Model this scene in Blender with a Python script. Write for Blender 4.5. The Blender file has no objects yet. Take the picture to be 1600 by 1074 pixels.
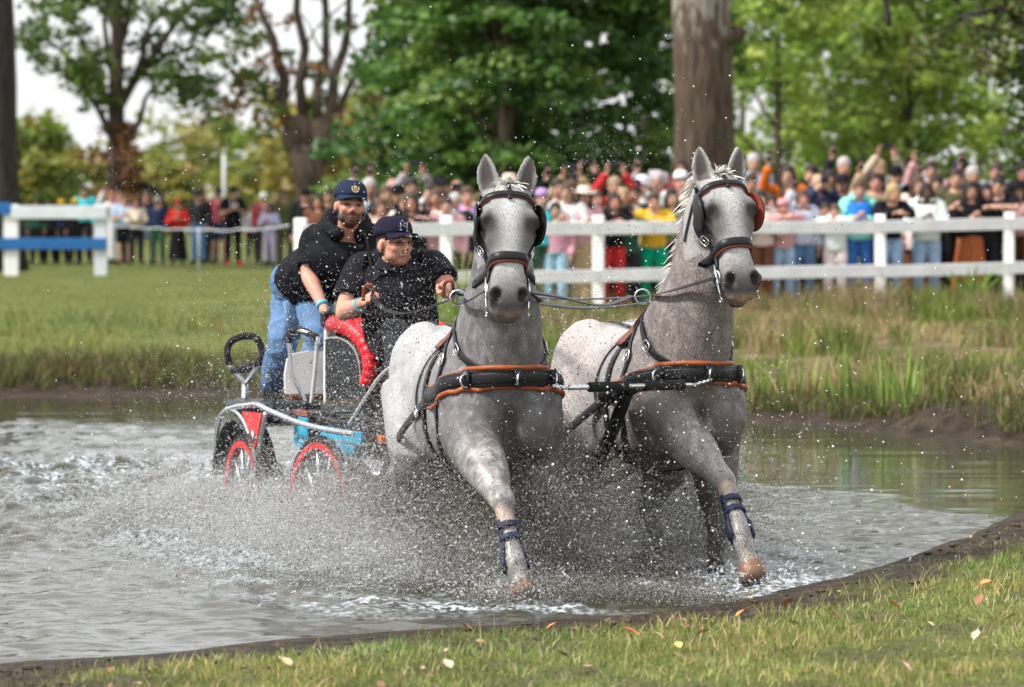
import bpy, bmesh, math, random
import numpy as np
from mathutils import Vector, Matrix, Quaternion
from mathutils.bvhtree import BVHTree

R = math.radians
scene = bpy.context.scene
COL = scene.collection
# ------------------------------------------------------------------ camera
CAM_H, FPX, HORIZON = 1.72, 6000.0, 330.0
cam_data = bpy.data.cameras.new('camera')
cam = bpy.data.objects.new('camera', cam_data)
COL.objects.link(cam)
cam.location = (0, 0, CAM_H)
PITCH = math.atan((537.0 - HORIZON) / FPX)
cam.rotation_euler = (math.pi / 2 - PITCH, 0, 0)
cam_data.sensor_width = 36.0
cam_data.lens = 36.0 * FPX / 1600.0
cam_data.clip_start = 0.5
cam_data.clip_end = 3000
cam_data.dof.use_dof = True
cam_data.dof.focus_distance = 18.2
cam_data.dof.aperture_fstop = 3.6
scene.camera = cam
# ------------------------------------------------------------------ sky, sun, exposure
SUN_AZ, SUN_EL = R(-112), R(47)        # azimuth from +Y towards +X: light from the left, a little behind the camera
world = bpy.data.worlds.new('World'); scene.world = world; world.use_nodes = True
wn, wl = world.node_tree.nodes, world.node_tree.links
wn.clear()
w_out = wn.new('ShaderNodeOutputWorld'); w_bg = wn.new('ShaderNodeBackground')
sky = wn.new('ShaderNodeTexSky'); sky.sky_type = 'NISHITA'; sky.sun_disc = False
sky.sun_elevation = SUN_EL; sky.sun_rotation = SUN_AZ
sky.air_density = 1.0; sky.dust_density = 2.5; sky.ozone_density = 1.0
w_tc = wn.new('ShaderNodeTexCoord'); w_map = wn.new('ShaderNodeMapping'); w_map.inputs['Scale'].default_value = (1, 1, 2.5)
w_noise = wn.new('ShaderNodeTexNoise'); w_noise.inputs['Scale'].default_value = 2.2; w_noise.inputs['Detail'].default_value = 6
w_ramp = wn.new('ShaderNodeValToRGB'); w_ramp.color_ramp.elements[0].position = 0.30; w_ramp.color_ramp.elements[1].position = 0.58
w_ramp.color_ramp.elements[0].color = (.32, .32, .32, 1)
w_mix = wn.new('ShaderNodeMix'); w_mix.data_type = 'RGBA'
w_mix.inputs['B'].default_value = (9.6, 9.7, 9.9, 1)       # thin bright cloud
wl.new(w_tc.outputs['Generated'], w_map.inputs['Vector']); wl.new(w_map.outputs['Vector'], w_noise.inputs['Vector'])
wl.new(w_noise.outputs['Fac'], w_ramp.inputs['Fac']); wl.new(w_ramp.outputs['Color'], w_mix.inputs['Factor'])
wl.new(sky.outputs['Color'], w_mix.inputs['A']); wl.new(w_mix.outputs['Result'], w_bg.inputs['Color'])
w_bg.inputs['Strength'].default_value = 0.105
wl.new(w_bg.outputs['Background'], w_out.inputs['Surface'])
sun_data = bpy.data.lights.new('sun', 'SUN'); sun = bpy.data.objects.new('sun', sun_data); COL.objects.link(sun)
sun_data.energy = 3.6; sun_data.angle = R(8); sun_data.color = (1.0, .96, .90)
to_sun = Vector((math.sin(SUN_AZ) * math.cos(SUN_EL), math.cos(SUN_AZ) * math.cos(SUN_EL), math.sin(SUN_EL)))
sun.rotation_euler = to_sun.to_track_quat('Z', 'Y').to_euler()
scene.view_settings.view_transform = 'Standard'; scene.view_settings.look = 'None'
scene.view_settings.gamma = 1.0; scene.view_settings.exposure = 0.70
scene.render.engine = 'CYCLES'
scene.cycles.use_denoising = True
scene.cycles.max_bounces = 8; scene.cycles.diffuse_bounces = 3; scene.cycles.glossy_bounces = 3
scene.cycles.transmission_bounces = 4; scene.cycles.transparent_max_bounces = 8
scene.cycles.caustics_reflective = False; scene.cycles.caustics_refractive = False
scene.cycles.sample_clamp_indirect = 4.0

# ------------------------------------------------------------------ helpers
rng = np.random.default_rng(7)
random.seed(7)

def at(px, py, d):
    """world point seen at photo pixel (1600 x 1074) at distance d along +Y"""
    c, s = math.cos(PITCH), math.sin(PITCH)
    u, v = (px - 800) / FPX, (537 - py) / FPX
    dirv = Vector((u, c + v * s, -s + v * c))
    return Vector((0, 0, CAM_H)) + dirv * (d / dirv.y)

def tag(o, label=None, cat=None, group=None, kind=None):
    if label: o['label'] = label
    if cat: o['category'] = cat
    if group: o['group'] = group
    if kind: o['kind'] = kind
    return o

def empty(name, loc=(0, 0, 0), rz=0.0, parent=None):
    o = bpy.data.objects.new(name, None); COL.objects.link(o)
    o.location = loc; o.rotation_euler = (0, 0, rz); o.empty_display_size = .1
    if parent: o.parent = parent
    return o

def link(name, me, mat=None, parent=None):
    o = bpy.data.objects.new(name, me); COL.objects.link(o)
    if mat is not None and len(me.materials) == 0: me.materials.append(mat)
    if parent: o.parent = parent
    return o

def mesh_np(name, V, F, smooth=True):
    """V (n,3); F (m,3) or (m,4) array, or list of index lists"""
    me = bpy.data.meshes.new(name)
    V = np.asarray(V, dtype=np.float32)
    if isinstance(F, np.ndarray):
        k = F.shape[1]; m = len(F)
        me.vertices.add(len(V)); me.vertices.foreach_set('co', V.ravel())
        me.loops.add(m * k); me.loops.foreach_set('vertex_index', F.astype(np.int32).ravel())
        me.polygons.add(m)
        me.polygons.foreach_set('loop_start', np.arange(0, m * k, k, dtype=np.int32))
        me.update(calc_edges=True)
    else:
        me.from_pydata([tuple(map(float, v)) for v in V], [], F)
    me.validate()
    if smooth: me.polygons.foreach_set('use_smooth', np.ones(len(me.polygons), dtype=bool))
    me.update()
    return me

def set_col(me, C, name='Col'):
    a = me.attributes.new(name, 'FLOAT_COLOR', 'POINT')
    C = np.asarray(C, dtype=np.float32)
    if C.shape[1] == 3: C = np.concatenate([C, np.ones((len(C), 1), np.float32)], 1)
    a.data.foreach_set('color', C.ravel())

class MB:
    """collects shapes into one mesh"""
    def __init__(s): s.v = []; s.f = []; s.n = 0
    def add(s, V, F):
        V = [tuple(v) for v in V]
        s.f += [[i + s.n for i in f] for f in F]; s.v += V; s.n += len(V); return s
    def loft(s, rings, cap=True, closed=True):
        n = len(rings[0]); V = [p for r in rings for p in r]; F = []
        for i in range(len(rings) - 1):
            for j in range(n if closed else n - 1):
                a, b = i * n + j, i * n + (j + 1) % n
                F.append([a, b, b + n, a + n])
        if cap:
            F.append(list(range(n))[::-1]); F.append([(len(rings) - 1) * n + j for j in range(n)])
        return s.add(V, F)
    def tube(s, pts, rad, n=10, cap=True, loop=False):
        pts = [Vector(p) for p in pts]
        if not hasattr(rad, '__len__'): rad = [rad] * len(pts)
        rings = []; up = None; m = len(pts)
        for i, p in enumerate(pts):
            if loop: t = (pts[(i + 1) % m] - pts[i - 1])
            else: t = (pts[min(i + 1, m - 1)] - pts[max(i - 1, 0)])
            t.normalize()
            if up is None:
                up = Vector((0, 0, 1)) if abs(t.z) < .9 else Vector((1, 0, 0))
            up = (up - t * up.dot(t))
            if up.length < 1e-5: up = t.orthogonal()
            up.normalize(); w = t.cross(up)
            rings.append([p + (up * math.cos(a) + w * math.sin(a)) * rad[i] for a in [2 * math.pi * k / n for k in range(n)]])
        if loop: rings.append(rings[0]); cap = False
        return s.loft(rings, cap)
    def ell(s, c, r, M=None, nu=14, nv=9):
        c = Vector(c); rings = []
        if not hasattr(r, '__len__'): r = (r, r, r)
        V = []; F = []
        for i in range(nv + 1):
            th = math.pi * i / nv
            for j in range(nu):
                ph = 2 * math.pi * j / nu
                p = Vector((r[0] * math.sin(th) * math.cos(ph), r[1] * math.sin(th) * math.sin(ph), r[2] * math.cos(th)))
                if M is not None: p = M @ p
                V.append(c + p)
        for i in range(nv):
            for j in range(nu):
                a, b = i * nu + j, i * nu + (j + 1) % nu
                F.append([a, a + nu, b + nu, b])
        return s.add(V, F)
    def box(s, c, h, M=None, bev=0.0):
        c = Vector(c); b = min(bev, *h) if bev else 0
        V = []; 
        if not b:
            for x in (-1, 1):
                for y in (-1, 1):
                    for z in (-1, 1):
                        p = Vector((x * h[0], y * h[1], z * h[2])); V.append(c + (M @ p if M is not None else p))
            return s.add(V, [[0, 1, 3, 2], [4, 6, 7, 5], [0, 4, 5, 1], [2, 3, 7, 6], [0, 2, 6, 4], [1, 5, 7, 3]])
        rings = []
        for z, ins in ((-h[2], b), (-h[2] + b, 0), (h[2] - b, 0), (h[2], b)):
            hx, hy = h[0] - ins, h[1] - ins; k = b * .6
            ring = [(-hx + k, -hy), (hx - k, -hy), (hx, -hy + k), (hx, hy - k), (hx - k, hy), (-hx + k, hy), (-hx, hy - k), (-hx, -hy + k)]
            rings.append([c + ((M @ Vector((x, y, z))) if M is not None else Vector((x, y, z))) for x, y in ring])
        return s.loft(rings)
    def band(s, pts, nrm, width, thick):
        """flat strap along pts; nrm = outward normals"""
        rings = []; m = len(pts)
        for i in range(m):
            p = Vector(pts[i]); n = Vector(nrm[i]).normalized()
            t = Vector(pts[min(i + 1, m - 1)]) - Vector(pts[max(i - 1, 0)])
            w = t.cross(n)
            if w.length < 1e-6: w = n.orthogonal()
            w.normalize(); h = width / 2; e = thick
            rings.append([p - w * h, p - w * h + n * e * .7, p - w * h * .8 + n * e, p + w * h * .8 + n * e, p + w * h + n * e * .7, p + w * h])
        return s.loft(rings)
    def mesh(s, name, smooth=True): 
        me = bpy.data.meshes.new(name); me.from_pydata(s.v, [], s.f); me.validate(); 
        if smooth: me.polygons.foreach_set('use_smooth', np.ones(len(me.polygons), dtype=bool))
        me.update(); return me
    def build(s, name, mat=None, parent=None, smooth=True):
        return link(name, s.mesh(name, smooth), mat, parent)

def catmull(pts, k=6, loop=False):
    pts = [Vector(p) for p in pts]; out = []; m = len(pts)
    rng_ = range(m if loop else m - 1)
    for i in rng_:
        if loop: p0, p1, p2, p3 = pts[i - 1], pts[i], pts[(i + 1) % m], pts[(i + 2) % m]
        else: p0, p1, p2, p3 = pts[max(i - 1, 0)], pts[i], pts[i + 1], pts[min(i + 2, m - 1)]
        for j in range(k):
            t = j / k
            out.append(.5 * ((2 * p1) + (-p0 + p2) * t + (2 * p0 - 5 * p1 + 4 * p2 - p3) * t * t + (-p0 + 3 * p1 - 3 * p2 + p3) * t ** 3))
    if not loop: out.append(pts[-1])
    return out

_tmp_n = [0]
def remesh(mb, voxel, smooth_it=6, fac=.5, decimate=None):
    """union of all shapes in mb as one continuous surface"""
    o = mb.build('tmp_remesh')
    m = o.modifiers.new('r', 'REMESH'); m.mode = 'VOXEL'; m.voxel_size = voxel; m.use_smooth_shade = True
    if smooth_it:
        k = o.modifiers.new('s', 'SMOOTH'); k.factor = fac; k.iterations = smooth_it
    if decimate:
        k = o.modifiers.new('d', 'DECIMATE'); k.ratio = decimate
    dg = bpy.context.evaluated_depsgraph_get(); dg.update()
    me = bpy.data.meshes.new_from_object(o.evaluated_get(dg))
    old = o.data; bpy.data.objects.remove(o); bpy.data.meshes.remove(old)
    me.polygons.foreach_set('use_smooth', np.ones(len(me.polygons), dtype=bool))
    return me

def get_v(me):
    a = np.empty(len(me.vertices) * 3, np.float32); me.vertices.foreach_get('co', a); return a.reshape(-1, 3).astype(np.float64)
def put_v(me, V):
    me.vertices.foreach_set('co', np.asarray(V, np.float32).ravel()); me.update()
def bvh_of(me):
    V = get_v(me); return BVHTree.FromPolygons([Vector(v) for v in V], [tuple(p.vertices) for p in me.polygons])

def _hash(ix, iy, iz, seed):
    n = (ix.astype(np.int64) * 374761393 + iy.astype(np.int64) * 668265263 + iz.astype(np.int64) * 2147483647 + seed * 974634777) & 0xffffffff
    n = ((n ^ (n >> 13)) * 1274126177) & 0xffffffff
    n = n ^ (n >> 16)
    return (n & 0xffff) / 65535.0
def vnoise(P, seed=0):
    P = np.asarray(P, float)
    if P.shape[1] == 2: P = np.concatenate([P, np.zeros((len(P), 1))], 1)
    i = np.floor(P).astype(np.int64); f = P - i; f = f * f * (3 - 2 * f)
    r = 0
    for dx in (0, 1):
        for dy in (0, 1):
            for dz in (0, 1):
                w = (f[:, 0] if dx else 1 - f[:, 0]) * (f[:, 1] if dy else 1 - f[:, 1]) * (f[:, 2] if dz else 1 - f[:, 2])
                r = r + w * _hash(i[:, 0] + dx, i[:, 1] + dy, i[:, 2] + dz, seed)
    return r
def fbm(P, octv=4, seed=0):
    P = np.asarray(P, float); r = 0; a = .5
    for k in range(octv): r = r + a * vnoise(P * 2 ** k + k * 17.3, seed + k); a *= .5
    return r / (1 - .5 ** octv)
def sstep(a, b, x): 
    t = np.clip((x - a) / (b - a), 0, 1); return t * t * (3 - 2 * t)

# ------------------------------------------------------------------ materials
MATS = {}
def M(name, col=(.5, .5, .5), rough=.6, var=.15, scale=8., bump=0., bscale=60., metal=0., src='rgb', spec=.28, coat=0., sub=0., trans=0., var2=None, alpha=None):
    if name in MATS: return MATS[name]
    m = bpy.data.materials.new(name); m.use_nodes = True; nt = m.node_tree; n, l = nt.nodes, nt.links
    b = n['Principled BSDF']
    tc = n.new('ShaderNodeTexCoord')
    nz = n.new('ShaderNodeTexNoise'); nz.inputs['Scale'].default_value = scale; nz.inputs['Detail'].default_value = 5
    l.new(tc.outputs['Object'], nz.inputs['Vector'])
    mr = n.new('ShaderNodeMapRange'); mr.inputs[1].default_value = .25; mr.inputs[2].default_value = .75
    mr.inputs[3].default_value = 1 - var; mr.inputs[4].default_value = 1 + var
    l.new(nz.outputs['Fac'], mr.inputs[0])
    mx = n.new('ShaderNodeMix'); mx.data_type = 'RGBA'; mx.blend_type = 'MULTIPLY'; mx.inputs['Factor'].default_value = 1
    if src == 'rgb': mx.inputs['A'].default_value = (*col, 1)
    elif src == 'attr':
        a = n.new('ShaderNodeAttribute'); a.attribute_name = 'Col'; l.new(a.outputs['Color'], mx.inputs['A'])
    elif src == 'obj':
        a = n.new('ShaderNodeObjectInfo'); l.new(a.outputs['Color'], mx.inputs['A'])
    elif src == 'objattr':
        a = n.new('ShaderNodeObjectInfo'); a2 = n.new('ShaderNodeAttribute'); a2.attribute_name = 'Col'
        m2 = n.new('ShaderNodeMix'); m2.data_type = 'RGBA'; m2.blend_type = 'MULTIPLY'; m2.inputs['Factor'].default_value = 1
        l.new(a.outputs['Color'], m2.inputs['A']); l.new(a2.outputs['Color'], m2.inputs['B']); l.new(m2.outputs['Result'], mx.inputs['A'])
    l.new(mr.outputs[0], mx.inputs['B'])
    l.new(mx.outputs['Result'], b.inputs['Base Color'])
    b.inputs['Roughness'].default_value = rough; b.inputs['Metallic'].default_value = metal
    b.inputs['Specular IOR Level'].default_value = spec
    if coat: b.inputs['Coat Weight'].default_value = coat; b.inputs['Coat Roughness'].default_value = .15
    if sub: b.inputs['Subsurface Weight'].default_value = sub; b.inputs['Subsurface Radius'].default_value = (.012, .005, .003); b.inputs['Subsurface Scale'].default_value = 1.0
    if bump:
        nb = n.new('ShaderNodeTexNoise'); nb.inputs['Scale'].default_value = bscale; nb.inputs['Detail'].default_value = 4
        l.new(tc.outputs['Object'], nb.inputs['Vector'])
        bp = n.new('ShaderNodeBump'); bp.inputs['Strength'].default_value = bump; bp.inputs['Distance'].default_value = .02
        l.new(nb.outputs['Fac'], bp.inputs['Height']); l.new(bp.outputs['Normal'], b.inputs['Normal'])
    if trans:      # thin leaf: part of the light passes through
        tr = n.new('ShaderNodeBsdfTranslucent'); l.new(mx.outputs['Result'], tr.inputs['Color'])
        ms = n.new('ShaderNodeMixShader'); ms.inputs[0].default_value = trans
        l.new(b.outputs[0], ms.inputs[1]); l.new(tr.outputs[0], ms.inputs[2]); l.new(ms.outputs[0], n['Material Output'].inputs['Surface'])
    MATS[name] = m
    return m
# ------------------------------------------------------------------ terrain
NEAR = np.array([(-60, 6.), (-12, 12.0), (-4, 13.6), (-1.92, 14.4), (-1.47, 14.7), (-.76, 15.2), (-.26, 15.75), (.54, 16.25), (1.13, 16.9), (1.84, 18.4), (2.3, 19.85), (2.9, 21.7), (4.0, 24.5), (5.6, 27.0), (7, 29.5), (60, 120)])
FAR = np.array([(-60, 35.), (-12, 36.2), (-4.9, 36.6), (-2.77, 36.9), (-1.17, 35.4), (2, 32.4), (3.1, 30.9), (3.8, 29.0), (5.6, 26.9), (7, 25), (60, -60)])
def shore(x, y):
    """signed distance-like value: + on land; also which bank"""
    wob = .16 * (fbm(np.stack([x * 1.7, y * 1.7], 1), 3, 3) - .5) * 2
    sn = np.interp(x, NEAR[:, 0], NEAR[:, 1]) - y + .22 * (fbm(np.stack([x * 1.1 + 7, y * .6], 1), 2, 13) - .5) * 2
    sf = y - np.interp(x, FAR[:, 0], FAR[:, 1])
    return sn + wob, sf + wob * 1.5
def gz(x, y, rough=True):
    x = np.atleast_1d(np.asarray(x, float)); y = np.atleast_1d(np.asarray(y, float))
    sn, sf = shore(x, y)
    P = np.stack([x, y], 1)
    hn = .004 + .030 * sstep(-.05, 1.2, sn) + .05 * sstep(1, 6, sn)
    left = np.interp(sf, [0, .3, .9, 8, 18, 60, 500], [.0, .10, .19, .30, .37, .39, .6])
    right = np.interp(sf, [0, .5, 3, 10, 20, 60, 500], [.0, .06, .15, .26, .36, .42, .6])
    w = sstep(-1.5, 2.5, x - (y - 35) * .04)
    hf = left * (1 - w) + right * w
    hf = hf + .32 * sstep(54, 61, y) * (1 - sstep(75, 95, y)) * sstep(-6, -1, x)          # the ground behind the fence rises a little
    hf = hf + (.02 + .26 * fbm(P * 3.6, 4, 21)) * np.exp(-((x - 3.95) / .75) ** 2 - ((y - 30.3) / .8) ** 2)              # mud heap
    land_n = sn > sf
    h = np.where(land_n, hn, hf)
    s = np.maximum(sn, sf)
    deep = -.36 * sstep(0, 2.4, -s)
    h = np.where(s > 0, h, deep)
    if rough:
        h = h + (fbm(P * 2.3, 3, 9) - .5) * np.where(land_n, .035, .06) * sstep(-.2, .6, s) + (fbm(P * 9, 2, 19) - .5) * .035 * sstep(-.3, .2, s)
    return h
def margin(x, y): return .75 * sstep(.35, .7, fbm(np.stack([x * .9, y * .9], 1), 2, 14)) + .55 * sstep(.9, 2.0, x)
def gz1(x, y): return float(gz(x, y)[0])

def axis(*segs):
    out = []
    for a, b, st in segs: out += list(np.arange(a, b, st))
    return np.array(out)
gx = axis((-900, -60, 60), (-60, -14, 4), (-14, -5, .6), (-5, 5.5, .12), (5.5, 12, .5), (12, 60, 4), (60, 901, 60))
gy = axis((-40, 8, 4), (8, 12, .4), (12, 22, .09), (22, 40, .16), (40, 64, .5), (64, 120, 3), (120, 400, 20), (400, 1501, 100))
XX, YY = np.meshgrid(gx, gy)
gv = np.stack([XX.ravel(), YY.ravel(), gz(XX.ravel(), YY.ravel())], 1)
nx, ny = len(gx), len(gy)
ii = (np.arange(ny - 1)[:, None] * nx + np.arange(nx - 1)[None, :]).ravel()
gf = np.stack([ii, ii + 1, ii + 1 + nx, ii + nx], 1)
gme = mesh_np('ground', gv, gf)
sn_, sf_ = shore(gv[:, 0], gv[:, 1]); ss_ = np.maximum(sn_, sf_)
mudn = np.maximum(1 - sstep(.30, .85, sn_ + (fbm(gv[:, :2] * 3, 3, 5) - .5) * .9 - margin(gv[:, 0], gv[:, 1])), .5 * (1 - sstep(.30, .50, fbm(gv[:, :2] * 4, 3, 61))))
mudf = 1 - sstep(.4, 1.9 - .9 * sstep(0, 2, gv[:, 0]), sf_ + (fbm(gv[:, :2] * 1.2, 3, 6) - .5) * 1.4)
heap = np.exp(-((gv[:, 0] - 3.75) / .8) ** 2 - ((gv[:, 1] - 30.3) / .9) ** 2)
mud = np.where(sn_ > sf_, mudn, np.maximum(mudf, sstep(.3, .6, heap)))
dry = sstep(.0, 2.5, gv[:, 0] - (gv[:, 1] - 35) * .04) * (sf_ > 0) * (1 - sstep(52, 60, gv[:, 1]))
set_col(gme, np.stack([mud, dry, np.zeros_like(mud)], 1), 'Zone')

def ground_mat():
    m = bpy.data.materials.new('ground'); m.use_nodes = True; nt = m.node_tree; n, l = nt.nodes, nt.links; b = n['Principled BSDF']
    tc = n.new('ShaderNodeTexCoord'); at_ = n.new('ShaderNodeAttribute'); at_.attribute_name = 'Zone'
    sp = n.new('ShaderNodeSeparateColor'); l.new(at_.outputs['Color'], sp.inputs[0])
    def noise(sc, det=5):
        z = n.new('ShaderNodeTexNoise'); z.inputs['Scale'].default_value = sc; z.inputs['Detail'].default_value = det
        l.new(tc.outputs['Object'], z.inputs['Vector']); return z.outputs['Fac']
    def ramp(f, *st):
        r = n.new('ShaderNodeValToRGB'); e = r.color_ramp.elements
        while len(e) < len(st): e.new(.5)
        for k, (p, c) in enumerate(st): e[k].position = p; e[k].color = (*c, 1)
        l.new(f, r.inputs['Fac']); return r.outputs['Color']
    def mix(f, a, b_):
        x = n.new('ShaderNodeMix'); x.data_type = 'RGBA'; l.new(f, x.inputs['Factor']); l.new(a, x.inputs['A']); l.new(b_, x.inputs['B']); return x.outputs['Result']
    g1 = ramp(noise(1.3), (.3, (.07, .10, .022)), (.5, (.12, .15, .035)), (.7, (.22, .21, .07)))
    g2 = ramp(noise(14), (.3, (.06, .08, .02)), (.6, (.20, .22, .06)))
    mm = n.new('ShaderNodeMix'); mm.data_type = 'RGBA'; mm.inputs['Factor'].default_value = .45; l.new(g1, mm.inputs['A']); l.new(g2, mm.inputs['B'])
    dr = ramp(noise(2.2), (.3, (.09, .10, .03)), (.5, (.16, .13, .06)), (.7, (.26, .20, .11)))
    grass = mix(sp.outputs['Green'], mm.outputs['Result'], dr)
    mudc = ramp(noise(7), (.3, (.020, .014, .009)), (.55, (.055, .039, .025)), (.75, (.115, .082, .052)))
    l.new(mix(sp.outputs['Red'], grass, mudc), b.inputs['Base Color'])
    rr = n.new('ShaderNodeMapRange'); rr.inputs[3].default_value = .85; rr.inputs[4].default_value = .62; l.new(sp.outputs['Red'], rr.inputs[0]); l.new(rr.outputs[0], b.inputs['Roughness']); b.inputs['Specular IOR Level'].default_value = .12
    bp = n.new('ShaderNodeBump'); bp.inputs['Strength'].default_value = 1.0; bp.inputs['Distance'].default_value = .09
    l.new(noise(30, 9), bp.inputs['Height']); l.new(bp.outputs['Normal'], b.inputs['Normal'])
    return m
g_obj = link('ground', gme, ground_mat()); tag(g_obj, kind='structure', label='grassy park ground with muddy pond banks', cat='ground')

# ------------------------------------------------------------------ water: calm far part, torn up and foaming where the team runs
def team_line(y):      # x of the track of the team at depth y (17 degrees to the view)
    return .42 - (y - 18.05) * .305
wx = axis((-14, -5, .25), (-5, 3.4, .035), (3.4, 7.2, .2))
wy = axis((9, 14, .3), (14, 26, .035), (26, 38.5, .12))
XX, YY = np.meshgrid(wx, wy); X_, Y_ = XX.ravel(), YY.ravel()
P = np.stack([X_, Y_], 1)
u = X_ - team_line(Y_)                      # across the track
wake = np.exp(-(np.maximum(np.abs(u + .25) - 1.0, 0) / .9) ** 2) * sstep(16.0, 17.4, Y_) * (1 - sstep(25.5, 29, Y_))
wake = np.maximum(wake, .9 * np.exp(-(np.maximum(-u - .3, 0) / 3.2) ** 2) * (u < 0) * sstep(18.0, 20.5, Y_) * (1 - sstep(24.0, 27.5, Y_)))
# ripples everywhere between the near shore and the track
rip = (1 - sstep(-.5, .5, Y_ - (29.2 - 2.6 * np.maximum(X_, -1.0)) + (fbm(P * .8, 2, 46) - .5) * 2.5))
ridge = lambda Q, o, s: 1 - np.abs(2 * fbm(Q, o, s) - 1)
front = sstep(18.4, 20.2, Y_)
Z = ((ridge(P * 1.9 + 3, 3, 41) ** 2 - .35) * .10 * wake + (fbm(P * 6.5, 3, 42) - .5) * .10 * wake + (ridge(P * np.array([6., 9.]), 3, 44) - .6) * .06 * wake) * (.35 + .65 * front)
crest = np.exp(-((u + 2.3) / 1.1) ** 2) * np.exp(-((Y_ - 24.2) / 1.8) ** 2)
Z += (fbm(P * 17, 2, 48) - .5) * .035 * wake - .035 + crest * ((ridge(P * np.array([1.5, 2.4]), 3, 57) - .55) * .22 + (fbm(P * 7, 3, 58) - .5) * .10)
Z += (fbm(P * np.array([3.2, 5.2]), 3, 43) - .5) * .050 * rip + (fbm(P * np.array([9., 15.]), 2, 47) - .5) * .020 * np.maximum(rip, wake)
Z += (fbm(P * np.array([1.1, 2.6]), 2, 45) - .5) * .010
foam = np.clip(wake * (.9 * sstep(.46, .74, fbm(P * np.array([1.6, 2.6]), 4, 51)) + .55 * sstep(.52, .68, fbm(P * 10, 3, 52))) * (.35 + .65 * np.exp(-(u / 2.2) ** 2)) + .8 * crest * sstep(.42, .66, fbm(P * 4.5, 4, 56)), 0, 1)
wv = np.stack([X_, Y_, Z], 1); nxw = len(wx)
ii = (np.arange(len(wy) - 1)[:, None] * nxw + np.arange(nxw - 1)[None, :]).ravel()
wf = np.stack([ii, ii + 1, ii + 1 + nxw, ii + nxw], 1)
wme = mesh_np('pond_water', wv, wf)
set_col(wme, np.stack([foam, np.maximum(rip, wake), wake], 1), 'Zone')
def water_mat():
    m = bpy.data.materials.new('pond_water'); m.use_nodes = True; nt = m.node_tree; n, l = nt.nodes, nt.links; b = n['Principled BSDF']
    tc = n.new('ShaderNodeTexCoord'); a = n.new('ShaderNodeAttribute'); a.attribute_name = 'Zone'
    sp = n.new('ShaderNodeSeparateColor'); l.new(a.outputs['Color'], sp.inputs[0])
    fz = n.new('ShaderNodeTexNoise'); fz.inputs['Scale'].default_value = 30; fz.inputs['Detail'].default_value = 6; l.new(tc.outputs['Object'], fz.inputs['Vector'])
    fr = n.new('ShaderNodeMapRange'); fr.inputs[1].default_value = .42; fr.inputs[2].default_value = .62; l.new(fz.outputs['Fac'], fr.inputs[0])
    mul = n.new('ShaderNodeMath'); mul.operation = 'MULTIPLY'; l.new(sp.outputs['Red'], mul.inputs[0]); l.new(fr.outputs[0], mul.inputs[1])
    mx = n.new('ShaderNodeMix'); mx.data_type = 'RGBA'; mx.inputs['A'].default_value = (.045, .043, .028, 1); mx.inputs['B'].default_value = (.56, .63, .68, 1)
    l.new(mul.outputs[0], mx.inputs['Factor']); l.new(mx.outputs['Result'], b.inputs['Base Color'])
    ro = n.new('ShaderNodeMapRange'); ro.inputs[3].default_value = .06; ro.inputs[4].default_value = .55; l.new(mul.outputs[0], ro.inputs[0]); l.new(ro.outputs[0], b.inputs['Roughness'])
    b.inputs['IOR'].default_value = 1.33; b.inputs['Specular IOR Level'].default_value = .5
    nz = n.new('ShaderNodeTexNoise'); nz.inputs['Scale'].default_value = 9; nz.inputs['Detail'].default_value = 5
    mp = n.new('ShaderNodeMapping'); mp.inputs['Scale'].default_value = (.42, 1, 1); l.new(tc.outputs['Object'], mp.inputs['Vector']); l.new(mp.outputs['Vector'], nz.inputs['Vector'])
    bp = n.new('ShaderNodeBump'); bp.inputs['Distance'].default_value = .03
    bs = n.new('ShaderNodeMapRange'); bs.inputs[3].default_value = .06; bs.inputs[4].default_value = .36; l.new(sp.outputs['Green'], bs.inputs[0]); l.new(bs.outputs[0], bp.inputs['Strength'])
    l.new(nz.outputs['Fac'], bp.inputs['Height']); l.new(bp.outputs['Normal'], b.inputs['Normal'])
    return m
tag(link('pond_water', wme, water_mat()), kind='structure', label='muddy pond water churned to foam behind the carriage', cat='water')

# ------------------------------------------------------------------ grass
leaf_mat = M('grass_blade', src='attr', rough=.6, var=.12, scale=3, trans=.3)
def blades(name, pts, h, w, pal, pw, label, lean=.45, seg=2, cat='grass', tint=None):
    n = len(pts); pts = np.asarray(pts); ang = rng.uniform(0, 2 * np.pi, n)
    hh = rng.uniform(.55, 1.25, n) * h; ww = rng.uniform(.7, 1.3, n) * w
    side = np.stack([np.cos(ang), np.sin(ang), np.zeros(n)], 1)
    la = rng.uniform(0, 2 * np.pi, n); lm = np.abs(rng.normal(0, lean, n)) * hh
    ln = np.stack([np.cos(la) * lm, np.sin(la) * lm, np.zeros(n)], 1)
    up = np.array([0, 0, 1.])
    b0, b1 = pts - side * ww[:, None] / 2, pts + side * ww[:, None] / 2
    tip = pts + up * hh[:, None] + ln
    pal = np.asarray(pal); c = pal[rng.choice(len(pal), n, p=np.asarray(pw) / np.sum(pw))] * rng.uniform(.7, 1.3, (n, 1))
    if tint is not None: c = c * tint
    if seg == 1:
        V = np.stack([b0, b1, tip], 1).reshape(-1, 3); F = np.arange(3 * n).reshape(-1, 3); C = np.repeat(c, 3, 0)
    else:
        mid = pts + up * hh[:, None] * .55 + ln * .35
        m0, m1 = mid - side * ww[:, None] * .38, mid + side * ww[:, None] * .38
        V = np.stack([b0, b1, m1, m0, tip], 1).reshape(-1, 3); k = np.arange(n)[:, None] * 5
        F = np.concatenate([k + np.array([[0, 1, 2]]), k + np.array([[0, 2, 3]]), k + np.array([[3, 2, 4]])], 0); C = np.repeat(c, 5, 0)
    me = mesh_np(name, V, F, smooth=False); set_col(me, C)
    return tag(link(name, me, leaf_mat), label, cat, kind='stuff')
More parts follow.
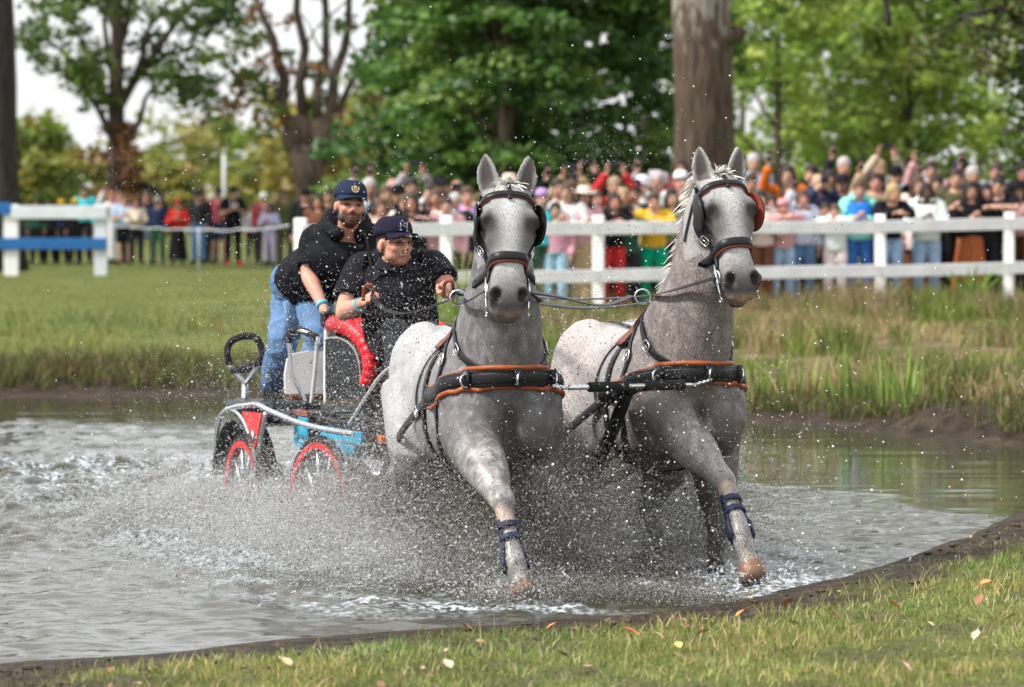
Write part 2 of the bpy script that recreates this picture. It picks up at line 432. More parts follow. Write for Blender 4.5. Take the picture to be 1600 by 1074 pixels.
def scatter(n, x0, x1, y0, y1, cond):
    x = rng.uniform(x0, x1, n); y = rng.uniform(y0, y1, n); k = cond(x, y)
    x, y = x[k], y[k]; return np.stack([x, y, gz(x, y) - .005], 1)
GREEN = [(.10, .16, .025), (.16, .21, .04), (.24, .26, .06), (.36, .31, .13), (.44, .36, .19)]
near_ok = lambda x, y: (shore(x, y)[0] - margin(x, y) * 1.0 + (fbm(np.stack([x * 3, y * 3], 1), 3, 5) - .5) * .9 + rng.normal(0, .09, len(x)) > .50) & (fbm(np.stack([x * 4, y * 4], 1), 3, 61) > .41)
pn = scatter(120000, -3.2, 4.4, 11.6, 24, lambda x, y: near_ok(x, y) & (np.abs(x) < .16 * y + .6))
tn = .45 + 1.0 * fbm(pn[:, :2] * 2.2, 3, 62)[:, None] * (1 + (fbm(pn[:, :2] * 1.3, 2, 59) - .5)[:, None] * np.array([[1.1, .1, .2]]))
blades('near_bank_grass', pn, .022 + .045 * fbm(pn[:, :2] * 3, 2, 63), .0055, GREEN, [2, 4, 4.5, 4.4, 3.4], 'short sparse grass on the near bank in front of the water', lean=.8, tint=tn)
pt = scatter(1100, -3, 4.2, 11.6, 22, lambda x, y: near_ok(x, y))
pm = scatter(90000, -3.2, 4.4, 11.6, 25, lambda x, y: (shore(x, y)[0] > .18) & ~near_ok(x, y) & (fbm(np.stack([x * 5, y * 5], 1), 2, 69) > .44) & (np.abs(x) < .16 * y + .6))
blades('muddy_edge_grass', pm, .028, .005, [(.26, .21, .12), (.16, .13, .07), (.14, .16, .04), (.09, .07, .04)], [2, 2, 1.6, 2], 'trampled thin grass in the mud of the near waterline', lean=1.1)
blades('near_bank_stalks', pt, .11, .004, [(.30, .30, .09), (.48, .42, .24)], [1, 1.4], 'thin straw stalks standing in the near bank grass', lean=.7)
far_l = lambda x, y: (y - np.interp(x, FAR[:, 0], FAR[:, 1]) + (fbm(np.stack([x * 1.2, y * 1.2], 1), 3, 6) - .5) * 1.4 > .75) & (np.abs(x) < .155 * y + 1)
pl = scatter(130000, -16, 9, 36, 100, lambda x, y: far_l(x, y) & (x - (y - 35) * .04 < 2.2) & (rng.uniform(0, 1, len(x)) < np.clip(42 / y, .15, 1) ** 2))
tl = (.30 + .85 * fbm(pl[:, :2] * .8, 3, 64))[:, None] * (1 + (fbm(pl[:, :2] * .35, 2, 65) - .5)[:, None] * np.array([[.9, .1, -.3]]))
blades('far_bank_grass', pl, .04 + .20 * sstep(.45, .75, fbm(pl[:, :2] * np.array([1.1, .8]), 3, 66)) * (pl[:, 1] < 52), .018, GREEN, [2.2, 4, 3.5, 2, 1], 'grass on the far bank left of the white fence', lean=.6, seg=1, tint=tl)
pe = scatter(150000, -9, 6.5, 28, 39.5, lambda x, y: (lambda s: (s > .05) & (s < 1.5) & (np.abs(x) < .155 * y + 1) & (fbm(np.stack([x * 1.6, y * 1.6], 1), 3, 67) > .28 + .07 * (s < .25)))(y - np.interp(x, FAR[:, 0], FAR[:, 1])) & ((np.hypot((x - 3.95) / .8, (y - 30.3) / .8) > 1) | (rng.uniform(0, 1, len(x)) < .25)))
blades('waterline_grass', pe, .07 + .20 * fbm(pe[:, :2] * 2, 2, 68), .012, [(.20, .15, .08), (.14, .10, .05), (.09, .12, .025), (.15, .18, .04), (.06, .045, .025)], [1.6, 2, 3, 2.4, 2.2], 'ragged grass hanging over the far waterline', lean=.8)
pr = scatter(90000, -1.5, 9.5, 30, 54, lambda x, y: far_l(x, y) & (x - (y - 35) * .04 > -.6) & (fbm(np.stack([x * 1.3, y * .8], 1), 3, 71) > .43))
hscale = .10 + .32 * sstep(.38, .62, fbm(pr[:, :2] * .55, 3, 72))
pg_ = fbm(pr[:, :2] * np.array([1.0, .5]), 3, 73); k1 = rng.uniform(0, 1, len(pr)) < np.clip(.42 + 6 * (pg_ - .50), .03, .9)
tr_ = (.22 + 1.0 * fbm(pr[:, :2] * 1.1, 3, 74))[:, None]
blades('dry_bank_grass', pr[k1], hscale[k1], .014, [(.52, .40, .22), (.42, .32, .16), (.36, .25, .13), (.24, .24, .07)], [2, 2, 1.3, 1.6], 'tall dry straw grass on the far bank below the fence', lean=.55, tint=tr_[k1])
blades('green_bank_grass', pr[~k1], hscale[~k1] * .8, .016, [(.13, .19, .03), (.20, .25, .05), (.30, .32, .09)], [2, 2, 1], 'green grass growing between the straw on the far bank', lean=.45, tint=tr_[~k1])

def leafy_clump(name, base, n, h, w, spread, pal, label, cat='plant', arch=.5, group=None):
    """upright clump of long blades (reed, iris): every blade a tapering curved strip"""
    V = []; F = []; C = []
    for i in range(n):
        a = random.uniform(0, 2 * math.pi); r = spread * math.sqrt(random.random()); hh = h * random.uniform(.6, 1.1)
        p = Vector((math.cos(a) * r, math.sin(a) * r, -.02)); la = a + random.uniform(-.8, .8); lm = arch * random.uniform(.1, 1) * hh
        sd = Vector((-math.sin(la + random.uniform(-1, 1)), math.cos(la), 0)); c = np.array(random.choice(pal)) * random.uniform(.8, 1.2)
        k0 = len(V)
        for s in range(6):
            t = s / 5; q = p + Vector((math.cos(la) * lm * t * t, math.sin(la) * lm * t * t, hh * (t - .22 * t * t * arch)))
            ww = w * (1 - t ** 2.2) * .5 + .0008
            V += [q - sd * ww, q + sd * ww]; C += [c, c]
        F += [[k0 + 2 * s, k0 + 2 * s + 1, k0 + 2 * s + 3, k0 + 2 * s + 2] for s in range(5)]
    me = mesh_np('leaves', V, F); set_col(me, np.array(C))
    o = link(name, me, leaf_mat); o.location = base
    return tag(o, label, cat, group)
IRIS = [(.16, .27, .04), (.24, .34, .07), (.11, .20, .03), (.34, .36, .12)]
def ground_pt(px, d): x = (px - 800) / FPX * d; return (x, d, gz1(x, d))
leafy_clump('iris_plant', ground_pt(1522, 51.2), 46, .75, .05, .16, IRIS, 'green sword-leaved plant at the foot of the rightmost fence post', arch=.75, group='leafy clumps on the far bank')
for px, d, h, nn, lb in ((712, 45, 1.05, 60, 'tall bright green grass clump behind the seated driver'), (742, 47, .8, 40, 'bright green grass clump beside the left horse neck'),
                         (1400, 31.6, .62, 34, 'tall green reeds rising from the water below the straw bank'), (1340, 32.2, .5, 30, 'green reeds at the waterline right of the right horse'),
                         (1262, 32.8, .45, 26, 'small reed tuft at the waterline near the right horse'), (1446, 31.3, .38, 20, 'short reed tuft beside the mud heap'), (1205, 33.2, .5, 24, 'reed tuft beside the right horse shoulder on the far bank')):
    leafy_clump('reed_clump', ground_pt(px, d), nn, h, .022, .22, IRIS, lb, arch=.3, group='leafy clumps on the far bank')

# fallen leaves on the near bank
leaf_litter = M('dead_leaf', src='obj', rough=.7, var=.3, scale=25)
lm_ = MB()
for (x, y) in ((0, 0),):
    ring = [(0, -.5, 0), (.22, -.28, .06), (.3, 0, .1), (.2, .25, .05), (0, .5, .02), (-.2, .25, .07), (-.3, 0, .12), (-.22, -.28, .05)]
    lm_.add(ring + [(0, 0, -.02)], [[8, i, (i + 1) % 8] for i in range(8)])
leaf_me = lm_.mesh('fallen_leaf')
spots = [(1160, 968, 'large pale orange'), (1232, 952, 'rusty'), (1540, 920, 'orange'), (1396, 956, 'small orange'), (1530, 948, 'brown'), (728, 990, 'bright orange'), (860, 992, 'yellow orange'),
         (228, 1028, 'orange'), (445, 1040, 'tan'), (700, 1050, 'cream'), (1030, 1005, 'pink tan'), (1060, 1020, 'yellow'), (1100, 1000, 'tan'), (1330, 990, 'brown'), (1414, 1052, 'pink'),
         (1525, 1004, 'cream'), (1305, 975, 'rust'), (1240, 985, 'ochre'), (985, 1000, 'rust red'), (1450, 985, 'tan'), (1580, 975, 'tan'), (880, 1035, 'brown'), (560, 1045, 'pale')]
lc = {'orange': (.62, .26, .08), 'rust': (.40, .16, .07), 'rusty': (.42, .18, .08), 'brown': (.25, .13, .07), 'tan': (.55, .38, .24), 'cream': (.46, .38, .28), 'pink': (.62, .40, .33), 'yellow': (.50, .36, .12), 'ochre': (.5, .33, .12), 'pale': (.45, .34, .24), 'red': (.45, .14, .06)}
for i, (px, py, nm) in enumerate(spots):
    d = 16.0
    for _ in range(12):
        p = at(px, py, d); g = gz1(p.x, p.y); d *= 1 + (p.z - g) / max(CAM_H - p.z, .3) * .9
    o = link('fallen_leaf', leaf_me, leaf_litter); p = at(px, py, d); s = random.uniform(.05, .085) * (1.35 if 'large' in nm else 1)
    o.location = (p.x, p.y, gz1(p.x, p.y) + .03); o.scale = (s, s, s); o.rotation_euler = (random.uniform(.2, .7), random.uniform(-.4, .4), random.uniform(0, 6))
    o.color = (*lc[nm.split()[-1]], 1)
    nm = nm + {3: ' curled', 4: ' upper', 8: ' lower', 12: ' middle', 13: ' lower', 19: ' right hand', 20: ' edge'}.get(i, '')
    tag(o, nm + ' fallen leaf on the near bank, ' + ('at the water edge' if py - (1045 - px * .06) < -20 and px < 900 else 'in the grass') + f', {"left" if px < 550 else "middle" if px < 1000 else "right"} part' + f', number {i+1} from the list' * 0, 'leaf', 'fallen leaves on the near bank')

# clods and debris along the near waterline
mb = MB()
for i in range(300):
    px_ = U_ = random.uniform(-3.0, 4.4); yN_ = float(np.interp(px_, NEAR[:, 0], NEAR[:, 1])); y_ = yN_ - random.uniform(-.05, 1.1); r_ = random.uniform(.005, .018) * random.choice((.5, .7, 1, 1.5))
    r_ *= 1.15; mb.ell((px_, y_, gz1(px_, y_) + r_ * .2), (r_ * random.uniform(.8, 1.7), r_, r_ * random.uniform(.3, .55)), Matrix.Rotation(random.uniform(0, 3), 3, 'Z') @ Matrix.Rotation(random.uniform(-.4, .4), 3, 'X'), 7, 5)
tag(mb.build('mud_clods', M('mud_clod', (.055, .042, .03), rough=.7, var=.5, scale=30, bump=.6, bscale=60), smooth=True), 'dark mud clods and debris along the near waterline', 'mud', kind='stuff')
# ------------------------------------------------------------------ fences
white_paint = M('white_paint', (.80, .80, .78), rough=.55, var=.16, scale=2.5, bump=.2, bscale=30)
blue_paint = M('blue_paint', (.02, .12, .34), rough=.5, var=.15, scale=5)
grey_paint = M('grey_white_paint', (.62, .66, .70), rough=.55, var=.1, scale=4)
fence = empty('rail_fence', (0, 0, 0)); tag(fence, 'long white two-rail wooden fence holding back the crowd', 'fence')
posts = []
for px in (470, 698, 935, 1155, 1376, 1576, 1790, 2010):
    d = 47.5 + (px - 470) / 1106 * 7.0; x = (px - 800) / FPX * d; posts.append(Vector((x, d, gz1(x, d))))
for i, p in enumerate(posts):
    mb = MB(); mb.box((0, 0, .60), (.075, .06, .72), bev=.012)
    o = mb.build('post', white_paint, fence, smooth=False); o.location = p; o.rotation_euler = (random.uniform(-.012, .012), random.uniform(-.012, .012), -.15)
for a, b in zip(posts, posts[1:]):
    for z, hh in ((1.15, .085), (.53, .085)):
        A, B = a + Vector((0, -.09, z)), b + Vector((0, -.09, z + random.uniform(-.012, .012))); v = B - A
        mb = MB(); mb.box((v.length / 2, 0, 0), (v.length / 2 - .004, .022, hh), bev=.006)
        o = mb.build('rail', white_paint, fence, smooth=False); o.location = A
        o.rotation_euler = (0, -math.asin(v.z / v.length), math.atan2(v.y, v.x))
jf = empty('jump_fence', (0, 0, 0)); tag(jf, 'white and blue painted obstacle fence standing on the left lawn', 'fence')
D = 80.; gl = gz1(-10, D)
def ppt(px): return Vector(((px - 800) / FPX * D, D, gl))
for px, m_, w in ((18, white_paint, .15), (158, grey_paint, .13), (-150, white_paint, .15)):
    mb = MB(); mb.box((0, 0, .70), (w, .09, .78), bev=.015); o = mb.build('post', m_, jf, smooth=False); o.location = ppt(px)
for x0, x1, y0, m_ in ((-150, 19, 326, blue_paint), (19, 168, 332, grey_paint), (-150, 168, 381, blue_paint)):
    z = CAM_H - (y0 - HORIZON) / FPX * D - gl
    A, B = ppt(x0), ppt(x1); mb = MB(); L = (B - A).length
    mb.box((L / 2, -.12, z), (L / 2 - .004, .03, .135 if m_ is not blue_paint else .12), bev=.01); o = mb.build('rail', m_, jf, smooth=False); o.location = A
tape = MB(); pts = []
for px in range(160, 471, 10):
    d = 92 - (px - 160) / 310 * 26; x = (px - 800) / FPX * d; pts.append((x, d, gz1(x, d) + .95 + .0 * px))
tape.tube(pts, .012, 5)
tag(tape.build('barrier_rope', grey_paint), 'thin pale rope strung in front of the spectators on the lawn', 'rope')
for px in (160, 310, 470):
    d = 92 - (px - 160) / 310 * 26; x = (px - 800) / FPX * d; mb = MB(); mb.tube([(0, 0, -.05), (0, 0, .6), (0, 0, 1.0)], .014, 6)
    o = mb.build('rope_stake', grey_paint); o.location = (x, d, gz1(x, d))
    tag(o, {160: 'thin rope stake beside the jump fence', 310: 'thin rope stake in the middle of the lawn', 470: 'thin rope stake near the first white fence post'}[px], 'stake', 'stakes of the barrier rope')
lp = MB(); lp.tube([(0, 0, 0), (0, 0, 2), (0, 0, 3.55)], [.08, .06, .05], 8)
o = lp.build('lamp_post', grey_paint); x = (350 - 800) / FPX * 150; o.location = (x, 150, gz1(x, 150) - .02); tag(o, 'pale slim lamp post far off among the autumn trees', 'lamp post')

# ------------------------------------------------------------------ trees
def bark_mat(name, c1, c2, c3=None, h=None):
    m = bpy.data.materials.new(name); m.use_nodes = True; n, l = m.node_tree.nodes, m.node_tree.links; b = n['Principled BSDF']
    tc = n.new('ShaderNodeTexCoord'); mp = n.new('ShaderNodeMapping'); mp.inputs['Scale'].default_value = (5, 5, .9); l.new(tc.outputs['Object'], mp.inputs['Vector'])
    nz = n.new('ShaderNodeTexNoise'); nz.inputs['Scale'].default_value = 2.2; nz.inputs['Detail'].default_value = 8; l.new(mp.outputs['Vector'], nz.inputs['Vector'])
    r = n.new('ShaderNodeValToRGB'); e = r.color_ramp.elements; e[0].position, e[1].position = .35, .65; e[0].color, e[1].color = (*c1, 1), (*c2, 1); l.new(nz.outputs['Fac'], r.inputs['Fac'])
    out = r.outputs['Color']
    if c3:      # pale flaking bark above height h
        sx = n.new('ShaderNodeSeparateXYZ'); l.new(tc.outputs['Object'], sx.inputs[0])
        z2 = n.new('ShaderNodeTexNoise'); z2.inputs['Scale'].default_value = 3.0; z2.inputs['Detail'].default_value = 6; mp2 = n.new('ShaderNodeMapping'); mp2.inputs['Scale'].default_value = (3, 3, 1.0)
        l.new(tc.outputs['Object'], mp2.inputs['Vector']); l.new(mp2.outputs['Vector'], z2.inputs['Vector'])
        ad = n.new('ShaderNodeMath'); ad.operation = 'MULTIPLY_ADD'; ad.inputs[1].default_value = 3.6; l.new(z2.outputs['Fac'], ad.inputs[0]); l.new(sx.outputs['Z'], ad.inputs[2])
        mr = n.new('ShaderNodeMapRange'); mr.inputs[1].default_value = h + 1.6; mr.inputs[2].default_value = h + 2.1; l.new(ad.outputs[0], mr.inputs[0])
        mx = n.new('ShaderNodeMix'); mx.data_type = 'RGBA'; l.new(mr.outputs[0], mx.inputs['Factor']); l.new(out, mx.inputs['A']); mx.inputs['B'].default_value = (*c3, 1); out = mx.outputs['Result']
    l.new(out, b.inputs['Base Color']); b.inputs['Roughness'].default_value = .9
    bp = n.new('ShaderNodeBump'); bp.inputs['Strength'].default_value = .9; bp.inputs['Distance'].default_value = .06; l.new(nz.outputs['Fac'], bp.inputs['Height']); l.new(bp.outputs['Normal'], b.inputs['Normal'])
    return m
bark_brown = bark_mat('bark_brown', (.035, .024, .016), (.12, .085, .058))
bark_dark = bark_mat('bark_dark', (.012, .010, .008), (.04, .032, .026))
bark_plane = bark_mat('bark_plane', (.03, .019, .012), (.095, .062, .04), (.24, .21, .18), 4.35)
tree_leaf = M('tree_leaf', src='attr', rough=.5, var=.15, scale=1.0, trans=.42, spec=.4)
def crown_mesh(clumps, n_per, size, pal, pw, r=.55, flat=.6, droop=0.):
    """leaves as small folded quads spread through clumps"""
    clumps = np.asarray(clumps, float); k = len(clumps); n = k * n_per
    c = np.repeat(clumps[:, :3], n_per, 0); rad = np.repeat(clumps[:, 3] if clumps.shape[1] > 3 else np.full(k, r), n_per)
    g = rng.normal(0, 1, (n, 3)); g /= np.linalg.norm(g, axis=1)[:, None]; g *= (rng.uniform(0, 1, n) ** .45)[:, None]
    g[:, 2] *= flat
    P = c + g * rad[:, None]; P[:, 2] -= droop * np.linalg.norm(g[:, :2], axis=1) * rad
    a = rng.normal(0, 1, (n, 3)); a[:, 2] *= .5; a /= np.linalg.norm(a, axis=1)[:, None]
    b = np.cross(a, rng.normal(0, 1, (n, 3))); b /= np.linalg.norm(b, axis=1)[:, None]
    s = size * rng.uniform(.6, 1.4, n)[:, None]
    V = np.stack([P - a * s, P - b * s * .55, P + a * s, P + b * s * .55], 1).reshape(-1, 3)
    F = np.arange(4 * n).reshape(-1, 4)
    pal = np.asarray(pal); ck = pal[rng.choice(len(pal), k, p=np.asarray(pw) / np.sum(pw))]
    C = np.repeat(np.repeat(ck, n_per, 0) * rng.uniform(.7, 1.35, (n, 1)), 4, 0)
    me = mesh_np('crown', V, F, smooth=False); set_col(me, C)
    return me
def limb_path(a, b, k=5, wig=.12):
    a, b = Vector(a), Vector(b); L = (b - a).length; out = []
    for i in range(k + 1):
        t = i / k; p = a.lerp(b, t); p.z += .12 * L * math.sin(math.pi * t) * .5
        if 0 < i < k: p += Vector((random.uniform(-1, 1), random.uniform(-1, 1), random.uniform(-1, 1))) * L * wig * .35
        out.append(p)
    return out
def trunk_mb(h, r0, r1, lean=(0, 0), flare=1.5, k=9, n=14, z0=-.15):
    mb = MB(); pts = []; rad = []
    for i in range(k + 1):
        t = i / k; z = z0 + (h - z0) * t
        pts.append((lean[0] * t + random.uniform(-1, 1) * r0 * .10, lean[1] * t + random.uniform(-1, 1) * r0 * .1, z)); rad.append((r0 + (r1 - r0) * t) * (1 + (flare - 1) * math.exp(-t * h / (r0 * 1.6))))
    mb.tube(pts, rad, n); return mb
def tree(name, px, d, h, tr, clumps_fn, nclump, n_per, leaf, pal, pw, label, bark=None, trunk_h=None, limbs=8, group='trees around the pond', flat=.6, droop=0., cr=.9, dx=0, lean=(0, 0)):
    x = (px - 800) / FPX * d + dx; base = (x, d, gz1(x, d))
    root = empty(name, base); tag(root, label, 'tree', group)
    cl = []
    while len(cl) < nclump:
        q = clumps_fn()
        cl.append((*q, cr * random.uniform(.6, 1.3)))
    th = trunk_h or h * .8
    mb = trunk_mb(th, tr, tr * .35, lean=lean)
    for q in random.sample(cl, min(limbs, len(cl))):
        z0 = min(max(q[2] * .55, .15 * th), th * .95); t = z0 / th
        s = (lean[0] * t, lean[1] * t, z0); L = (Vector(q[:3]) - Vector(s)).length
        path = limb_path(s, q[:3]); mb.tube(path, [max(.018, tr * .42 * (1 - i / len(path)) * min(1, L / (h * .3))) for i in range(len(path))], 7)
    mb.build('trunk', bark or bark_brown, root)
    link('crown', crown_mesh(cl, n_per, leaf, pal, pw, flat=flat, droop=droop), tree_leaf, root)
    return root
U = random.uniform
def ellip(cx, cy, cz, rx, ry, rz, shell=.55):
    def f():
        while True:
            v = Vector((U(-1, 1), U(-1, 1), U(-1, 1)))
            if shell < v.length < 1: return (cx + v.x * rx, cy + v.y * ry, cz + v.z * rz)
    return f
DARKG = [(.045, .085, .018), (.065, .12, .022), (.095, .16, .03), (.14, .20, .04)]
YEW = [(.055, .125, .03), (.08, .165, .035), (.12, .22, .045), (.18, .27, .06)]
BRIGHT = [(.18, .28, .04), (.25, .35, .06), (.33, .40, .08), (.12, .20, .035)]
AUT = [(.22, .24, .05), (.32, .29, .07), (.16, .21, .05), (.36, .25, .09)]
RUST = [(.26, .13, .05), (.33, .17, .07), (.18, .09, .04)]
OLIVE = [(.07, .085, .025), (.11, .12, .035), (.15, .15, .05), (.05, .06, .02)]
# big dark trunk at the left edge
tree('old_tree', 2, 86, 17, .46, ellip(-3, 1, 12.5, 5, 5, 3.5, .3), 46, 150, .16, DARKG, [2, 3, 2, 1], 'dark thick tree trunk cut by the left picture edge', bark=bark_dark, trunk_h=13)
# leafy tree with rusty ivy round its trunk
def t2():
    while True:
        p = (U(-2.1, 3.1), U(-2, 2), U(3.9, 10))
        if p[2] > 4.0 + .9 * abs(math.sin(p[0] * 1.7 + .6)) or (1.6 < p[0] < 3.0 and p[2] > 3.2): return p
r2 = tree('broadleaf_tree', 184, 100, 11, .30, t2, 120, 60, .12, DARKG, [2, 3, 3, 1], 'leafy green tree over the left lawn with rusty creeper round its trunk', trunk_h=9, limbs=9, cr=.68, group='trees around the pond')
link('creeper', crown_mesh([(U(-.55, .55), U(-.6, .3), U(.9, 3.6), .42) for _ in range(26)], 60, .10, RUST, [2, 1.5, 1.5]), tree_leaf, r2)
lb = MB(); lb.tube(catmull([(.2, 0, 1.9), (.75, -.1, 2.0), (1.1, -.1, 1.75), (1.32, -.1, 1.4)], 5), [.11] * 6 + [.09] * 5 + [.06] * 5, 8); lb.build('broken_limb', bark_dark, r2)
# pollard tree with upright stems
x = (482 - 800) / FPX * 92; rp = empty('pollard_tree', (x, 92, gz1(x, 92))); tag(rp, 'pollarded tree with a swollen fork and upright thin stems', 'tree', 'trees around the pond')
mb = MB(); mb.tube([(0.03, 0, -.1), (.02, 0, 1.0), (0, 0, 2.0), (0, 0, 2.9)], [.40, .30, .33, .50], 14); mb.ell((-.22, 0, 3.1), (.42, .4, .55)); mb.ell((.3, 0, 3.0), (.40, .4, .6))
for a, b, r in (((-.4, 0, 3.2), (-1.25, .2, 6.5), .17), ((-.1, 0, 3.4), (-.35, -.2, 8), .14), ((.25, 0, 3.3), (.35, 0, 8), .13), ((.45, 0, 3.1), (1.15, .1, 6.8), .16), ((.5, .1, 3.0), (1.6, 0, 5.4), .11), ((-.4, -.1, 3.2), (-1.5, 0, 4.6), .09)):
    pth = limb_path(a, b, 6, .10); mb.tube(pth, [r * (1 - .1 * i) for i in range(7)], 8)
    for _ in range(5):
        q = random.choice(pth[1:]); mb.tube(limb_path(q, q + Vector((U(-.8, .8), U(-.4, .4), U(.4, 1.3))), 3), [.035, .028, .02, .012], 5)
mb.build('trunk', bark_brown, rp)
link('crown', crown_mesh([(U(-1.7, 1.8), U(-.8, .8), U(3.0, 8), .4) for _ in range(40)] + [(U(-1.9, -1.1), U(-.5, .5), U(3.6, 5.5), .4) for _ in range(12)], 34, .10, DARKG + RUST, [1, 2, 2, 1, 1.6, 1, 1]), tree_leaf, rp)
# autumn trees far behind the lawn
far_spec = [(40, 150, 5.2, 'yellow green bushy tree behind the jump fence'), (-60, 170, 7, 'pale green tree at the far left edge of the park'), (120, 185, 5.6, 'dull green round tree far behind the roped lawn'), (215, 210, 5.0, 'rusty low tree far behind the creeper-clad trunk'),
            (300, 200, 6.6, 'pointed yellow green tree with sky on both sides'), (375, 225, 5.2, 'low golden tree beyond the lamp post'), (420, 170, 6.3, 'orange tinged tree beside the pollard'), (520, 160, 6.8, 'yellow green tree behind the pollard fork'), (250, 165, 3.6, 'low olive shrub behind the lawn crowd'), (590, 180, 7.5, 'green far tree right of the pollard')]
for i, (px, d, h, lb_) in enumerate(far_spec):
    w = h * .42
    tree('autumn_tree', px, d, h, .16, ellip(0, 0, h * .52, w, w, h * .47, .35), 34, 55, .24, AUT if i % 3 else AUT[:3] + BRIGHT[:1], [2, 2, 2, 1.2], lb_, limbs=5, cr=h * .16, group='autumn trees beyond the lawn', flat=.8)
# hedge-like low growth closing the view at the far end
for k, px in enumerate(range(-150, 660, 90)):
    d = 240 + 14 * (k % 3); h = 3.2 + (k * 37 % 10) * .12
    tree('hedge_bush', px, d, h, .10, ellip(0, 0, h * .5, 2.6, 1.5, h * .5, .2), 16, 40, .34, AUT, [2, 2, 2, 1], f'far hedge bush at the end of the park, {["first","second","third","fourth","fifth","sixth","seventh","eighth","ninth"][k]} from the left', limbs=3, cr=.9, flat=.9, group='hedge bushes at the far end')
# dark spreading evergreens behind the centre crowd
for px, d, h, lb_ in ((690, 73, 8.6, 'dark green spreading evergreen behind the driver'), (790, 71, 13, 'tallest dark evergreen in the middle of the background'), (905, 74, 12, 'dark evergreen just left of the big bare trunk'), (1010, 78, 11, 'evergreen hiding behind the big bare trunk'), (735, 82, 11.5, 'evergreen standing behind the two front evergreens')):
    def fy(h=h):
        z = U(.5, h); w = 1.75 * (1 - (z / h) ** 2.2) + .3; a = U(0, 6.283); r = w * math.sqrt(U(.15, 1)); return (math.cos(a) * r, math.sin(a) * r, z)
    tree('evergreen_tree', px, d, h, .16, fy, int(17 * h), 85, .12, YEW, [2, 3, 3, 1.5], lb_, limbs=8, cr=.75, flat=.28, droop=.35, group='dark evergreens behind the crowd')
# big bare trunk between the horses
x = (1096 - 800) / FPX * 67; rt = empty('plane_tree', (x, 67, gz1(x, 67))); tag(rt, 'massive straight brown trunk with pale flaking bark behind the right horse', 'tree', 'trees around the pond')
mb = trunk_mb(11, .54, .46, flare=1.12, k=14, n=24); mb.tube(catmull([(.45, -.1, 4.0), (.60, -.12, 4.08), (.66, -.12, 4.2)], 4), .12, 8)
for q in ((-3, 1, 13), (3, 0, 13.5), (1, 3, 14), (-2, -2, 13), (2.5, -2.5, 12.8)): mb.tube(limb_path((0, 0, 9.5), q), [.3, .26, .2, .15, .1, .05], 9)
mb.build('trunk', bark_plane, rt)
link('crown', crown_mesh([(U(-4, 4), U(-4, 4), U(9.5, 15), 1.1) for _ in range(60)], 80, .17, DARKG, [2, 3, 3, 1]), tree_leaf, rt)
# bright trees on the right
for px, d, h, lb_ in ((1215, 98, 8.5, 'bright yellow green tree right of the bare trunk'), (1310, 108, 9.5, 'tall light green tree above the middle of the right crowd'), (1420, 100, 8, 'light green tree above the right crowd'), (1530, 112, 8.5, 'pale green tree near the right picture edge'), (1160, 125, 11, 'tall pale tree showing beside the bare trunk'), (1620, 104, 9, 'green tree cut by the right picture edge'), (1370, 128, 11.5, 'far light green tree filling the gap above the crowd')):
    def fb(h=h):
        z = U(.7, h); w = 2.1 * math.sin(math.pi * min(.98, .18 + .8 * z / h)) + .3; a = U(0, 6.283); r = w * math.sqrt(U(.1, 1)); return (math.cos(a) * r, math.sin(a) * r, z)
    tree('light_tree', px, d, h, .13, fb, int(15 * h), 62, .12, BRIGHT, [2, 3, 2, 1.6], lb_, limbs=7, cr=.66, flat=.6, group='light green trees on the right')
# overhanging dark branches at upper right
x = (1840 - 800) / FPX * 56; ro = empty('oak_tree', (x, 56, gz1(x, 56))); tag(ro, 'olive dark tree whose branches hang into the upper right corner', 'tree', 'trees around the pond')
mb = trunk_mb(10, .42, .22, k=9)
cl = []
for a, b in (((0, 0, 3.6), (-3.2, -.5, 4.1)), ((0, 0, 4.4), (-4.6, .3, 5.6)), ((0, 0, 3.2), (-2.2, .2, 3.1)), ((0, 0, 5.5), (-4.9, -.6, 6.6)), ((0, 0, 4.8), (-2.4, -1, 5.0)), ((0, 0, 6), (2, 2, 8)), ((0, 0, 5), (2.6, -1, 7)), ((0, 0, 6.5), (-1, 3, 9))):
    pth = limb_path(a, b, 7, .2); mb.tube(pth, [.13 * (1 - .11 * i) for i in range(8)], 7)
    for q in pth[2:]:
        for _ in range(5): 
            e = q + Vector((U(-.6, .6), U(-.6, .6), U(-.75, .45))); mb.tube([q, (q + e) / 2 + Vector((0, 0, .05)), e], [.022, .016, .008], 4); cl.append((*e, .42))
mb.tube(catmull([(-4.45, 0, 5.7), (-4.38, 0, 5.0), (-4.3, 0, 4.5), (-4.22, 0, 3.95)], 4), .045, 6)
mb.build('trunk', bark_dark, ro)
link('crown', crown_mesh(cl, 42, .075, OLIVE + DARKG[:2], [2, 2.5, 1.5, 2, 1, 1], flat=.9), tree_leaf, ro)

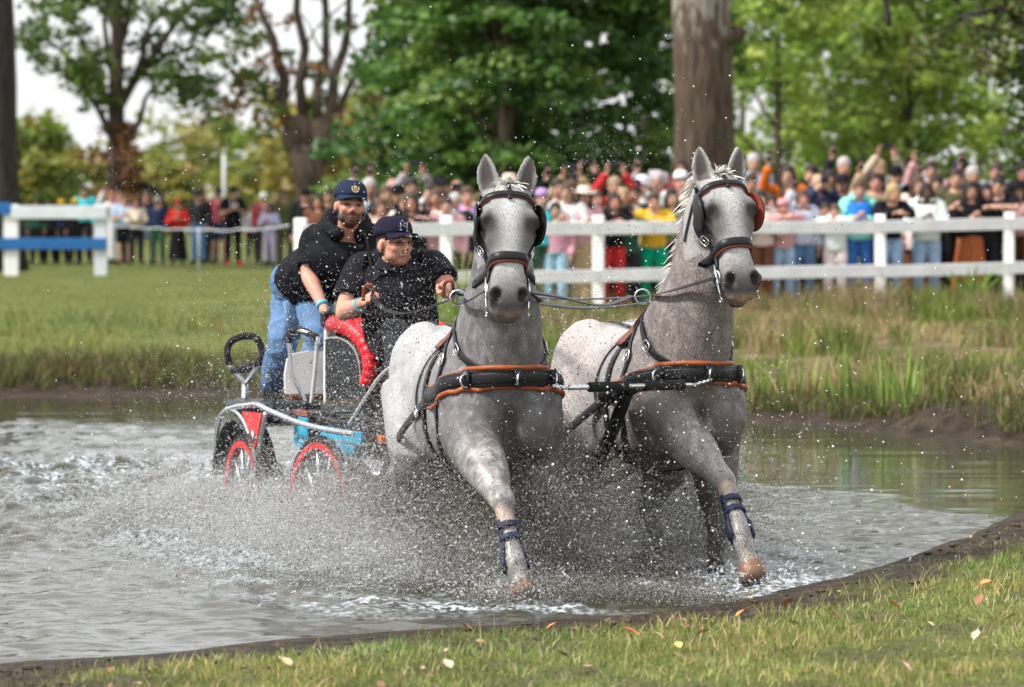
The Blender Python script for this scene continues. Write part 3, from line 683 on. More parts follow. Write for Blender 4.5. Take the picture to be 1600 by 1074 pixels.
# the park goes on to both sides: more trees of the same kinds
def copy_tree(src, px, d, sc, rz, label):
    x = (px - 800) / FPX * d; r = src.copy(); COL.objects.link(r); r.location = (x, d, gz1(x, d)); r.scale = (sc,) * 3; r.rotation_euler = (0, 0, rz); r['label'] = label
    for ch in src.children:
        c = ch.copy(); COL.objects.link(c); c.parent = r
    return r
aut = [o for o in bpy.data.objects if o.name.startswith('autumn_tree')]; lig = [o for o in bpy.data.objects if o.name.startswith('light_tree')]; evg = [o for o in bpy.data.objects if o.name.startswith('evergreen_tree')]
nth = ['first', 'second', 'third', 'fourth', 'fifth', 'sixth', 'seventh', 'eighth', 'ninth', 'tenth']
for i, (px, d, sc) in enumerate(((-180, 140, 1.2), (-300, 120, 1.35), (-420, 150, 1.5), (-560, 110, 1.3), (-700, 135, 1.6), (-860, 120, 1.5), (-1020, 130, 1.5), (-480, 95, 1.4), (-1200, 110, 1.5))): copy_tree(aut[i % len(aut)] if i % 2 else lig[i % len(lig)], px, d, sc, i * 1.1, f'park tree left of the view, {nth[i]} outwards')
for i, (px, d, sc) in enumerate(((1740, 100, 1.1), (1880, 110, 1.2), (2020, 95, 1.1), (2180, 105, 1.3), (2340, 98, 1.2), (2500, 100, 1.3), (1800, 78, 1.0))): copy_tree(lig[i % len(lig)] if i % 2 else evg[i % len(evg)], px, d, sc, i * 1.7, f'park tree right of the view, {nth[i]} outwards')
# crumbs of dead leaf in the near grass
mb = MB()
for i in range(420):
    x_ = random.uniform(-3.0, 4.2); y_ = random.uniform(11.8, 21)
    if not near_ok(np.array([x_]), np.array([y_]))[0] and random.random() < .7: continue
    s_ = random.uniform(.008, .024); a_ = random.uniform(0, 6.28); z_ = gz1(x_, y_) + .022; t_ = random.uniform(-.5, .5)
    mb.add([(x_ + s_ * math.cos(a_ + k) * (1 if j_ % 2 else .6), y_ + s_ * math.sin(a_ + k), z_ + s_ * t_ * math.cos(k)) for j_, k in enumerate((0, 1.2, 2.4, 3.6, 5.0))], [[0, 1, 2, 3, 4]])
cm = mb.mesh('leaf_litter', smooth=False); cc = np.array([(.45, .25, .10), (.30, .16, .08), (.55, .44, .30), (.22, .12, .07), (.50, .33, .18)])
set_col(cm, np.repeat(cc[rng.integers(0, 5, len(cm.polygons))], 5, 0)); tag(link('leaf_litter', cm, leaf_mat), 'crumbs of dead leaves strewn through the near grass', 'leaf litter', kind='stuff')
# ------------------------------------------------------------------ horses
def coat_mat():
    m = bpy.data.materials.new('horse_coat'); m.use_nodes = True; n, l = m.node_tree.nodes, m.node_tree.links; b = n['Principled BSDF']
    tc = n.new('ShaderNodeTexCoord'); a = n.new('ShaderNodeAttribute'); a.attribute_name = 'Col'; fl = n.new('ShaderNodeAttribute'); fl.attribute_name = 'Fleck'
    sp = n.new('ShaderNodeSeparateColor'); l.new(fl.outputs['Color'], sp.inputs[0])
    mp = n.new('ShaderNodeMapping'); mp.inputs['Scale'].default_value = (1, 1, .55); l.new(tc.outputs['Object'], mp.inputs['Vector'])
    def nz(sc, det, v=None):
        z = n.new('ShaderNodeTexNoise'); z.inputs['Scale'].default_value = sc; z.inputs['Detail'].default_value = det; l.new(v or mp.outputs['Vector'], z.inputs['Vector']); return z.outputs['Fac']
    def mr(f, a0, a1, b0, b1):
        r = n.new('ShaderNodeMapRange'); r.inputs[1].default_value, r.inputs[2].default_value, r.inputs[3].default_value, r.inputs[4].default_value = a0, a1, b0, b1; l.new(f, r.inputs[0]); return r.outputs[0]
    def mul(x, y):
        q = n.new('ShaderNodeMath'); q.operation = 'MULTIPLY'; l.new(x, q.inputs[0]); l.new(y, q.inputs[1]); return q.outputs[0]
    f1 = mul(mr(nz(170, 2), .46, .62, 0, .85), sp.outputs['Red'])
    f2 = mul(mr(nz(26, 6), .40, .62, 0, .85), sp.outputs['Green'])
    m1 = n.new('ShaderNodeMix'); m1.data_type = 'RGBA'; l.new(a.outputs['Color'], m1.inputs['A']); m1.inputs['B'].default_value = (.10, .082, .075, 1); l.new(f2, m1.inputs['Factor'])
    m2 = n.new('ShaderNodeMix'); m2.data_type = 'RGBA'; l.new(m1.outputs['Result'], m2.inputs['A']); m2.inputs['B'].default_value = (.085, .058, .048, 1); l.new(f1, m2.inputs['Factor'])
    vo = n.new('ShaderNodeTexVoronoi'); vo.feature = 'SMOOTH_F1'; vo.inputs['Scale'].default_value = 19; l.new(tc.outputs['Object'], vo.inputs['Vector'])
    f3 = mul(mr(vo.outputs['Distance'], .22, .62, 0, .75), sp.outputs['Green'])                       # dapple rings
    m3 = n.new('ShaderNodeMix'); m3.data_type = 'RGBA'; l.new(m2.outputs['Result'], m3.inputs['A']); m3.inputs['B'].default_value = (.075, .072, .074, 1); l.new(f3, m3.inputs['Factor'])
    f4 = mul(mr(nz(75, 1, tc.outputs['Object']), .64, .69, 0, .9), sp.outputs['Blue'])                  # mud splashes
    m4 = n.new('ShaderNodeMix'); m4.data_type = 'RGBA'; l.new(m3.outputs['Result'], m4.inputs['A']); m4.inputs['B'].default_value = (.05, .04, .032, 1); l.new(f4, m4.inputs['Factor'])
    l.new(m4.outputs['Result'], b.inputs['Base Color'])
    l.new(mr(sp.outputs['Blue'], 0, 1, .52, .30), b.inputs['Roughness']); l.new(mr(sp.outputs['Blue'], 0, 1, .10, .38), b.inputs['Specular IOR Level'])   # wet hair shines
    bp = n.new('ShaderNodeBump'); bp.inputs['Strength'].default_value = .22; bp.inputs['Distance'].default_value = .006; l.new(nz(230, 3), bp.inputs['Height']); l.new(bp.outputs['Normal'], b.inputs['Normal'])
    return m
coat = coat_mat()
horn = M('hoof_horn', (.20, .11, .065), rough=.45, var=.35, scale=20, bump=.2, bscale=60)
eye_mat = M('dark_eye', (.012, .008, .006), rough=.06, var=.05, spec=.4)
mane_mat = M('white_hair', (.70, .68, .62), rough=.5, var=.2, scale=30)
leather = M('black_leather', (.014, .014, .016), rough=.36, var=.25, scale=14, bump=.12, bscale=120, spec=.22)
tan_leather = M('tan_leather', (.30, .075, .025), rough=.42, var=.2, scale=12, bump=.1, bscale=90)
brown_leather = M('brown_lining', (.16, .04, .022), rough=.45, var=.2, scale=12)
steel = M('steel', (.72, .72, .74), rough=.18, var=.06, metal=1.)
boot_mat = M('navy_boot', (.018, .02, .05), rough=.6, var=.3, scale=30, bump=.2)

class Frame: pass
def sring(c, u, v, ru, rv_pos, rv_neg, n=20, e=2.3):
    """superellipse ring; v side may have different radii"""
    out = []
    for k in range(n):
        a = 2 * math.pi * k / n; ca, sa = math.cos(a), math.sin(a)
        x = math.copysign(abs(ca) ** (2 / e), ca) * ru; y = math.copysign(abs(sa) ** (2 / e), sa) * (rv_pos if sa > 0 else rv_neg)
        out.append(c + u * x + v * y)
    return out
def horse(spec):
    rz = -math.pi / 2 + R(spec['heading']); fwd = Vector((math.cos(rz), math.sin(rz), 0))
    chest = at(spec['chest'][0], 600, spec['chest'][1]); org = Vector((chest.x, chest.y, 0)) - fwd * .65; org.z = spec['z']
    W = Matrix.Translation(org) @ Matrix.Rotation(rz, 4, 'Z'); Wi = W.inverted()
    def loc(px, py, d): return Wi @ at(px, py, d)
    F = Frame(); F.W = W; F.Wi = Wi; F.org = org; F.rz = rz; F.loc = loc
    X, Y, Z = Vector((1, 0, 0)), Vector((0, 1, 0)), Vector((0, 0, 1))
    mb = MB()
    # trunk
    st = [(-.935, 1.26, 1.06, .10), (-.90, 1.34, .98, .19), (-.80, 1.43, .90, .265), (-.62, 1.485, .84, .30), (-.42, 1.475, .83, .285), (-.2, 1.445, .80, .285), (0, 1.44, .77, .29), (.18, 1.475, .77, .275), (.32, 1.50, .79, .255), (.45, 1.46, .82, .25), (.55, 1.38, .87, .235), (.62, 1.29, .94, .19), (.66, 1.20, 1.02, .11)]
    rings = []
    for x, zt, zb, w in st:
        zc = zb + (zt - zb) * .47; rings.append(sring(Vector((x, 0, zc)), Y, Z, w * (1.0 + .11 * float(sstep(-.3, .4, x))), zt - zc, zc - zb, 26, 2.25))
    mb.loft(rings)
    for s in (-1, 1):
        mb.ell((-.60, .13 * s, 1.24), (.34, .165, .26), Matrix.Rotation(R(-12), 3, 'Y'))       # quarter
        mb.ell((-.66, .17 * s, 1.02), (.22, .13, .30)); mb.ell((-.52, .19 * s, 1.06), (.30, .12, .28))
        mb.ell((.50, .165 * s, 1.12), (.17, .135, .26), Matrix.Rotation(R(-18), 3, 'Y'))         # shoulder
        mb.ell((.60, .125 * s, 1.07), (.11, .125, .17))                                         # breast muscle
        mb.ell((.30, .14 * s, 1.24), (.16, .11, .27), Matrix.Rotation(R(22), 3, 'Y'))
    # neck
    pl = spec['poll_local']; O = Vector(pl)
    pts = [Vector((.34, 0, 1.20)), Vector((.44, 0, 1.36)), Vector((.56, pl[1] * .25, 1.56)), Vector((.64, pl[1] * .55, 1.75)), Vector((O.x - .12, pl[1] * .8, O.z - .20)), Vector((O.x - .07, pl[1], O.z - .075)), Vector((O.x - .045, pl[1], O.z - .02))]
    dep = [.36, .325, .265, .205, .16, .125, .09]; wid = [.235, .22, .185, .145, .118, .098, .08]
    pts = catmull(pts, 3); dep = np.interp(np.linspace(0, 6, len(pts)), range(7), dep); wid = np.interp(np.linspace(0, 6, len(pts)), range(7), wid)
    rings = []
    for i, p in enumerate(pts):
        t = (pts[min(i + 1, len(pts) - 1)] - pts[max(0, i - 1)]).normalized(); u = Y; v = t.cross(u).normalized()     # v = towards the crest/back or throat
        if v.x > 0: v = -v
        rings.append(sring(p, u, v, wid[i], dep[i], dep[i], 22, 2.1))
    mb.loft(rings)
    F.neck = pts
    # head
    yaw = R(spec['face'] - spec['heading'])          # facing relative to the body, + = to horse's left (image right)
    fh = Vector((math.cos(yaw), math.sin(yaw), 0)); tl = R(spec['tilt']); roll = R(spec.get('roll', 0))
    a = (fh * math.sin(tl) - Z * math.cos(tl)).normalized(); f = (fh * math.cos(tl) + Z * math.sin(tl)).normalized(); l = f.cross(a).normalized()
    if l.dot(Vector((-fh.y, fh.x, 0))) < 0: l = -l
    if roll:
        q = Quaternion(fh, roll); a = q @ a; f = q @ f; l = q @ l
    L = .605; F.O, F.a, F.f, F.l, F.L = O, a, f, l, L
    hs = [(-.03, .02, .07, .06), (.05, .05, .11, .090), (.14, .07, .15, .104), (.24, .080, .185, .116), (.33, .080, .20, .117), (.43, .072, .185, .104), (.54, .062, .145, .086), (.65, .055, .112, .077), (.76, .052, .098, .076), (.86, .052, .098, .082), (.93, .044, .094, .078), (.98, .026, .080, .062), (1.01, .0, .055, .035)]
    rings = []
    for t, fr, bk, w in hs: rings.append(sring(O + a * (t * L), l, f, w * 1.12, fr, bk, 26, 2.35))
    mb.loft(rings)
    def hp(t, lat, fr): return O + a * (t * L) + l * (lat * 1.12) + f * fr
    F.hp = hp
    for s in (-1, 1):
        mb.tube([hp(.20, .085 * s, .05), hp(.27, .104 * s, .050), hp(.34, .108 * s, .030)], [.018, .026, .018], 10)       # brow bone
        mb.tube([hp(.36, .110 * s, .0), hp(.46, .092 * s, .028), hp(.56, .078 * s, .02)], [.016, .014, .008], 8)            # facial crest
        mb.ell(hp(.36, .085 * s, -.095), (.05, .05, .09), Matrix((l, f, a)).transposed())                                  # jowl
        mb.tube([hp(.80, .052 * s, .03), hp(.855, .072 * s, .034), hp(.91, .070 * s, .022)], [.020, .026, .018], 10)          # nostril wing
        mb.tube([hp(.96, .055 * s, -.02), hp(.99, .03 * s, .0)], [.022, .026], 8)
    mb.ell(hp(.995, 0, -.065), (.050, .036, .030), Matrix((l, f, a)).transposed())                                         # chin
    mb.tube([hp(.97, -.05, -.028), hp(1.0, 0, -.012), hp(.97, .05, -.028)], [.022, .026, .022], 10)                         # upper lip
    # ears
    F.ears = []
    for s, (ea, eo) in ((-1, spec['ears'][0]), (1, spec['ears'][1])):
        b0 = hp(.02, .074 * s, -.005); tipd = (-a * math.cos(R(ea)) + l * s * math.sin(R(ea)) + f * .12).normalized()
        opn = (f * math.cos(R(eo)) + l * s * math.sin(R(eo))).normalized(); sd = tipd.cross(opn).normalized(); opn = sd.cross(tipd).normalized()
        rings = []; H = .180; F.ears.append((b0, tipd, opn, sd, H))
        for t, w, dp in ((-.14, .042, .036), (.06, .048, .040), (.25, .056, .041), (.45, .054, .036), (.65, .043, .028), (.82, .029, .019), (.94, .015, .012), (1.0, .006, .006)):
            c = b0 + tipd * (t * H) + opn * (.012 * math.sin(math.pi * max(t, 0))) + l * (-s) * (.012 * t * t)
            ring = []
            for k in range(9):                                           # outer shell
                an = math.pi * k / 8; ring.append(c + sd * (math.cos(an) * w) - opn * (math.sin(an) * dp))
            for k in range(1, 8):                                          # cupped inside
                an = math.pi * (8 - k) / 8; q = max(.0, min(1, (t - .0) / .12)) * (1 if t < .9 else .3)
                ring.append(c + sd * (math.cos(an) * w * .72) - opn * (math.sin(an) * (dp - .017) * q - .004))
            rings.append(ring)
        mb.loft(rings)
    # legs
    F.legs = {}
    def leg(name, joints, rad, top):
        j = [Vector(p) for p in joints]; pts = catmull([top] + j, 5)
        rr = np.interp(np.linspace(0, len(j), len(pts)), range(len(j) + 1), rad)
        mb.tube(pts, list(rr), 16); F.legs[name] = (j, pts, rr)
    for name, s in (('RF', -1), ('LF', 1)):
        e, k, ft, hf = [Vector(v) for v in spec[name]]
        m1 = e.lerp(k, .45); c1 = k.lerp(ft, .14); c2 = k.lerp(ft, .55); pas = ft.lerp(hf, .45)
        e2 = e + (e - k).normalized() * .06
        leg(name, [e2, m1, e.lerp(k, .82), k, c1, c2, ft, pas, ft.lerp(hf, .72)], [.15, .142, .108, .066, .062, .046, .040, .053, .041, .049], Vector((.46, .14 * s, 1.12)))
        mb.ell(k, (.052, .056, .06)); mb.ell(ft - (hf - ft).normalized() * .0 + Vector((-.012, 0, 0)), (.05, .046, .048))
        ax = (e - k).normalized(); mb.ell(e.lerp(k, .22) + Vector((.02, .0, 0)), (.10, .10, .17), ax.to_track_quat('Z', 'Y').to_matrix())
    for name, s in (('RH', -1), ('LH', 1)):
        sf, hk, ft, hf = [Vector(v) for v in spec[name]]
        leg(name, [sf, sf.lerp(hk, .55), hk, hk.lerp(ft, .2), hk.lerp(ft, .6), ft, ft.lerp(hf, .45), ft.lerp(hf, .75)], [.19, .155, .088, .058, .048, .041, .05, .04, .048], Vector((-.58, .16 * s, 1.16)))
        mb.ell(hk + Vector((-.03, 0, .03)), (.05, .042, .065))
    me = remesh(mb, .0095, 7, .5)
    V = get_v(me)
    # surface work: nostrils, eye sockets, mouth line, muscle grooves
    def dent(c, r, depth, dirv):
        nonlocal V
        d2 = np.linalg.norm(V - np.array(c), axis=1); w = np.clip(1 - (d2 / r) ** 2, 0, 1) ** 1.5
        V = V + np.array(dirv)[None] * (w * depth)[:, None]
    hv = lambda p: np.stack([(p - np.array(O)) @ np.array(a) / L, (p - np.array(O)) @ np.array(l), (p - np.array(O)) @ np.array(f)], 1)
    for s in (-1, 1):
        dent(hp(.86, .062 * s, .058), .036, .045, -(f * .85 + l * s * .5) ); dent(hp(.895, .055 * s, .05), .026, .024, -(f + l * s * .3))
        dent(hp(.30, .122 * s, .012), .034, .014, -l * s)
        dent(hp(.44, .10 * s, -.03), .06, .012, -l * s); dent(hp(.62, .085 * s, .0), .075, .016, -l * s); dent(hp(.52, .085 * s, .04), .06, .010, -l * s)
        dent(hp(.945, .08 * s, -.025), .020, .014, -l * s)
        dent(hp(.15, .10 * s, .05), .035, .014, -l * s)
    nb = V[:, 0] + .0; body = V[:, 2] < 1.7
    g = (fbm(V * np.array([7, 7, 7.]), 3, 90) - .5) * .012 * body; nrm = np.empty(len(V) * 3, np.float32); me.vertices.foreach_get('normal', nrm); nrm = nrm.reshape(-1, 3)
    V = V + nrm * g[:, None]
    def groove(P, rad, depth):
        nonlocal V
        Q = np.array([tuple(p) for p in catmull(P, 8)]); d_ = np.sqrt(((V[:, None, :] - Q[None]) ** 2).sum(2)).min(1); V = V - nrm * (np.exp(-(d_ / rad) ** 2) * depth)[:, None]
    for s in (-1, 1):
        groove([(O.x - .10, pl[1] + .09 * s, 1.88), (.64, pl[1] * .5 + .13 * s, 1.62), (.60, .13 * s, 1.36)], .026, .016)       # jugular groove
        groove([(.34, .14 * s, 1.50), (.46, .24 * s, 1.36), (.60, .25 * s, 1.20)], .028, .016)                                 # front of the shoulder blade
        groove([(.24, .30 * s, 1.34), (.28, .33 * s, 1.15), (.36, .30 * s, .94)], .03, .016)                                   # behind the triceps
        groove([(.64, .20 * s, 1.12), (.60, .10 * s, .98), (.52, .06 * s, .88)], .03, .022)                                    # between breast and forearm
        groove([(-.36, .30 * s, 1.30), (-.32, .30 * s, 1.1), (-.26, .26 * s, .92)], .05, .018)                                  # flank
    for nm in ('RF', 'LF'):
        e_, k_ = Vector(spec[nm][0]), Vector(spec[nm][1]); groove([e_ + Vector((.09, .03, -.02)), e_.lerp(k_, .5) + Vector((.06, .03, 0)), k_ + Vector((.03, .02, .05))], .018, .010); groove([e_ + Vector((.06, -.07, -.02)), e_.lerp(k_, .6) + Vector((.04, -.055, 0))], .018, .010)
    # folds where neck meets the breast; the breast groove
    V[:, 0] -= .045 * np.exp(-(V[:, 1] / .030) ** 2) * np.exp(-((V[:, 2] - 1.05) / .12) ** 2) * (V[:, 0] > .5)
    put_v(me, V)
    # coat colours
    n = len(V); base = np.array(spec['coat']); C = np.tile(base, (n, 1)); Fk = np.zeros((n, 3))
    def mixc(w, c):
        nonlocal C
        w = np.clip(w, 0, 1)[:, None]; C = C * (1 - w) + np.array(c) * w
    H = hv(V); head = (H[:, 0] > -.25) & (H[:, 0] < 1.15) & (np.abs(H[:, 1]) < .165) & (H[:, 2] > np.where(H[:, 0] > .55, -.125, -.22)) & (H[:, 2] < .14) & (V[:, 2] > 1.4)
    nf = fbm(V * 6, 3, 33); 
    rump = 1 - sstep(-.30, .10, V[:, 0]); mixc(rump * .85, spec['rump'])
    neckw = sstep(.25, .5, V[:, 0]) * (1 - head); mixc(neckw * .8, spec['neck'])
    wet = sstep(.45, .60, V[:, 0]) * (1 - sstep(1.02, 1.26, V[:, 2] + (nf - .5) * .25)) * sstep(.55, .72, V[:, 2]); mixc(wet * .58, (.055, .055, .057))      # soaked breast
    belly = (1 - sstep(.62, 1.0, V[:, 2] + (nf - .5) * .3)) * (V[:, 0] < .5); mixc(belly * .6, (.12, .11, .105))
    for nm in F.legs:
        j, pts_, rr = F.legs[nm]; Pn = np.array([tuple(p) for p in pts_]); d_ = np.linalg.norm(V[:, None, :] - Pn[None, 6:, :], axis=2); near = d_.min(1) < np.interp(d_.argmin(1), range(len(rr) - 6), rr[6:]) * 1.35
        t = d_.argmin(1) / (len(rr) - 7)
        if nm in spec['lead']:
            w = near * sstep(.0, .12, t); mixc(w * .9, (.44, .42, .405))
            mixc(near * np.exp(-((t - .50) / .07) ** 2) * .8, (.60, .42, .32)); mixc(near * sstep(.8, .9, t), (.66, .60, .52))
            Fk[:, 1] = np.where(w > .5, .25, Fk[:, 1])
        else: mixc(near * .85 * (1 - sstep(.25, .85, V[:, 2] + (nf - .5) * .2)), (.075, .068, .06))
    hw = head * 1.0
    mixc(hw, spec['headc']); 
    mixc(hw * sstep(.55, .84, H[:, 0]) * .55, (.20, .19, .195)); mixc(hw * sstep(.74, .92, H[:, 0] + (nf - .5) * .12) * .92, (.068, .065, .068))
    mixc(hw * np.exp(-((H[:, 1]) / .055) ** 2) * (H[:, 2] > .02) * (1 - sstep(.62, .80, H[:, 0])) * .9, (.60, .595, .585))
    for s in (-1, 1):
        mixc(hw * np.exp(-(np.linalg.norm(V - np.array(hp(.315, .094 * s, .045)), axis=1) / .050) ** 2) * 1.7, (.025, .022, .023))  # dark skin round the eye, widened by painted-in shade of the eye hollow
        mixc(hw * np.exp(-(np.linalg.norm(V - np.array(hp(.44, .088 * s, .035)), axis=1) / .065) ** 2) * .85, (.11, .10, .10))  # shade down the side of the face, painted into the coat
        mixc(hw * np.clip(2.2 * np.exp(-(np.linalg.norm((H - np.array((.872, .066 * s, 0)))[:, :2] * np.array((L * .75, 1)), axis=1) / .024) ** 2), 0, 1) * (H[:, 2] > 0), (.012, .009, .009))
    mixc(hw * sstep(.955, 1.0, H[:, 0]) * (H[:, 2] > -.05) * .85, spec['lip'])
    earz = (H[:, 0] < -.02) & (np.abs(H[:, 1]) > .03) & (np.abs(H[:, 1]) < .25) & (H[:, 2] > -.12)
    mixc(earz * sstep(.02, .10, -H[:, 0]) * .7, np.array(spec['headc']) * 1.15)
    for b0, tipd, opn, sd, EH in F.ears:
        q = V - np.array(b0); t = q @ np.array(tipd) / EH; x = np.abs(q @ np.array(sd)); w = np.interp(t, [0, .25, .65, .94, 1], [.040, .042, .031, .008, .001])
        mixc((t > .04) * (t < .97) * (np.abs(q @ np.array(opn)) < .08) * sstep(.2, .55, nrm @ np.array(opn)) * (1 - sstep(.55, 1.0, x / w)) * .92, (.09, .075, .068))
    Fk[:, 0] = np.clip(spec['fleck'] * (.35 + .65 * neckw + .2 * head - .3 * rump), 0, 1)
    Fk[:, 1] = np.maximum(Fk[:, 1], spec['dapple'] * (.5 + .5 * neckw)); Fk[:, 1] *= (1 - .72 * rump) * (1 - .75 * head)
    Fk[:, 0] = np.where(wet > .5, .4, Fk[:, 0])
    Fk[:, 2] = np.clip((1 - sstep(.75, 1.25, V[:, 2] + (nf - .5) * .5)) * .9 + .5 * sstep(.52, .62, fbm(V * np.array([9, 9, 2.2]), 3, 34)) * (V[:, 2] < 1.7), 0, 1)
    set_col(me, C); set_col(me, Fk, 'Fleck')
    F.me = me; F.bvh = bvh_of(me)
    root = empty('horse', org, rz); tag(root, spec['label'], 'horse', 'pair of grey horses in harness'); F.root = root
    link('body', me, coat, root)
    for s in (-1, 1):
        e = MB(); c = hp(.305, .104 * s, .026); e.ell(c, (.025, .025, .023)); e.build('eye', eye_mat, root)
        e = MB(); e.tube(catmull([hp(.262, .108 * s, .020), hp(.278, .1245 * s, .026), hp(.31, .1245 * s, .022), hp(.335, .112 * s, .012)], 4), [.004, .006, .007, .008, .008, .008, .008, .008, .008, .008, .006, .005, .004], 8); e.build('eyelid', M('eyelid', (.035, .03, .03), rough=.4), root)
    for nm, (j, pts_, rr) in F.legs.items():
        hf = Vector(spec[nm][3]); ft = Vector(spec[nm][2]); ax = (hf - ft).normalized()
        cor = ft.lerp(hf, .62); h = MB(); u = Vector((0, 1, 0)); u = (u - ax * u.dot(ax)).normalized(); v = ax.cross(u)
        rings = []
        for t, r in ((.0, .047), (.10, .055), (.5, .062), (1.0, .072)): rings.append([cor.lerp(hf, t) + (u * math.cos(q) + v * math.sin(q) * 1.05) * r for q in [2 * math.pi * i / 18 for i in range(18)]])
        h.loft(rings); h.build('hoof', horn, root)
    # mane, forelock, tail
    def hair(name, roots, n, length, down, spread, width=.006):
        V_ = []; F_ = []
        for i in range(n):
            t = U(0, len(roots) - 1.001); k = int(t); r0 = roots[k][0].lerp(roots[k + 1][0], t - k); dr = roots[k][1].lerp(roots[k + 1][1], t - k)
            r0 = r0 + Vector((U(-1, 1), U(-1, 1), U(-1, 1))) * .012; Ln = length * U(.6, 1.15); dv = (dr + Vector((U(-1, 1), U(-1, 1), U(-1, 1))) * spread).normalized()
            sd = dv.cross(Vector((U(-1, 1), U(-1, 1), U(-1, 1)))).normalized() * width; k0 = len(V_)
            for s in range(5):
                q = s / 4; p = r0 + dv * (Ln * q) + down * (Ln * q * q * .8); w = sd * (1 - .75 * q); V_ += [p - w, p + w]
            F_ += [[k0 + 2 * s, k0 + 2 * s + 1, k0 + 2 * s + 3, k0 + 2 * s + 2] for s in range(4)]
        return link(name, mesh_np(name, V_, F_), mane_mat, root)
    crest = []
    for i in range(6, len(pts)):
        t = (pts[min(i + 1, len(pts) - 1)] - pts[i - 1]).normalized(); v = t.cross(Y).normalized(); v = v if v.x < 0 else -v
        crest.append((pts[i] + v * (dep[i] * .96), (v + Y * spec['mane_side'] * .9).normalized()))
    hair('mane', crest, spec['mane_n'], .13, Vector((0, 0, -1)) * .75, .35)
    hair('forelock', [(hp(-.02, -.02, -.01), -a * .45 + f * .5), (hp(-.02, .03, -.01), -a * .45 + f * .5)], 110, .085, a * .5, .55)
    hair('tail', [(Vector((-.93, -.01, 1.32)), Vector((-.6, 0, -.4))), (Vector((-.95, .01, 1.28)), Vector((-.6, 0, -.5)))], 160, .62, Vector((0, 0, -1)) * .9, .16, .009)
    # tendon boots on the leading leg
    for nm in spec['lead']:
        k, ft = Vector(spec[nm][1]), Vector(spec[nm][2]); ax = (ft - k).normalized(); fr = Vector((1, 0, 0)); fr = (fr - ax * fr.dot(ax)).normalized(); sd = ax.cross(fr)
        bo = empty('tendon_boot', org, rz); tag(bo, f'navy open-front boot on the raised foreleg of the {spec["side"]} horse', 'leg boot', 'tendon boots'); b = MB(); rings = []
        for t in np.linspace(.30, 1.10, 8):
            c = k.lerp(ft, t); r = .050 + .012 * (t > .85) - .004 * math.sin(t * 5)
            ring = [c + (fr * math.cos(q) + sd * math.sin(q)) * r for q in np.linspace(R(62), R(298), 13)] + [c + (fr * math.cos(q) + sd * math.sin(q)) * (r - .010) for q in np.linspace(R(298), R(62), 13)]
            rings.append(ring)
        b.loft(rings); b.build('shell', boot_mat, bo)
        for t in (.42, .62):
            c = k.lerp(ft, t); b = MB(); b.band([c + (fr * math.cos(q) + sd * math.sin(q)) * .0505 for q in np.linspace(R(-75), R(75), 12)], [fr * math.cos(q) + sd * math.sin(q) for q in np.linspace(R(-75), R(75), 12)], .028, .006); b.build('strap', boot_mat, bo)
    return F

def wl(spec_org, rz): pass
SP_L = dict(side='left', label='light grey horse with dark wet breast, left of the pair, facing the camera', heading=14, chest=(795, 17.95), z=-.33, poll_local=(.80, -.045, 2.155), face=9, tilt=17, roll=-2,
            ears=((10, 12), (10, 14)), coat=(.27, .272, .278), rump=(.39, .39, .395), neck=(.235, .235, .24), headc=(.27, .27, .275), lip=(.24, .18, .155), fleck=.8, dapple=.7, mane_side=.2, mane_n=160, lead=('RF',))
SP_R = dict(side='right', label='flea-bitten grey horse with pinkish speckled neck, right of the pair', heading=18, chest=(1090, 18.45), z=-.33, poll_local=(.80, .055, 2.205), face=22, tilt=21, roll=2,
            ears=((4, 10), (16, 10)), coat=(.33, .308, .30), rump=(.42, .38, .365), neck=(.29, .25, .238), headc=(.34, .328, .325), lip=(.36, .25, .18), fleck=1.0, dapple=.55, mane_side=-.9, mane_n=420, lead=('RF',))
def prep(sp, rf, lf):
    rz = -math.pi / 2 + R(sp['heading']); fwd = Vector((math.cos(rz), math.sin(rz), 0)); ch = at(sp['chest'][0], 600, sp['chest'][1]); org = Vector((ch.x, ch.y, 0)) - fwd * .65; org.z = sp['z']
    Wi = (Matrix.Translation(org) @ Matrix.Rotation(rz, 4, 'Z')).inverted()
    sp['RF'] = [Wi @ at(*q) for q in rf]; sp['LF'] = lf
    sp['RH'] = [(-.40, -.20, .86), (-.80, -.18, .56), (-.72, -.18, .20), (-.66, -.18, .02)]; sp['LH'] = [(-.28, .20, .84), (-.52, .18, .54), (-.30, .18, .24), (-.24, .18, .08)]
prep(SP_L, [(738, 690, 17.92), (786, 786, 17.50), (805, 880, 17.33), (818, 934, 17.25)], [(.42, .19, .88), (.44, .215, .50), (.40, .22, .19), (.43, .22, .02)])
prep(SP_R, [(1048, 655, 18.45), (1131, 752, 18.2), (1157, 832, 18.0), (1178, 905, 17.93)], [(.42, .17, .90), (.45, .18, .52), (.42, .18, .20), (.45, .18, .03)])
HL = horse(SP_L); HR = horse(SP_R)
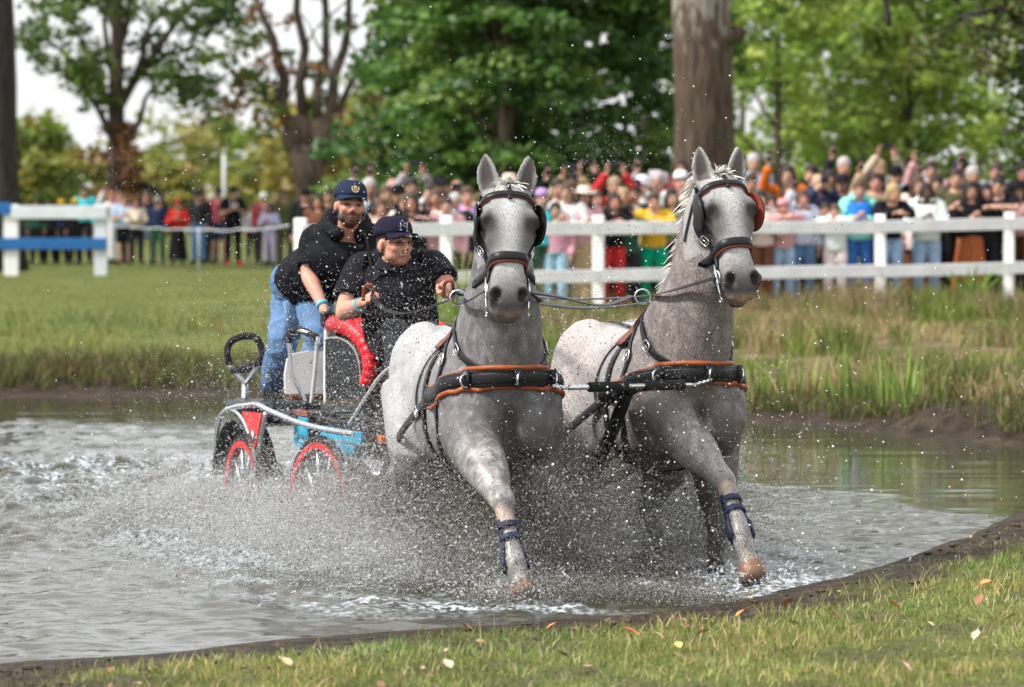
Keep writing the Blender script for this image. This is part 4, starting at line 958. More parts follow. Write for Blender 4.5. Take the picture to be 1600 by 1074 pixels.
# ------------------------------------------------------------------ harness and bridles
def snap(F, pts, off=.004, k=6, sm=True):
    P = catmull(pts, k); out = []; nr = []
    for p in P:
        h = F.bvh.find_nearest(p)
        n = h[1]; out.append(h[0]); nr.append(n)
    for _ in range(3):
        nr = [((nr[max(i - 1, 0)] + nr[i] + nr[min(i + 1, len(nr) - 1)]) / 3).normalized() for i in range(len(nr))]
    for _ in range(2): out = [out[0]] + [(out[i - 1] + out[i] * 2 + out[i + 1]) / 4 for i in range(1, len(out) - 1)] + [out[-1]]
    return [o + n * off for o, n in zip(out, nr)], nr
def ray_ring(F, c, u, v, angs, off=.004, Rr=1.0, zfun=None):
    out = []; nr = []
    for a in angs:
        d = (u * math.cos(a) + v * math.sin(a)).normalized(); o = Vector(c) + d * Rr
        if zfun: o = o + zfun(a)
        h = F.bvh.ray_cast(o, -d, Rr + .2)
        if h[0] is None: continue
        out.append(h[0]); nr.append((h[1] + d).normalized())
    for _ in range(2): out = [out[0]] + [(out[i - 1] + out[i] * 2 + out[i + 1]) / 4 for i in range(1, len(out) - 1)] + [out[-1]]
    return [p + n * off for p, n in zip(out, nr)], nr
def strap(pts, nr, w, th, name, mat, parent):
    b = MB(); b.band(pts, nr, w, th); return b.build(name, mat, parent)
def buckle(p, t, n, w, h, name, parent, r=.0035):
    t = t.normalized(); n = n.normalized(); s = t.cross(n).normalized(); b = MB(); q = p + n * .012
    b.tube(catmull([q - s * w - t * h, q + s * w - t * h, q + s * w + t * h, q - s * w + t * h], 4, loop=True), r, 8, loop=True); b.tube([q - t * h, q + t * h * .9 + n * .003], r * .7, 6)
    return b.build(name, steel, parent)
def ring_obj(c, ax, r, th, name, parent, mat=None):
    ax = Vector(ax).normalized(); u = ax.orthogonal().normalized(); v = ax.cross(u); b = MB()
    b.tube([Vector(c) + (u * math.cos(a) + v * math.sin(a)) * r for a in [2 * math.pi * i / 22 for i in range(22)]], th, 8, loop=True); return b.build(name, mat or steel, parent)
def harness(F, side):
    X, Y, Z = Vector((1, 0, 0)), Vector((0, 1, 0)), Vector((0, 0, 1))
    root = empty('harness', F.org, F.rz); tag(root, f'black breast-collar harness with tan padding on the {side} horse', 'harness', 'driving harness of the pair'); F.hroot = root
    zf = lambda a: Vector((0, 0, 1.165 + .115 * max(0, math.cos(a)) ** 1.2))
    angs = np.linspace(R(-104), R(104), 60)
    cp, cn = ray_ring(F, (.30, 0, 0), X, Y, angs, .012, 1.0, zf); F.collar = (cp, cn)
    fl = [Vector((n.x, n.y, n.z * .25)).normalized() for n in cn]
    cb = strap(cp, fl, .084, .010, 'breast_collar', leather, root)
    strap([p + n * .009 for p, n in zip(cp, fl)], fl, .046, .007, 'stitched_layer', leather, cb)
    for dz in (-.050, .050):
        pp = []
        for p, n in zip(cp, fl):
            h = F.bvh.find_nearest(p + Z * dz); pp.append(h[0] + h[1] * .008)
        b = MB(); m_ = len(pp); b.tube(pp, [.0125 * min(1, .35 + min(i, m_ - 1 - i) * .22) for i in range(m_)], 10); b.build('padding', tan_leather, cb)
    mid = len(cp) // 2
    for da, nm in ((0, 'collar_ring'), (9, 'side_ring'), (-9, 'side_ring')):
        i = mid + da; t = (cp[i + 1] - cp[i - 1]).normalized(); ring_obj(cp[i] + fl[i] * .032 - Z * .006, t * .8 + fl[i] * .5, .030, .0048, nm, cb)
        b = MB(); b.band([cp[i] + fl[i] * .022 + Z * .045, cp[i] + fl[i] * .027, cp[i] + fl[i] * .022 - Z * .045], [fl[i]] * 3, .035, .008); b.build('ring_tab', leather, cb)
    F.cring = cp[mid] + fl[mid] * .04 - Z * .03
    # straps that carry the collar
    for s in (-1, 1):
        e = cp[6] if s < 0 else cp[-7]
        p, n = snap(F, [(.28, .035 * s, 1.56), (.30, .16 * s, 1.46), (.36, .26 * s, 1.32), e + Z * .03], .006); st = strap(p, n, .034, .008, 'neck_strap', leather, root)
        i = int(len(p) * .62); buckle(p[i], p[i + 1] - p[i], n[i], .019, .024, 'buckle', st)
        k = mid + 5 * s; p, n = snap(F, [(.29, .05 * s, 1.55), (.44, .20 * s, 1.46), (.56, .20 * s, 1.37), cp[k] + Z * .035], .006); st = strap(p, n, .034, .008, 'breast_strap', leather, root)
        i = int(len(p) * .55); buckle(p[i], p[i + 1] - p[i], n[i], .019, .024, 'buckle', st)
        t = F.bvh.find_nearest(Vector((.30, .11 * s, 1.6)))[0]; tr = ring_obj(t + Z * .035 + Y * .05 * s, (1, .25 * s, 0), .036, .0048, 'terret', root)
        setattr(F, 'terret' + ('R' if s < 0 else 'L'), t + Z * .035 + Y * .05 * s)
        b = MB(); b.tube([t - Z * .01, t + Z * .02 + Y * .02 * s], [.012, .007], 8); b.build('terret_post', steel, tr)
        # side loops hanging over the barrel, trace carrier
        p, n = snap(F, [(.02, .06 * s, 1.50), (.00, .24 * s, 1.36), (.02, .32 * s, 1.16), (.10, .33 * s, 1.06)], .006); strap(p, n, .017, .006, 'trace_carrier', leather, root)
        i = len(p) - 3; buckle(p[i], p[i + 1] - p[i], n[i], .016, .022, 'buckle', root)
    p, n = ray_ring(F, (.17, 0, 1.13), Y, Z, np.linspace(R(80), R(80 + 360), 60), .006, .9); strap(p, n, .048, .009, 'girth', leather, root)
    p, n = ray_ring(F, (.20, 0, 1.13), Y, Z, np.linspace(R(48), R(132), 22), .012, .9); strap(p, n, .085, .02, 'saddle_pad', leather, root)
    strap([q + m * .02 for q, m in zip(p, n)], n, .10, .004, 'pad_edge', brown_leather, root)
    p, n = snap(F, [(.16, 0, 1.55), (-.1, 0, 1.5), (-.4, 0, 1.55), (-.7, 0, 1.52), (-.90, 0, 1.36)], .006); strap(p, n, .022, .006, 'back_strap', leather, root)
    # girth to breast, lower strap
    p, n = snap(F, [cp[7] - Z * .04, (.36, -.30, 1.02), (.28, -.27, .88), (.22, -.20, .78)], .006); strap(p, n, .03, .007, 'false_martingale', leather, root)
    p, n = snap(F, [cp[-8] - Z * .04, (.36, .30, 1.02), (.28, .27, .88), (.22, .20, .78)], .006); strap(p, n, .03, .007, 'false_martingale', leather, root)
    return root
def bridle(F, side, inner):
    root = empty('bridle', F.org, F.rz); tag(root, f'black leather bridle with blinkers on the {side} horse', 'bridle', 'bridles of the pair')
    hp, l, f, a = F.hp, F.l, F.f, F.a; Z = Vector((0, 0, 1))
    # noseband: ring tilted a little
    c = hp(.60, 0, -.045); vv = (f * 1.0 - a * .18).normalized()
    p, n = ray_ring(F, c, l, vv, np.linspace(R(-60), R(240), 44), .004, .35); nb = strap(p, n, .040, .014, 'noseband', leather, root)
    p2, n2 = ray_ring(F, c, l, vv, np.linspace(R(5), R(175), 24), .003, .35); strap([q + a * .020 for q in p2], n2, .020, .010, 'noseband_lining', brown_leather, nb)
    # browband and crown
    p, n = ray_ring(F, hp(.165, 0, -.03), l, (f - a * .62).normalized(), np.linspace(R(-8), R(188), 34), .004, .4); bb = strap(p, n, .030, .011, 'browband', leather, root)
    strap([q + a * .015 for q in p], n, .011, .010, 'brow_lining', brown_leather, bb)
    p, n = ray_ring(F, hp(.03, 0, -.06), l, (-a * .9 - f * .30).normalized(), np.linspace(R(-20), R(200), 30), .006, .4); strap(p, n, .034, .008, 'crownpiece', leather, root)
    st = [hp(-.03, 0, .03), hp(.05, 0, .08), hp(.11, 0, .10)]; p, n = snap(F, st, .006); strap(p, n, .02, .008, 'forehead_strap', leather, root)
    F.bit = {}
    for s, nm in ((-1, 'R'), (1, 'L')):
        q = [hp(.05, .11 * s, -.045), hp(.15, .14 * s, -.05), hp(.26, .15 * s, -.055), hp(.40, .14 * s, -.05), hp(.54, .115 * s, -.035), hp(.66, .10 * s, -.03), hp(.74, .095 * s, -.03)]
        p, n = snap(F, q, .007); ch = strap(p, n, .024, .009, 'cheek_strap', leather, root)
        for kk in (.16, .62):
            i = int(len(p) * kk); buckle(p[i], p[i + 1] - p[i], n[i], .016, .021, 'buckle', ch)
        q = [hp(.05, .10 * s, -.08), hp(.2, .13 * s, -.13), hp(.36, .11 * s, -.19), hp(.42, .03 * s, -.215)]; p, n = snap(F, q, .006); strap(p, n, .013, .005, 'throat_latch', leather, root)
        # blinker: cupped leather plate standing off beside the eye
        rings = []; fla = .10 if s < 0 else .24; cen = hp(.285, .108 * s, -.020); out = (l * s - f * fla).normalized(); fw = (f + l * s * fla).normalized(); b = MB(); R0 = (.074, .098)
        V = []; Fc = []; nr_, na_ = 6, 22
        for side_ in (0, 1):
            for i in range(nr_):
                for j in range(na_):
                    t = (i) / (nr_ - 1); an = 2 * math.pi * j / na_; x = math.cos(an) * R0[0] * t; y = math.sin(an) * R0[1] * t
                    pos = cen + fw * (x + .015) + a * y + out * (.022 + .012 * (1 - t * t) + .3 * max(0, x) * .5 - (.009 if side_ else 0)); V.append(pos)
        def idx(sd, i, j): return sd * nr_ * na_ + i * na_ + j % na_
        Fo = [[idx(0, i, j), idx(0, i, j + 1), idx(0, i + 1, j + 1), idx(0, i + 1, j)] for i in range(nr_ - 1) for j in range(na_)] + [[idx(0, nr_ - 1, j), idx(0, nr_ - 1, j + 1), idx(1, nr_ - 1, j + 1), idx(1, nr_ - 1, j)] for j in range(na_)]
        Fi = [[idx(1, i + 1, j), idx(1, i + 1, j + 1), idx(1, i, j + 1), idx(1, i, j)] for i in range(nr_ - 1) for j in range(na_)]
        b.add(V, Fo); bl = b.build('blinker', leather, root); b = MB(); b.add(V, Fi); b.build('blinker_lining', inner if s > 0 else leather, bl)
        # bit: ring and shank at the mouth corner
        bp = F.bvh.find_nearest(hp(.80, .10 * s, -.045))[0] + l * s * .014; F.bit[nm] = bp
        br = ring_obj(bp, l, .034, .0052, 'bit_ring', root); b = MB(); b.tube([bp - a * .065, bp, bp + a * .06, bp + a * .105], [.005, .007, .0055, .0045], 8); b.build('bit_shank', steel, br)
        ring_obj(bp + a * .112, l, .011, .003, 'shank_ring', br)
    return root
for F_, side_, inn in ((HL, 'left', leather), (HR, 'right', M('red_brown_lining', (.24, .05, .03), rough=.4, var=.25))):
    harness(F_, side_); bridle(F_, side_, inn)
# ------------------------------------------------------------------ people
skin = M('skin', src='objattr', rough=.5, var=.06, scale=25, sub=.0, spec=.22)
cloth = M('cloth', src='obj', rough=.85, var=.14, scale=14, bump=.25, bscale=160, spec=.06)
denim = M('denim', src='obj', rough=.8, var=.32, scale=7, bump=.3, bscale=220, spec=.08)
hair_m = M('hair', src='obj', rough=.5, var=.35, scale=40, bump=.4, bscale=120)
puffy = M('puffy_cloth', src='obj', rough=.55, var=.1, scale=9, bump=.5, bscale=26, spec=.12)
def basis(d, up):
    d = Vector(d).normalized(); s = d.cross(Vector(up)).normalized(); u = s.cross(d).normalized(); return d, s, u
def add_hand(mb, w, d, pn, curl=.35, sz=1., side=1, r=.0088):
    """w wrist, d pointing direction, pn palm normal (towards what is held); side=+1: thumb on cross(d,pn) side"""
    d, lat, pn = Vector(d).normalized(), None, Vector(pn); pn = (pn - d * pn.dot(d)).normalized(); lat = d.cross(pn).normalized() * side
    rot = Matrix((lat, pn, d)).transposed()
    mb.ell(w + d * .045 * sz, (.040 * sz, .0165 * sz, .052 * sz), rot, 14, 8); mb.tube([w - d * .02, w + d * .03 * sz], [.026 * sz, .030 * sz], 10)
    for k, (o, ln) in enumerate(((.031, .92), (.0105, 1.02), (-.0105, .96), (-.030, .78))):
        p = w + d * .085 * sz + lat * o * sz; a = 0; pts = [w + d * .055 * sz + lat * o * .8 * sz, p]
        for q, seg in enumerate((.040, .026, .020)):
            a += curl * (1.0 + .25 * q) * (1 + .04 * k); dr = d * math.cos(a) + pn * math.sin(a) + lat * (o * .6 * (1 - min(1, curl)))
            p = p + dr.normalized() * seg * ln * sz; pts.append(p)
        mb.tube(pts, [r * 1.15 * sz, r * 1.12 * sz, r * sz, r * .92 * sz, r * .72 * sz], 8)
    a = w + d * .022 * sz + lat * .026 * sz; b = a + (d * .55 + lat * .75 + pn * .45).normalized() * .040 * sz
    c = b + (d * .85 + lat * .05 + pn * (.25 + curl * .7) - lat * curl * .5).normalized() * .034 * sz; e = c + (d * .8 - lat * curl * .7 + pn * curl * .6).normalized() * .024 * sz
    mb.tube([a - lat * .01, a, b, c, e], [.014 * sz, .0145 * sz, .0115 * sz, .0102 * sz, .0078 * sz], 8)
def add_head(mb, c, fw, up, s=1., fat=1.0):
    f, l, u = basis(fw, up); l = -l       # l = person's left
    rot = Matrix((l, f, u)).transposed()
    P = lambda x, y, z: c + (l * x + f * y + u * z) * s
    mb.ell(P(0, -.012, .028), (.078 * s, .098 * s, .092 * s), rot, 20, 14)
    mb.ell(P(0, .022, -.045), (.062 * s * fat, .070 * s, .072 * s), rot, 18, 12)
    mb.ell(P(0, .055, -.088), (.034 * s * fat, .034 * s, .026 * s), rot); mb.ell(P(0, .040, -.010), (.066 * s * fat, .052 * s, .055 * s), rot)
    for x in (-1, 1):
        mb.ell(P(.080 * x * (1 + .6 * (fat - 1)), -.012, -.012), (.010 * s, .020 * s, .032 * s), rot, 10, 8)      # ear
        mb.ell(P(.040 * x, .064, -.024), (.026 * s * fat, .022 * s, .020 * s), rot, 10, 8)        # cheek
        mb.tube([P(.012 * x, .090, .024), P(.034 * x, .086, .030), P(.056 * x, .068, .020)], [.010 * s, .011 * s, .009 * s], 8)
        mb.ell(P(.046 * x * fat, .03, -.068), (.026 * s, .036 * s, .026 * s), rot, 10, 8)        # jaw
    mb.tube([P(0, .088, .022), P(0, .104, -.006), P(0, .114, -.026)], [.010 * s, .0115 * s, .0145 * s], 10)
    for x in (-1, 1): mb.ell(P(.013 * x, .102, -.030), (.010 * s, .011 * s, .008 * s), rot, 8, 6)
    mb.tube([P(-.022, .082, -.060), P(0, .092, -.058), P(.022, .082, -.060)], [.006 * s, .009 * s, .006 * s], 8)
    mb.tube([P(-.020, .080, -.071), P(0, .088, -.072), P(.020, .080, -.071)], [.006 * s, .0095 * s, .006 * s], 8)
    return P
def torso_rings(J, infl=0., lo=0., hi=1., g=1.):
    hl = (J['hipb'] - J['hipa']); sl = (J['shb'] - J['sha']); k = J.get('k', 1.)
    sp = catmull([J['pelvis'] - (J['chest'] - J['pelvis']) * .18, J['pelvis'], J['pelvis'].lerp(J['chest'], .5) + J.get('belly', Vector((0, 0, 0))), J['chest'], (J['sha'] + J['shb']) / 2 + (J['neck'] - J['chest']) * .12, J['neck']], 4)
    n = len(sp); wd = np.interp(np.linspace(0, 5, n), range(6), [.145, .165 * (1 + .5 * (g - 1)), .148 * g, .168 * (1 + .4 * (g - 1)), .150, .062]); dp = np.interp(np.linspace(0, 5, n), range(6), [.095, .115, .108 * (1 + 1.3 * (g - 1)), .122 * (1 + .6 * (g - 1)), .090, .058])
    rings = []
    for i in range(n):
        t = i / (n - 1)
        if t < lo - 1e-6 or t > hi + 1e-6: continue
        lat = (hl.normalized() * (1 - t) + sl.normalized() * t).normalized(); ax = (sp[min(i + 1, n - 1)] - sp[max(i - 1, 0)]).normalized(); fr = ax.cross(lat).normalized(); lat = fr.cross(ax).normalized()
        rings.append(sring(sp[i], lat, fr, wd[i] * k + infl, dp[i] * k + infl, dp[i] * k + infl, 22, 2.3))
    return rings
def limb(mb, pts, rad, infl=0., n=12):
    P = catmull(pts, 4); r = np.interp(np.linspace(0, len(pts) - 1, len(P)), range(len(pts)), rad) + infl; mb.tube(P, list(r), n)
def body_mesh(J, voxel, g=1., face=True, hands=None, fat=1.0, dec=None, foot=True):
    mb = MB(); k = J.get('k', 1.)
    mb.loft(torso_rings(J, -.012, g=g)); hc, hf, hu = J['head']
    limb(mb, [J['neck'] + (J['chest'] - J['neck']) * .25, J['neck'], hc - Vector(hu) * .05 - Vector(hf) * .012], [.070 * k, .060 * k * (1 + .9 * (fat - 1)), .056 * k * (1 + .9 * (fat - 1))])
    add_head(mb, hc, hf, hu, k * J.get('hs', 1.), fat)
    for s in 'ab':
        sh, el, wr = J['sh' + s], J['el' + s], J['wr' + s]
        limb(mb, [sh.lerp(J['neck'], .25), sh, sh.lerp(el, .45), el, el.lerp(wr, .3), wr], [.058 * k, .060 * k, .052 * k * (1 + .5 * (g - 1)), .042 * k, .045 * k * (1 + .5 * (g - 1)), .027 * k])
        hd, pn, cu, sd = J['hand' + s]; add_hand(mb, wr, hd, pn, cu, k * 1.03, sd, .0088 if voxel < .008 else .0105)
        hp, kn, an, td = J['hip' + s], J['kn' + s], J['an' + s], J['toe' + s]
        limb(mb, [hp, hp.lerp(kn, .4), kn, kn.lerp(an, .32), an], [.088 * k, .078 * k, .054 * k, .054 * k, .036 * k])
        if foot: mb.tube([an - Vector(td) * .04 * k + Vector((0, 0, -.04 * k)), an + Vector(td) * .05 * k + Vector((0, 0, -.045 * k)), an + Vector(td) * .15 * k + Vector((0, 0, -.06 * k))], [.034 * k, .036 * k, .024 * k], 10)
    me = remesh(mb, voxel, 4, .45, dec)
    V = get_v(me); c = np.ones((len(V), 3)); f, l, u = basis(hf, hu); l = -l; s = k * J.get('hs', 1.)
    q = (V - np.array(hc)) / s; X_, Y_, Z_ = q @ np.array(l), q @ np.array(f), q @ np.array(u)
    def blob(x, y, z, rx, rz, col, w=1.):
        m_ = np.clip(1.6 * np.exp(-((X_ - x) / rx) ** 2 - ((Z_ - z) / rz) ** 2), 0, 1) * (Y_ > y) * (np.abs(Z_) < .13) * (np.abs(X_) < .1) * w; 
        for i in range(3): c[:, i] = c[:, i] * (1 - m_) + col[i] * m_
    for x in (-1, 1):
        blob(.033 * x, .03, .006, .018, .0090, (.05, .04, .035)); blob(.036 * x, .03, .031, .022, .0058, (.16, .11, .09), .9); blob(.045 * x, .02, -.025, .025, .02, (1.0, .78, .72), .5)
    blob(0, .03, -.065, .024, .008, (.72, .42, .40)); blob(0, .06, -.034, .018, .004, (.5, .32, .28), .6); blob(0, .05, -.065, .022, .0022, (.25, .12, .11))
    b = J.get('beard', 0)
    if b:
        m_ = b * (Y_ > -.01) * sstep(-.028, -.055, Z_) * (Z_ > -.15) * (1 - .9 * np.exp(-((X_) / .022) ** 2 - ((Z_ + .064) / .009) ** 2)) + b * .8 * np.exp(-(X_ / .03) ** 2 - ((Z_ + .046) / .006) ** 2) * (Y_ > .05)
        m_ = np.clip(m_, 0, 1) * (np.abs(X_) < .1)
        for i in range(3): c[:, i] = c[:, i] * (1 - m_) + (.075, .085, .095)[i] * m_
    set_col(me, c); return me
def folds(me, amp, sc, seed=1):
    V = get_v(me); n = np.empty(len(V) * 3, np.float32); me.vertices.foreach_get('normal', n); n = n.reshape(-1, 3)
    d = (1 - np.abs(2 * fbm(V * np.array([sc, sc, sc * 1.6]), 3, seed) - 1)) ** 2 - .45; put_v(me, V + n * (d * amp)[:, None])
def top_mesh(J, voxel, sleeve=1., g=1., infl=.010, dec=None, hem=.02, hood=False, coat_=0.):
    mb = MB(); k = J.get('k', 1.); mb.loft(torso_rings(J, infl, lo=hem, hi=.95, g=g))
    for s in 'ab':
        sh, el, wr = J['sh' + s], J['el' + s], J['wr' + s]
        if sleeve <= .55: limb(mb, [sh.lerp(J['neck'], .3), sh, sh.lerp(el, sleeve), sh.lerp(el, sleeve * 1.6)], [.060 * k, .062 * k, .060 * k * (1 + .45 * (g - 1)), .063 * k * (1 + .45 * (g - 1))], infl)
        else: limb(mb, [sh.lerp(J['neck'], .3), sh, sh.lerp(el, .5), el, el.lerp(wr, .5), el.lerp(wr, .93)], [.064 * k, .068 * k, .060 * k, .052 * k, .048 * k, .040 * k], infl)
        if coat_: limb(mb, [J['hip' + s].lerp(J['pelvis'], .4), J['hip' + s].lerp(J['kn' + s], coat_)], [.125 * k, .13 * k], infl)
    if hood:
        f, l, u = basis(J['head'][1], J['head'][2]); c = J['neck'] + u * .05 * k
        ang = np.linspace(R(-150), R(150), 16); mb.tube([c + (-f * math.cos(a) * .085 + l * math.sin(a) * .105) * k + u * (.030 * math.cos(a)) * k for a in ang], [.030 * k + .022 * k * max(0, math.cos(a)) for a in ang], 10)
    me = remesh(mb, voxel, 4, .5, dec); folds(me, .010, 9); return me
def bottom_mesh(J, voxel, kind='trousers', g=1., infl=.012, dec=None, length=.97):
    mb = MB(); k = J.get('k', 1.)
    mb.loft(torso_rings(J, infl + .002, lo=0, hi=.24, g=1 + (g - 1) * .8))
    if kind == 'skirt':
        an = (J['ana'] + J['anb']) / 2; hp = J['pelvis']; n = 5; rings = []
        for i in range(n + 1):
            t = i / n; c = hp.lerp(an, t * length); r = (.17 + .10 * t) * k; rings.append([c + Vector((math.cos(a) * r * (1 + .06 * math.sin(7 * a)), math.sin(a) * r * .8 * (1 + .06 * math.sin(7 * a)), 0)) for a in [2 * math.pi * j / 28 for j in range(28)]])
        mb.loft(rings)
    else:
        for s in 'ab':
            hp, kn, an = J['hip' + s], J['kn' + s], J['an' + s]
            if kind == 'shorts': limb(mb, [hp, hp.lerp(kn, .5), hp.lerp(kn, .85)], [.098 * k, .090 * k, .085 * k], infl)
            else: limb(mb, [hp, hp.lerp(kn, .4), kn, kn.lerp(an, .4), kn.lerp(an, length)], [.098 * k, .088 * k, .066 * k, .066 * k, .056 * k], infl)
    me = remesh(mb, voxel, 4, .5, dec); folds(me, .012, 8, 5); return me
def shoe_mesh(J, voxel, side='a'):
    mb = MB(); k = J.get('k', 1.)
    for s in side:
        an, td = J['an' + s], Vector(J['toe' + s]).normalized(); dn = Vector((0, 0, -1))
        mb.tube([an - td * .055 * k + dn * .050 * k, an + td * .05 * k + dn * .052 * k, an + td * .14 * k + dn * .062 * k, an + td * .185 * k + dn * .068 * k], [.042 * k, .046 * k, .040 * k, .024 * k], 12); mb.tube([an + dn * .0, an + dn * .04 * k], [.044 * k, .046 * k], 10)
    return remesh(mb, voxel, 3, .5)
def hair_mesh(J, style, voxel=.011):
    mb = MB(); hc, hf, hu = J['head']; s = J.get('k', 1.) * J.get('hs', 1.); f, l, u = basis(hf, hu); l = -l; rot = Matrix((l, f, u)).transposed(); P = lambda x, y, z: hc + (l * x + f * y + u * z) * s
    mb.ell(P(0, -.016, .054), (.089 * s, .102 * s, .090 * s), rot, 20, 14); mb.ell(P(0, -.05, -.005), (.080 * s, .060 * s, .080 * s), rot)
    if style == 'long':
        mb.tube([P(0, -.07, .0), P(0, -.085, -.10), P(0, -.075, -.22), P(0, -.06, -.30)], [.085 * s, .080 * s, .075 * s, .04 * s], 12)
        for x in (-1, 1): mb.tube([P(.070 * x, .02, .05), P(.088 * x, .012, -.02), P(.090 * x, .02, -.12), P(.085 * x, .05, -.24)], [.026 * s, .030 * s, .034 * s, .020 * s], 10)
    elif style == 'bob':
        for x in (-1, 1): mb.tube([P(.068 * x, .022, .055), P(.088 * x, .0, -.01), P(.088 * x, -.005, -.09)], [.026 * s, .034 * s, .036 * s], 10)
        mb.ell(P(0, -.06, -.05), (.085 * s, .05 * s, .07 * s), rot)
    elif style == 'bun': mb.ell(P(0, -.11, .07), (.045 * s, .045 * s, .045 * s), rot)
    elif style == 'curly':
        for i in range(26):
            a = U(0, 6.28); z = U(-.05, .12); mb.ell(P(.095 * math.cos(a), -.045 + .085 * math.sin(a) * (1 if math.sin(a) < 0 else .5), z), (.036 * s,) * 3, None, 8, 6)
    me = remesh(mb, voxel, 3, .5); folds(me, .008, 30, 8); return me
def cap_mesh(J, style, infl=1.):
    hc, hf, hu = J['head']; s = J.get('k', 1.) * J.get('hs', 1.) * infl; f, l, u = basis(hf, hu); l = -l; P = lambda x, y, z: hc + (l * x + f * y + u * z) * s; mb = MB()
    rings = []
    if style in ('cap', 'beanie'):
        for t in np.linspace(0, 1, 8):
            z = .044 + .096 * math.sin(t * math.pi / 2) * (1.0 if style == 'cap' else 1.1); r = math.cos(t * math.pi / 2) ** .55 if t < 1 else .02
            rings.append([P(.091 * r * math.cos(a), -.012 + .112 * r * math.sin(a), z + .012 * (1 - t) * math.sin(a)) for a in [2 * math.pi * j / 28 for j in range(28)]])
        mb.loft(rings); 
        if style == 'cap':
            top = []; bot = []; n = 15
            V = []; F_ = []
            for k2, dz in ((0, 0), (1, -.006)):
                for i in range(5):
                    for j in range(n):
                        a = R(22) + (math.pi - R(44)) * j / (n - 1); rr = 1 + i / 4 * (.55 * math.sin(a) ** 1.3 + .02)
                        V.append(P(.090 * math.cos(a) * (1 + .05 * i / 4), -.012 + .111 * math.sin(a) * rr, .056 + dz - .004 * (i / 4) ** 1.3 - .036 * (math.cos(a) ** 2) * (i / 4)))
            idx = lambda k2, i, j: k2 * 5 * n + i * n + j
            for i in range(4):
                for j in range(n - 1): F_ += [[idx(0, i, j), idx(0, i, j + 1), idx(0, i + 1, j + 1), idx(0, i + 1, j)], [idx(1, i + 1, j), idx(1, i + 1, j + 1), idx(1, i, j + 1), idx(1, i, j)]]
            for j in range(n - 1): F_.append([idx(0, 4, j), idx(0, 4, j + 1), idx(1, 4, j + 1), idx(1, 4, j)])
            for j in (0, n - 1):
                for i in range(4): F_.append([idx(0, i, j), idx(0, i + 1, j), idx(1, i + 1, j), idx(1, i, j)])
            mb.add(V, F_); mb.ell(P(0, -.012, .134), (.008 * s,) * 3, None, 8, 6)
    else:
        for r, z in ((.19, .045), (.185, .052), (.10, .060), (.096, .10), (.080, .135), (.02, .142)): rings.append([P(r * .9 * math.cos(a), -.012 + r * math.sin(a), z + .02 * math.cos(a) ** 2 * (r > .15)) for a in [2 * math.pi * j / 28 for j in range(28)]])
        mb.loft(rings)
    return mb.mesh(style)
# ------------------------------------------------------------------ marathon carriage
CH = R(20.5); CRZ = -math.pi / 2 + CH; CORG = Vector((-.43, 20.97, -.33))
CW = Matrix.Translation(CORG) @ Matrix.Rotation(CRZ, 4, 'Z'); CWi = CW.inverted()
def cl(px, py, d): return CWi @ at(px, py, d)
carriage = empty('carriage', CORG, CRZ); tag(carriage, 'four-wheeled marathon carriage with red rims and blue and red panels behind the horses', 'carriage')
black_paint = M('black_frame', (.014, .014, .015), rough=.4, var=.3, scale=9, bump=.1, spec=.2)
rubber = M('rubber', (.012, .012, .012), rough=.75, var=.3, scale=30)
red_paint = M('red_paint', (.52, .018, .02), rough=.35, var=.12, scale=8)
red_vinyl = M('red_vinyl', (.56, .012, .02), rough=.38, var=.1, scale=8, bump=.12, bscale=60)
cyan_paint = M('blue_panel', (.01, .32, .50), rough=.4, var=.12, scale=8)
black_vinyl = M('black_vinyl', (.016, .018, .021), rough=.45, var=.2, scale=20, bump=.15, bscale=90)
white_panel = M('white_panel', (.78, .76, .74), rough=.5, var=.06, scale=4)
foam_grip = M('foam_grip', (.016, .016, .017), rough=.85, var=.2, scale=60, bump=.3, bscale=200)
silver = M('brushed_tube', (.66, .67, .69), rough=.26, var=.12, metal=1., scale=12)
def wheel(x, y, r, yaw=0.):
    w = empty('wheel', (x, y, r), 0, carriage); w.rotation_euler = (0, 0, yaw)
    n = 48; C = lambda a, rr, yy=0: Vector((math.cos(a) * rr, yy, math.sin(a) * rr)); A = [2 * math.pi * i / n for i in range(n)]
    b = MB(); b.tube([C(a, r - .024) for a in A], .024, 10, loop=True); b.build('tyre', rubber, w)
    b = MB()
    rings = [[C(a, rr, yy) for rr, yy in ((r - .040, -.026), (r - .040, .026), (r - .074, .024), (r - .074, -.024))] for a in A]; rings.append(rings[0]); b.loft(rings, cap=False); b.build('rim', red_paint, w, smooth=False)
    for i in range(12):
        a = 2 * math.pi * i / 12 + .13; b = MB(); b.tube([C(a, .06, .0), C(a, r - .072)], [.013, .011], 8); b.build('spoke', silver, w)
    b = MB(); b.tube([(0, -.085, 0), (0, -.07, 0), (0, .07, 0), (0, .085, 0)], [.035, .062, .062, .04], 18); b.build('hub', silver, w)
    b = MB(); b.tube([C(a, .14, .03) for a in A], .007, 6, loop=True); b.build('brake_disc', steel, w)
for x, y, r, yw in ((-1.40, -.66, .385, 0), (-1.40, .62, .385, 0), (.02, -.65, .42, R(7)), (.02, .60, .42, R(7))): wheel(x, y, r, yw)
def cbox(name, c, h, mat, bev=.012, rot=None, parent=None): b = MB(); b.box(c, h, rot, bev); return b.build(name, mat, parent or carriage, smooth=False)
def ctube(name, pts, r, mat, n=12, k=6, parent=None, loop=False): b = MB(); b.tube(catmull(pts, k, loop), r, n, loop=loop); return b.build(name, mat, parent or carriage)
cbox('axle', (-1.40, 0, .385), (.035, .60, .035), black_paint); cbox('axle', (.02, 0, .41), (.035, .58, .035), black_paint)
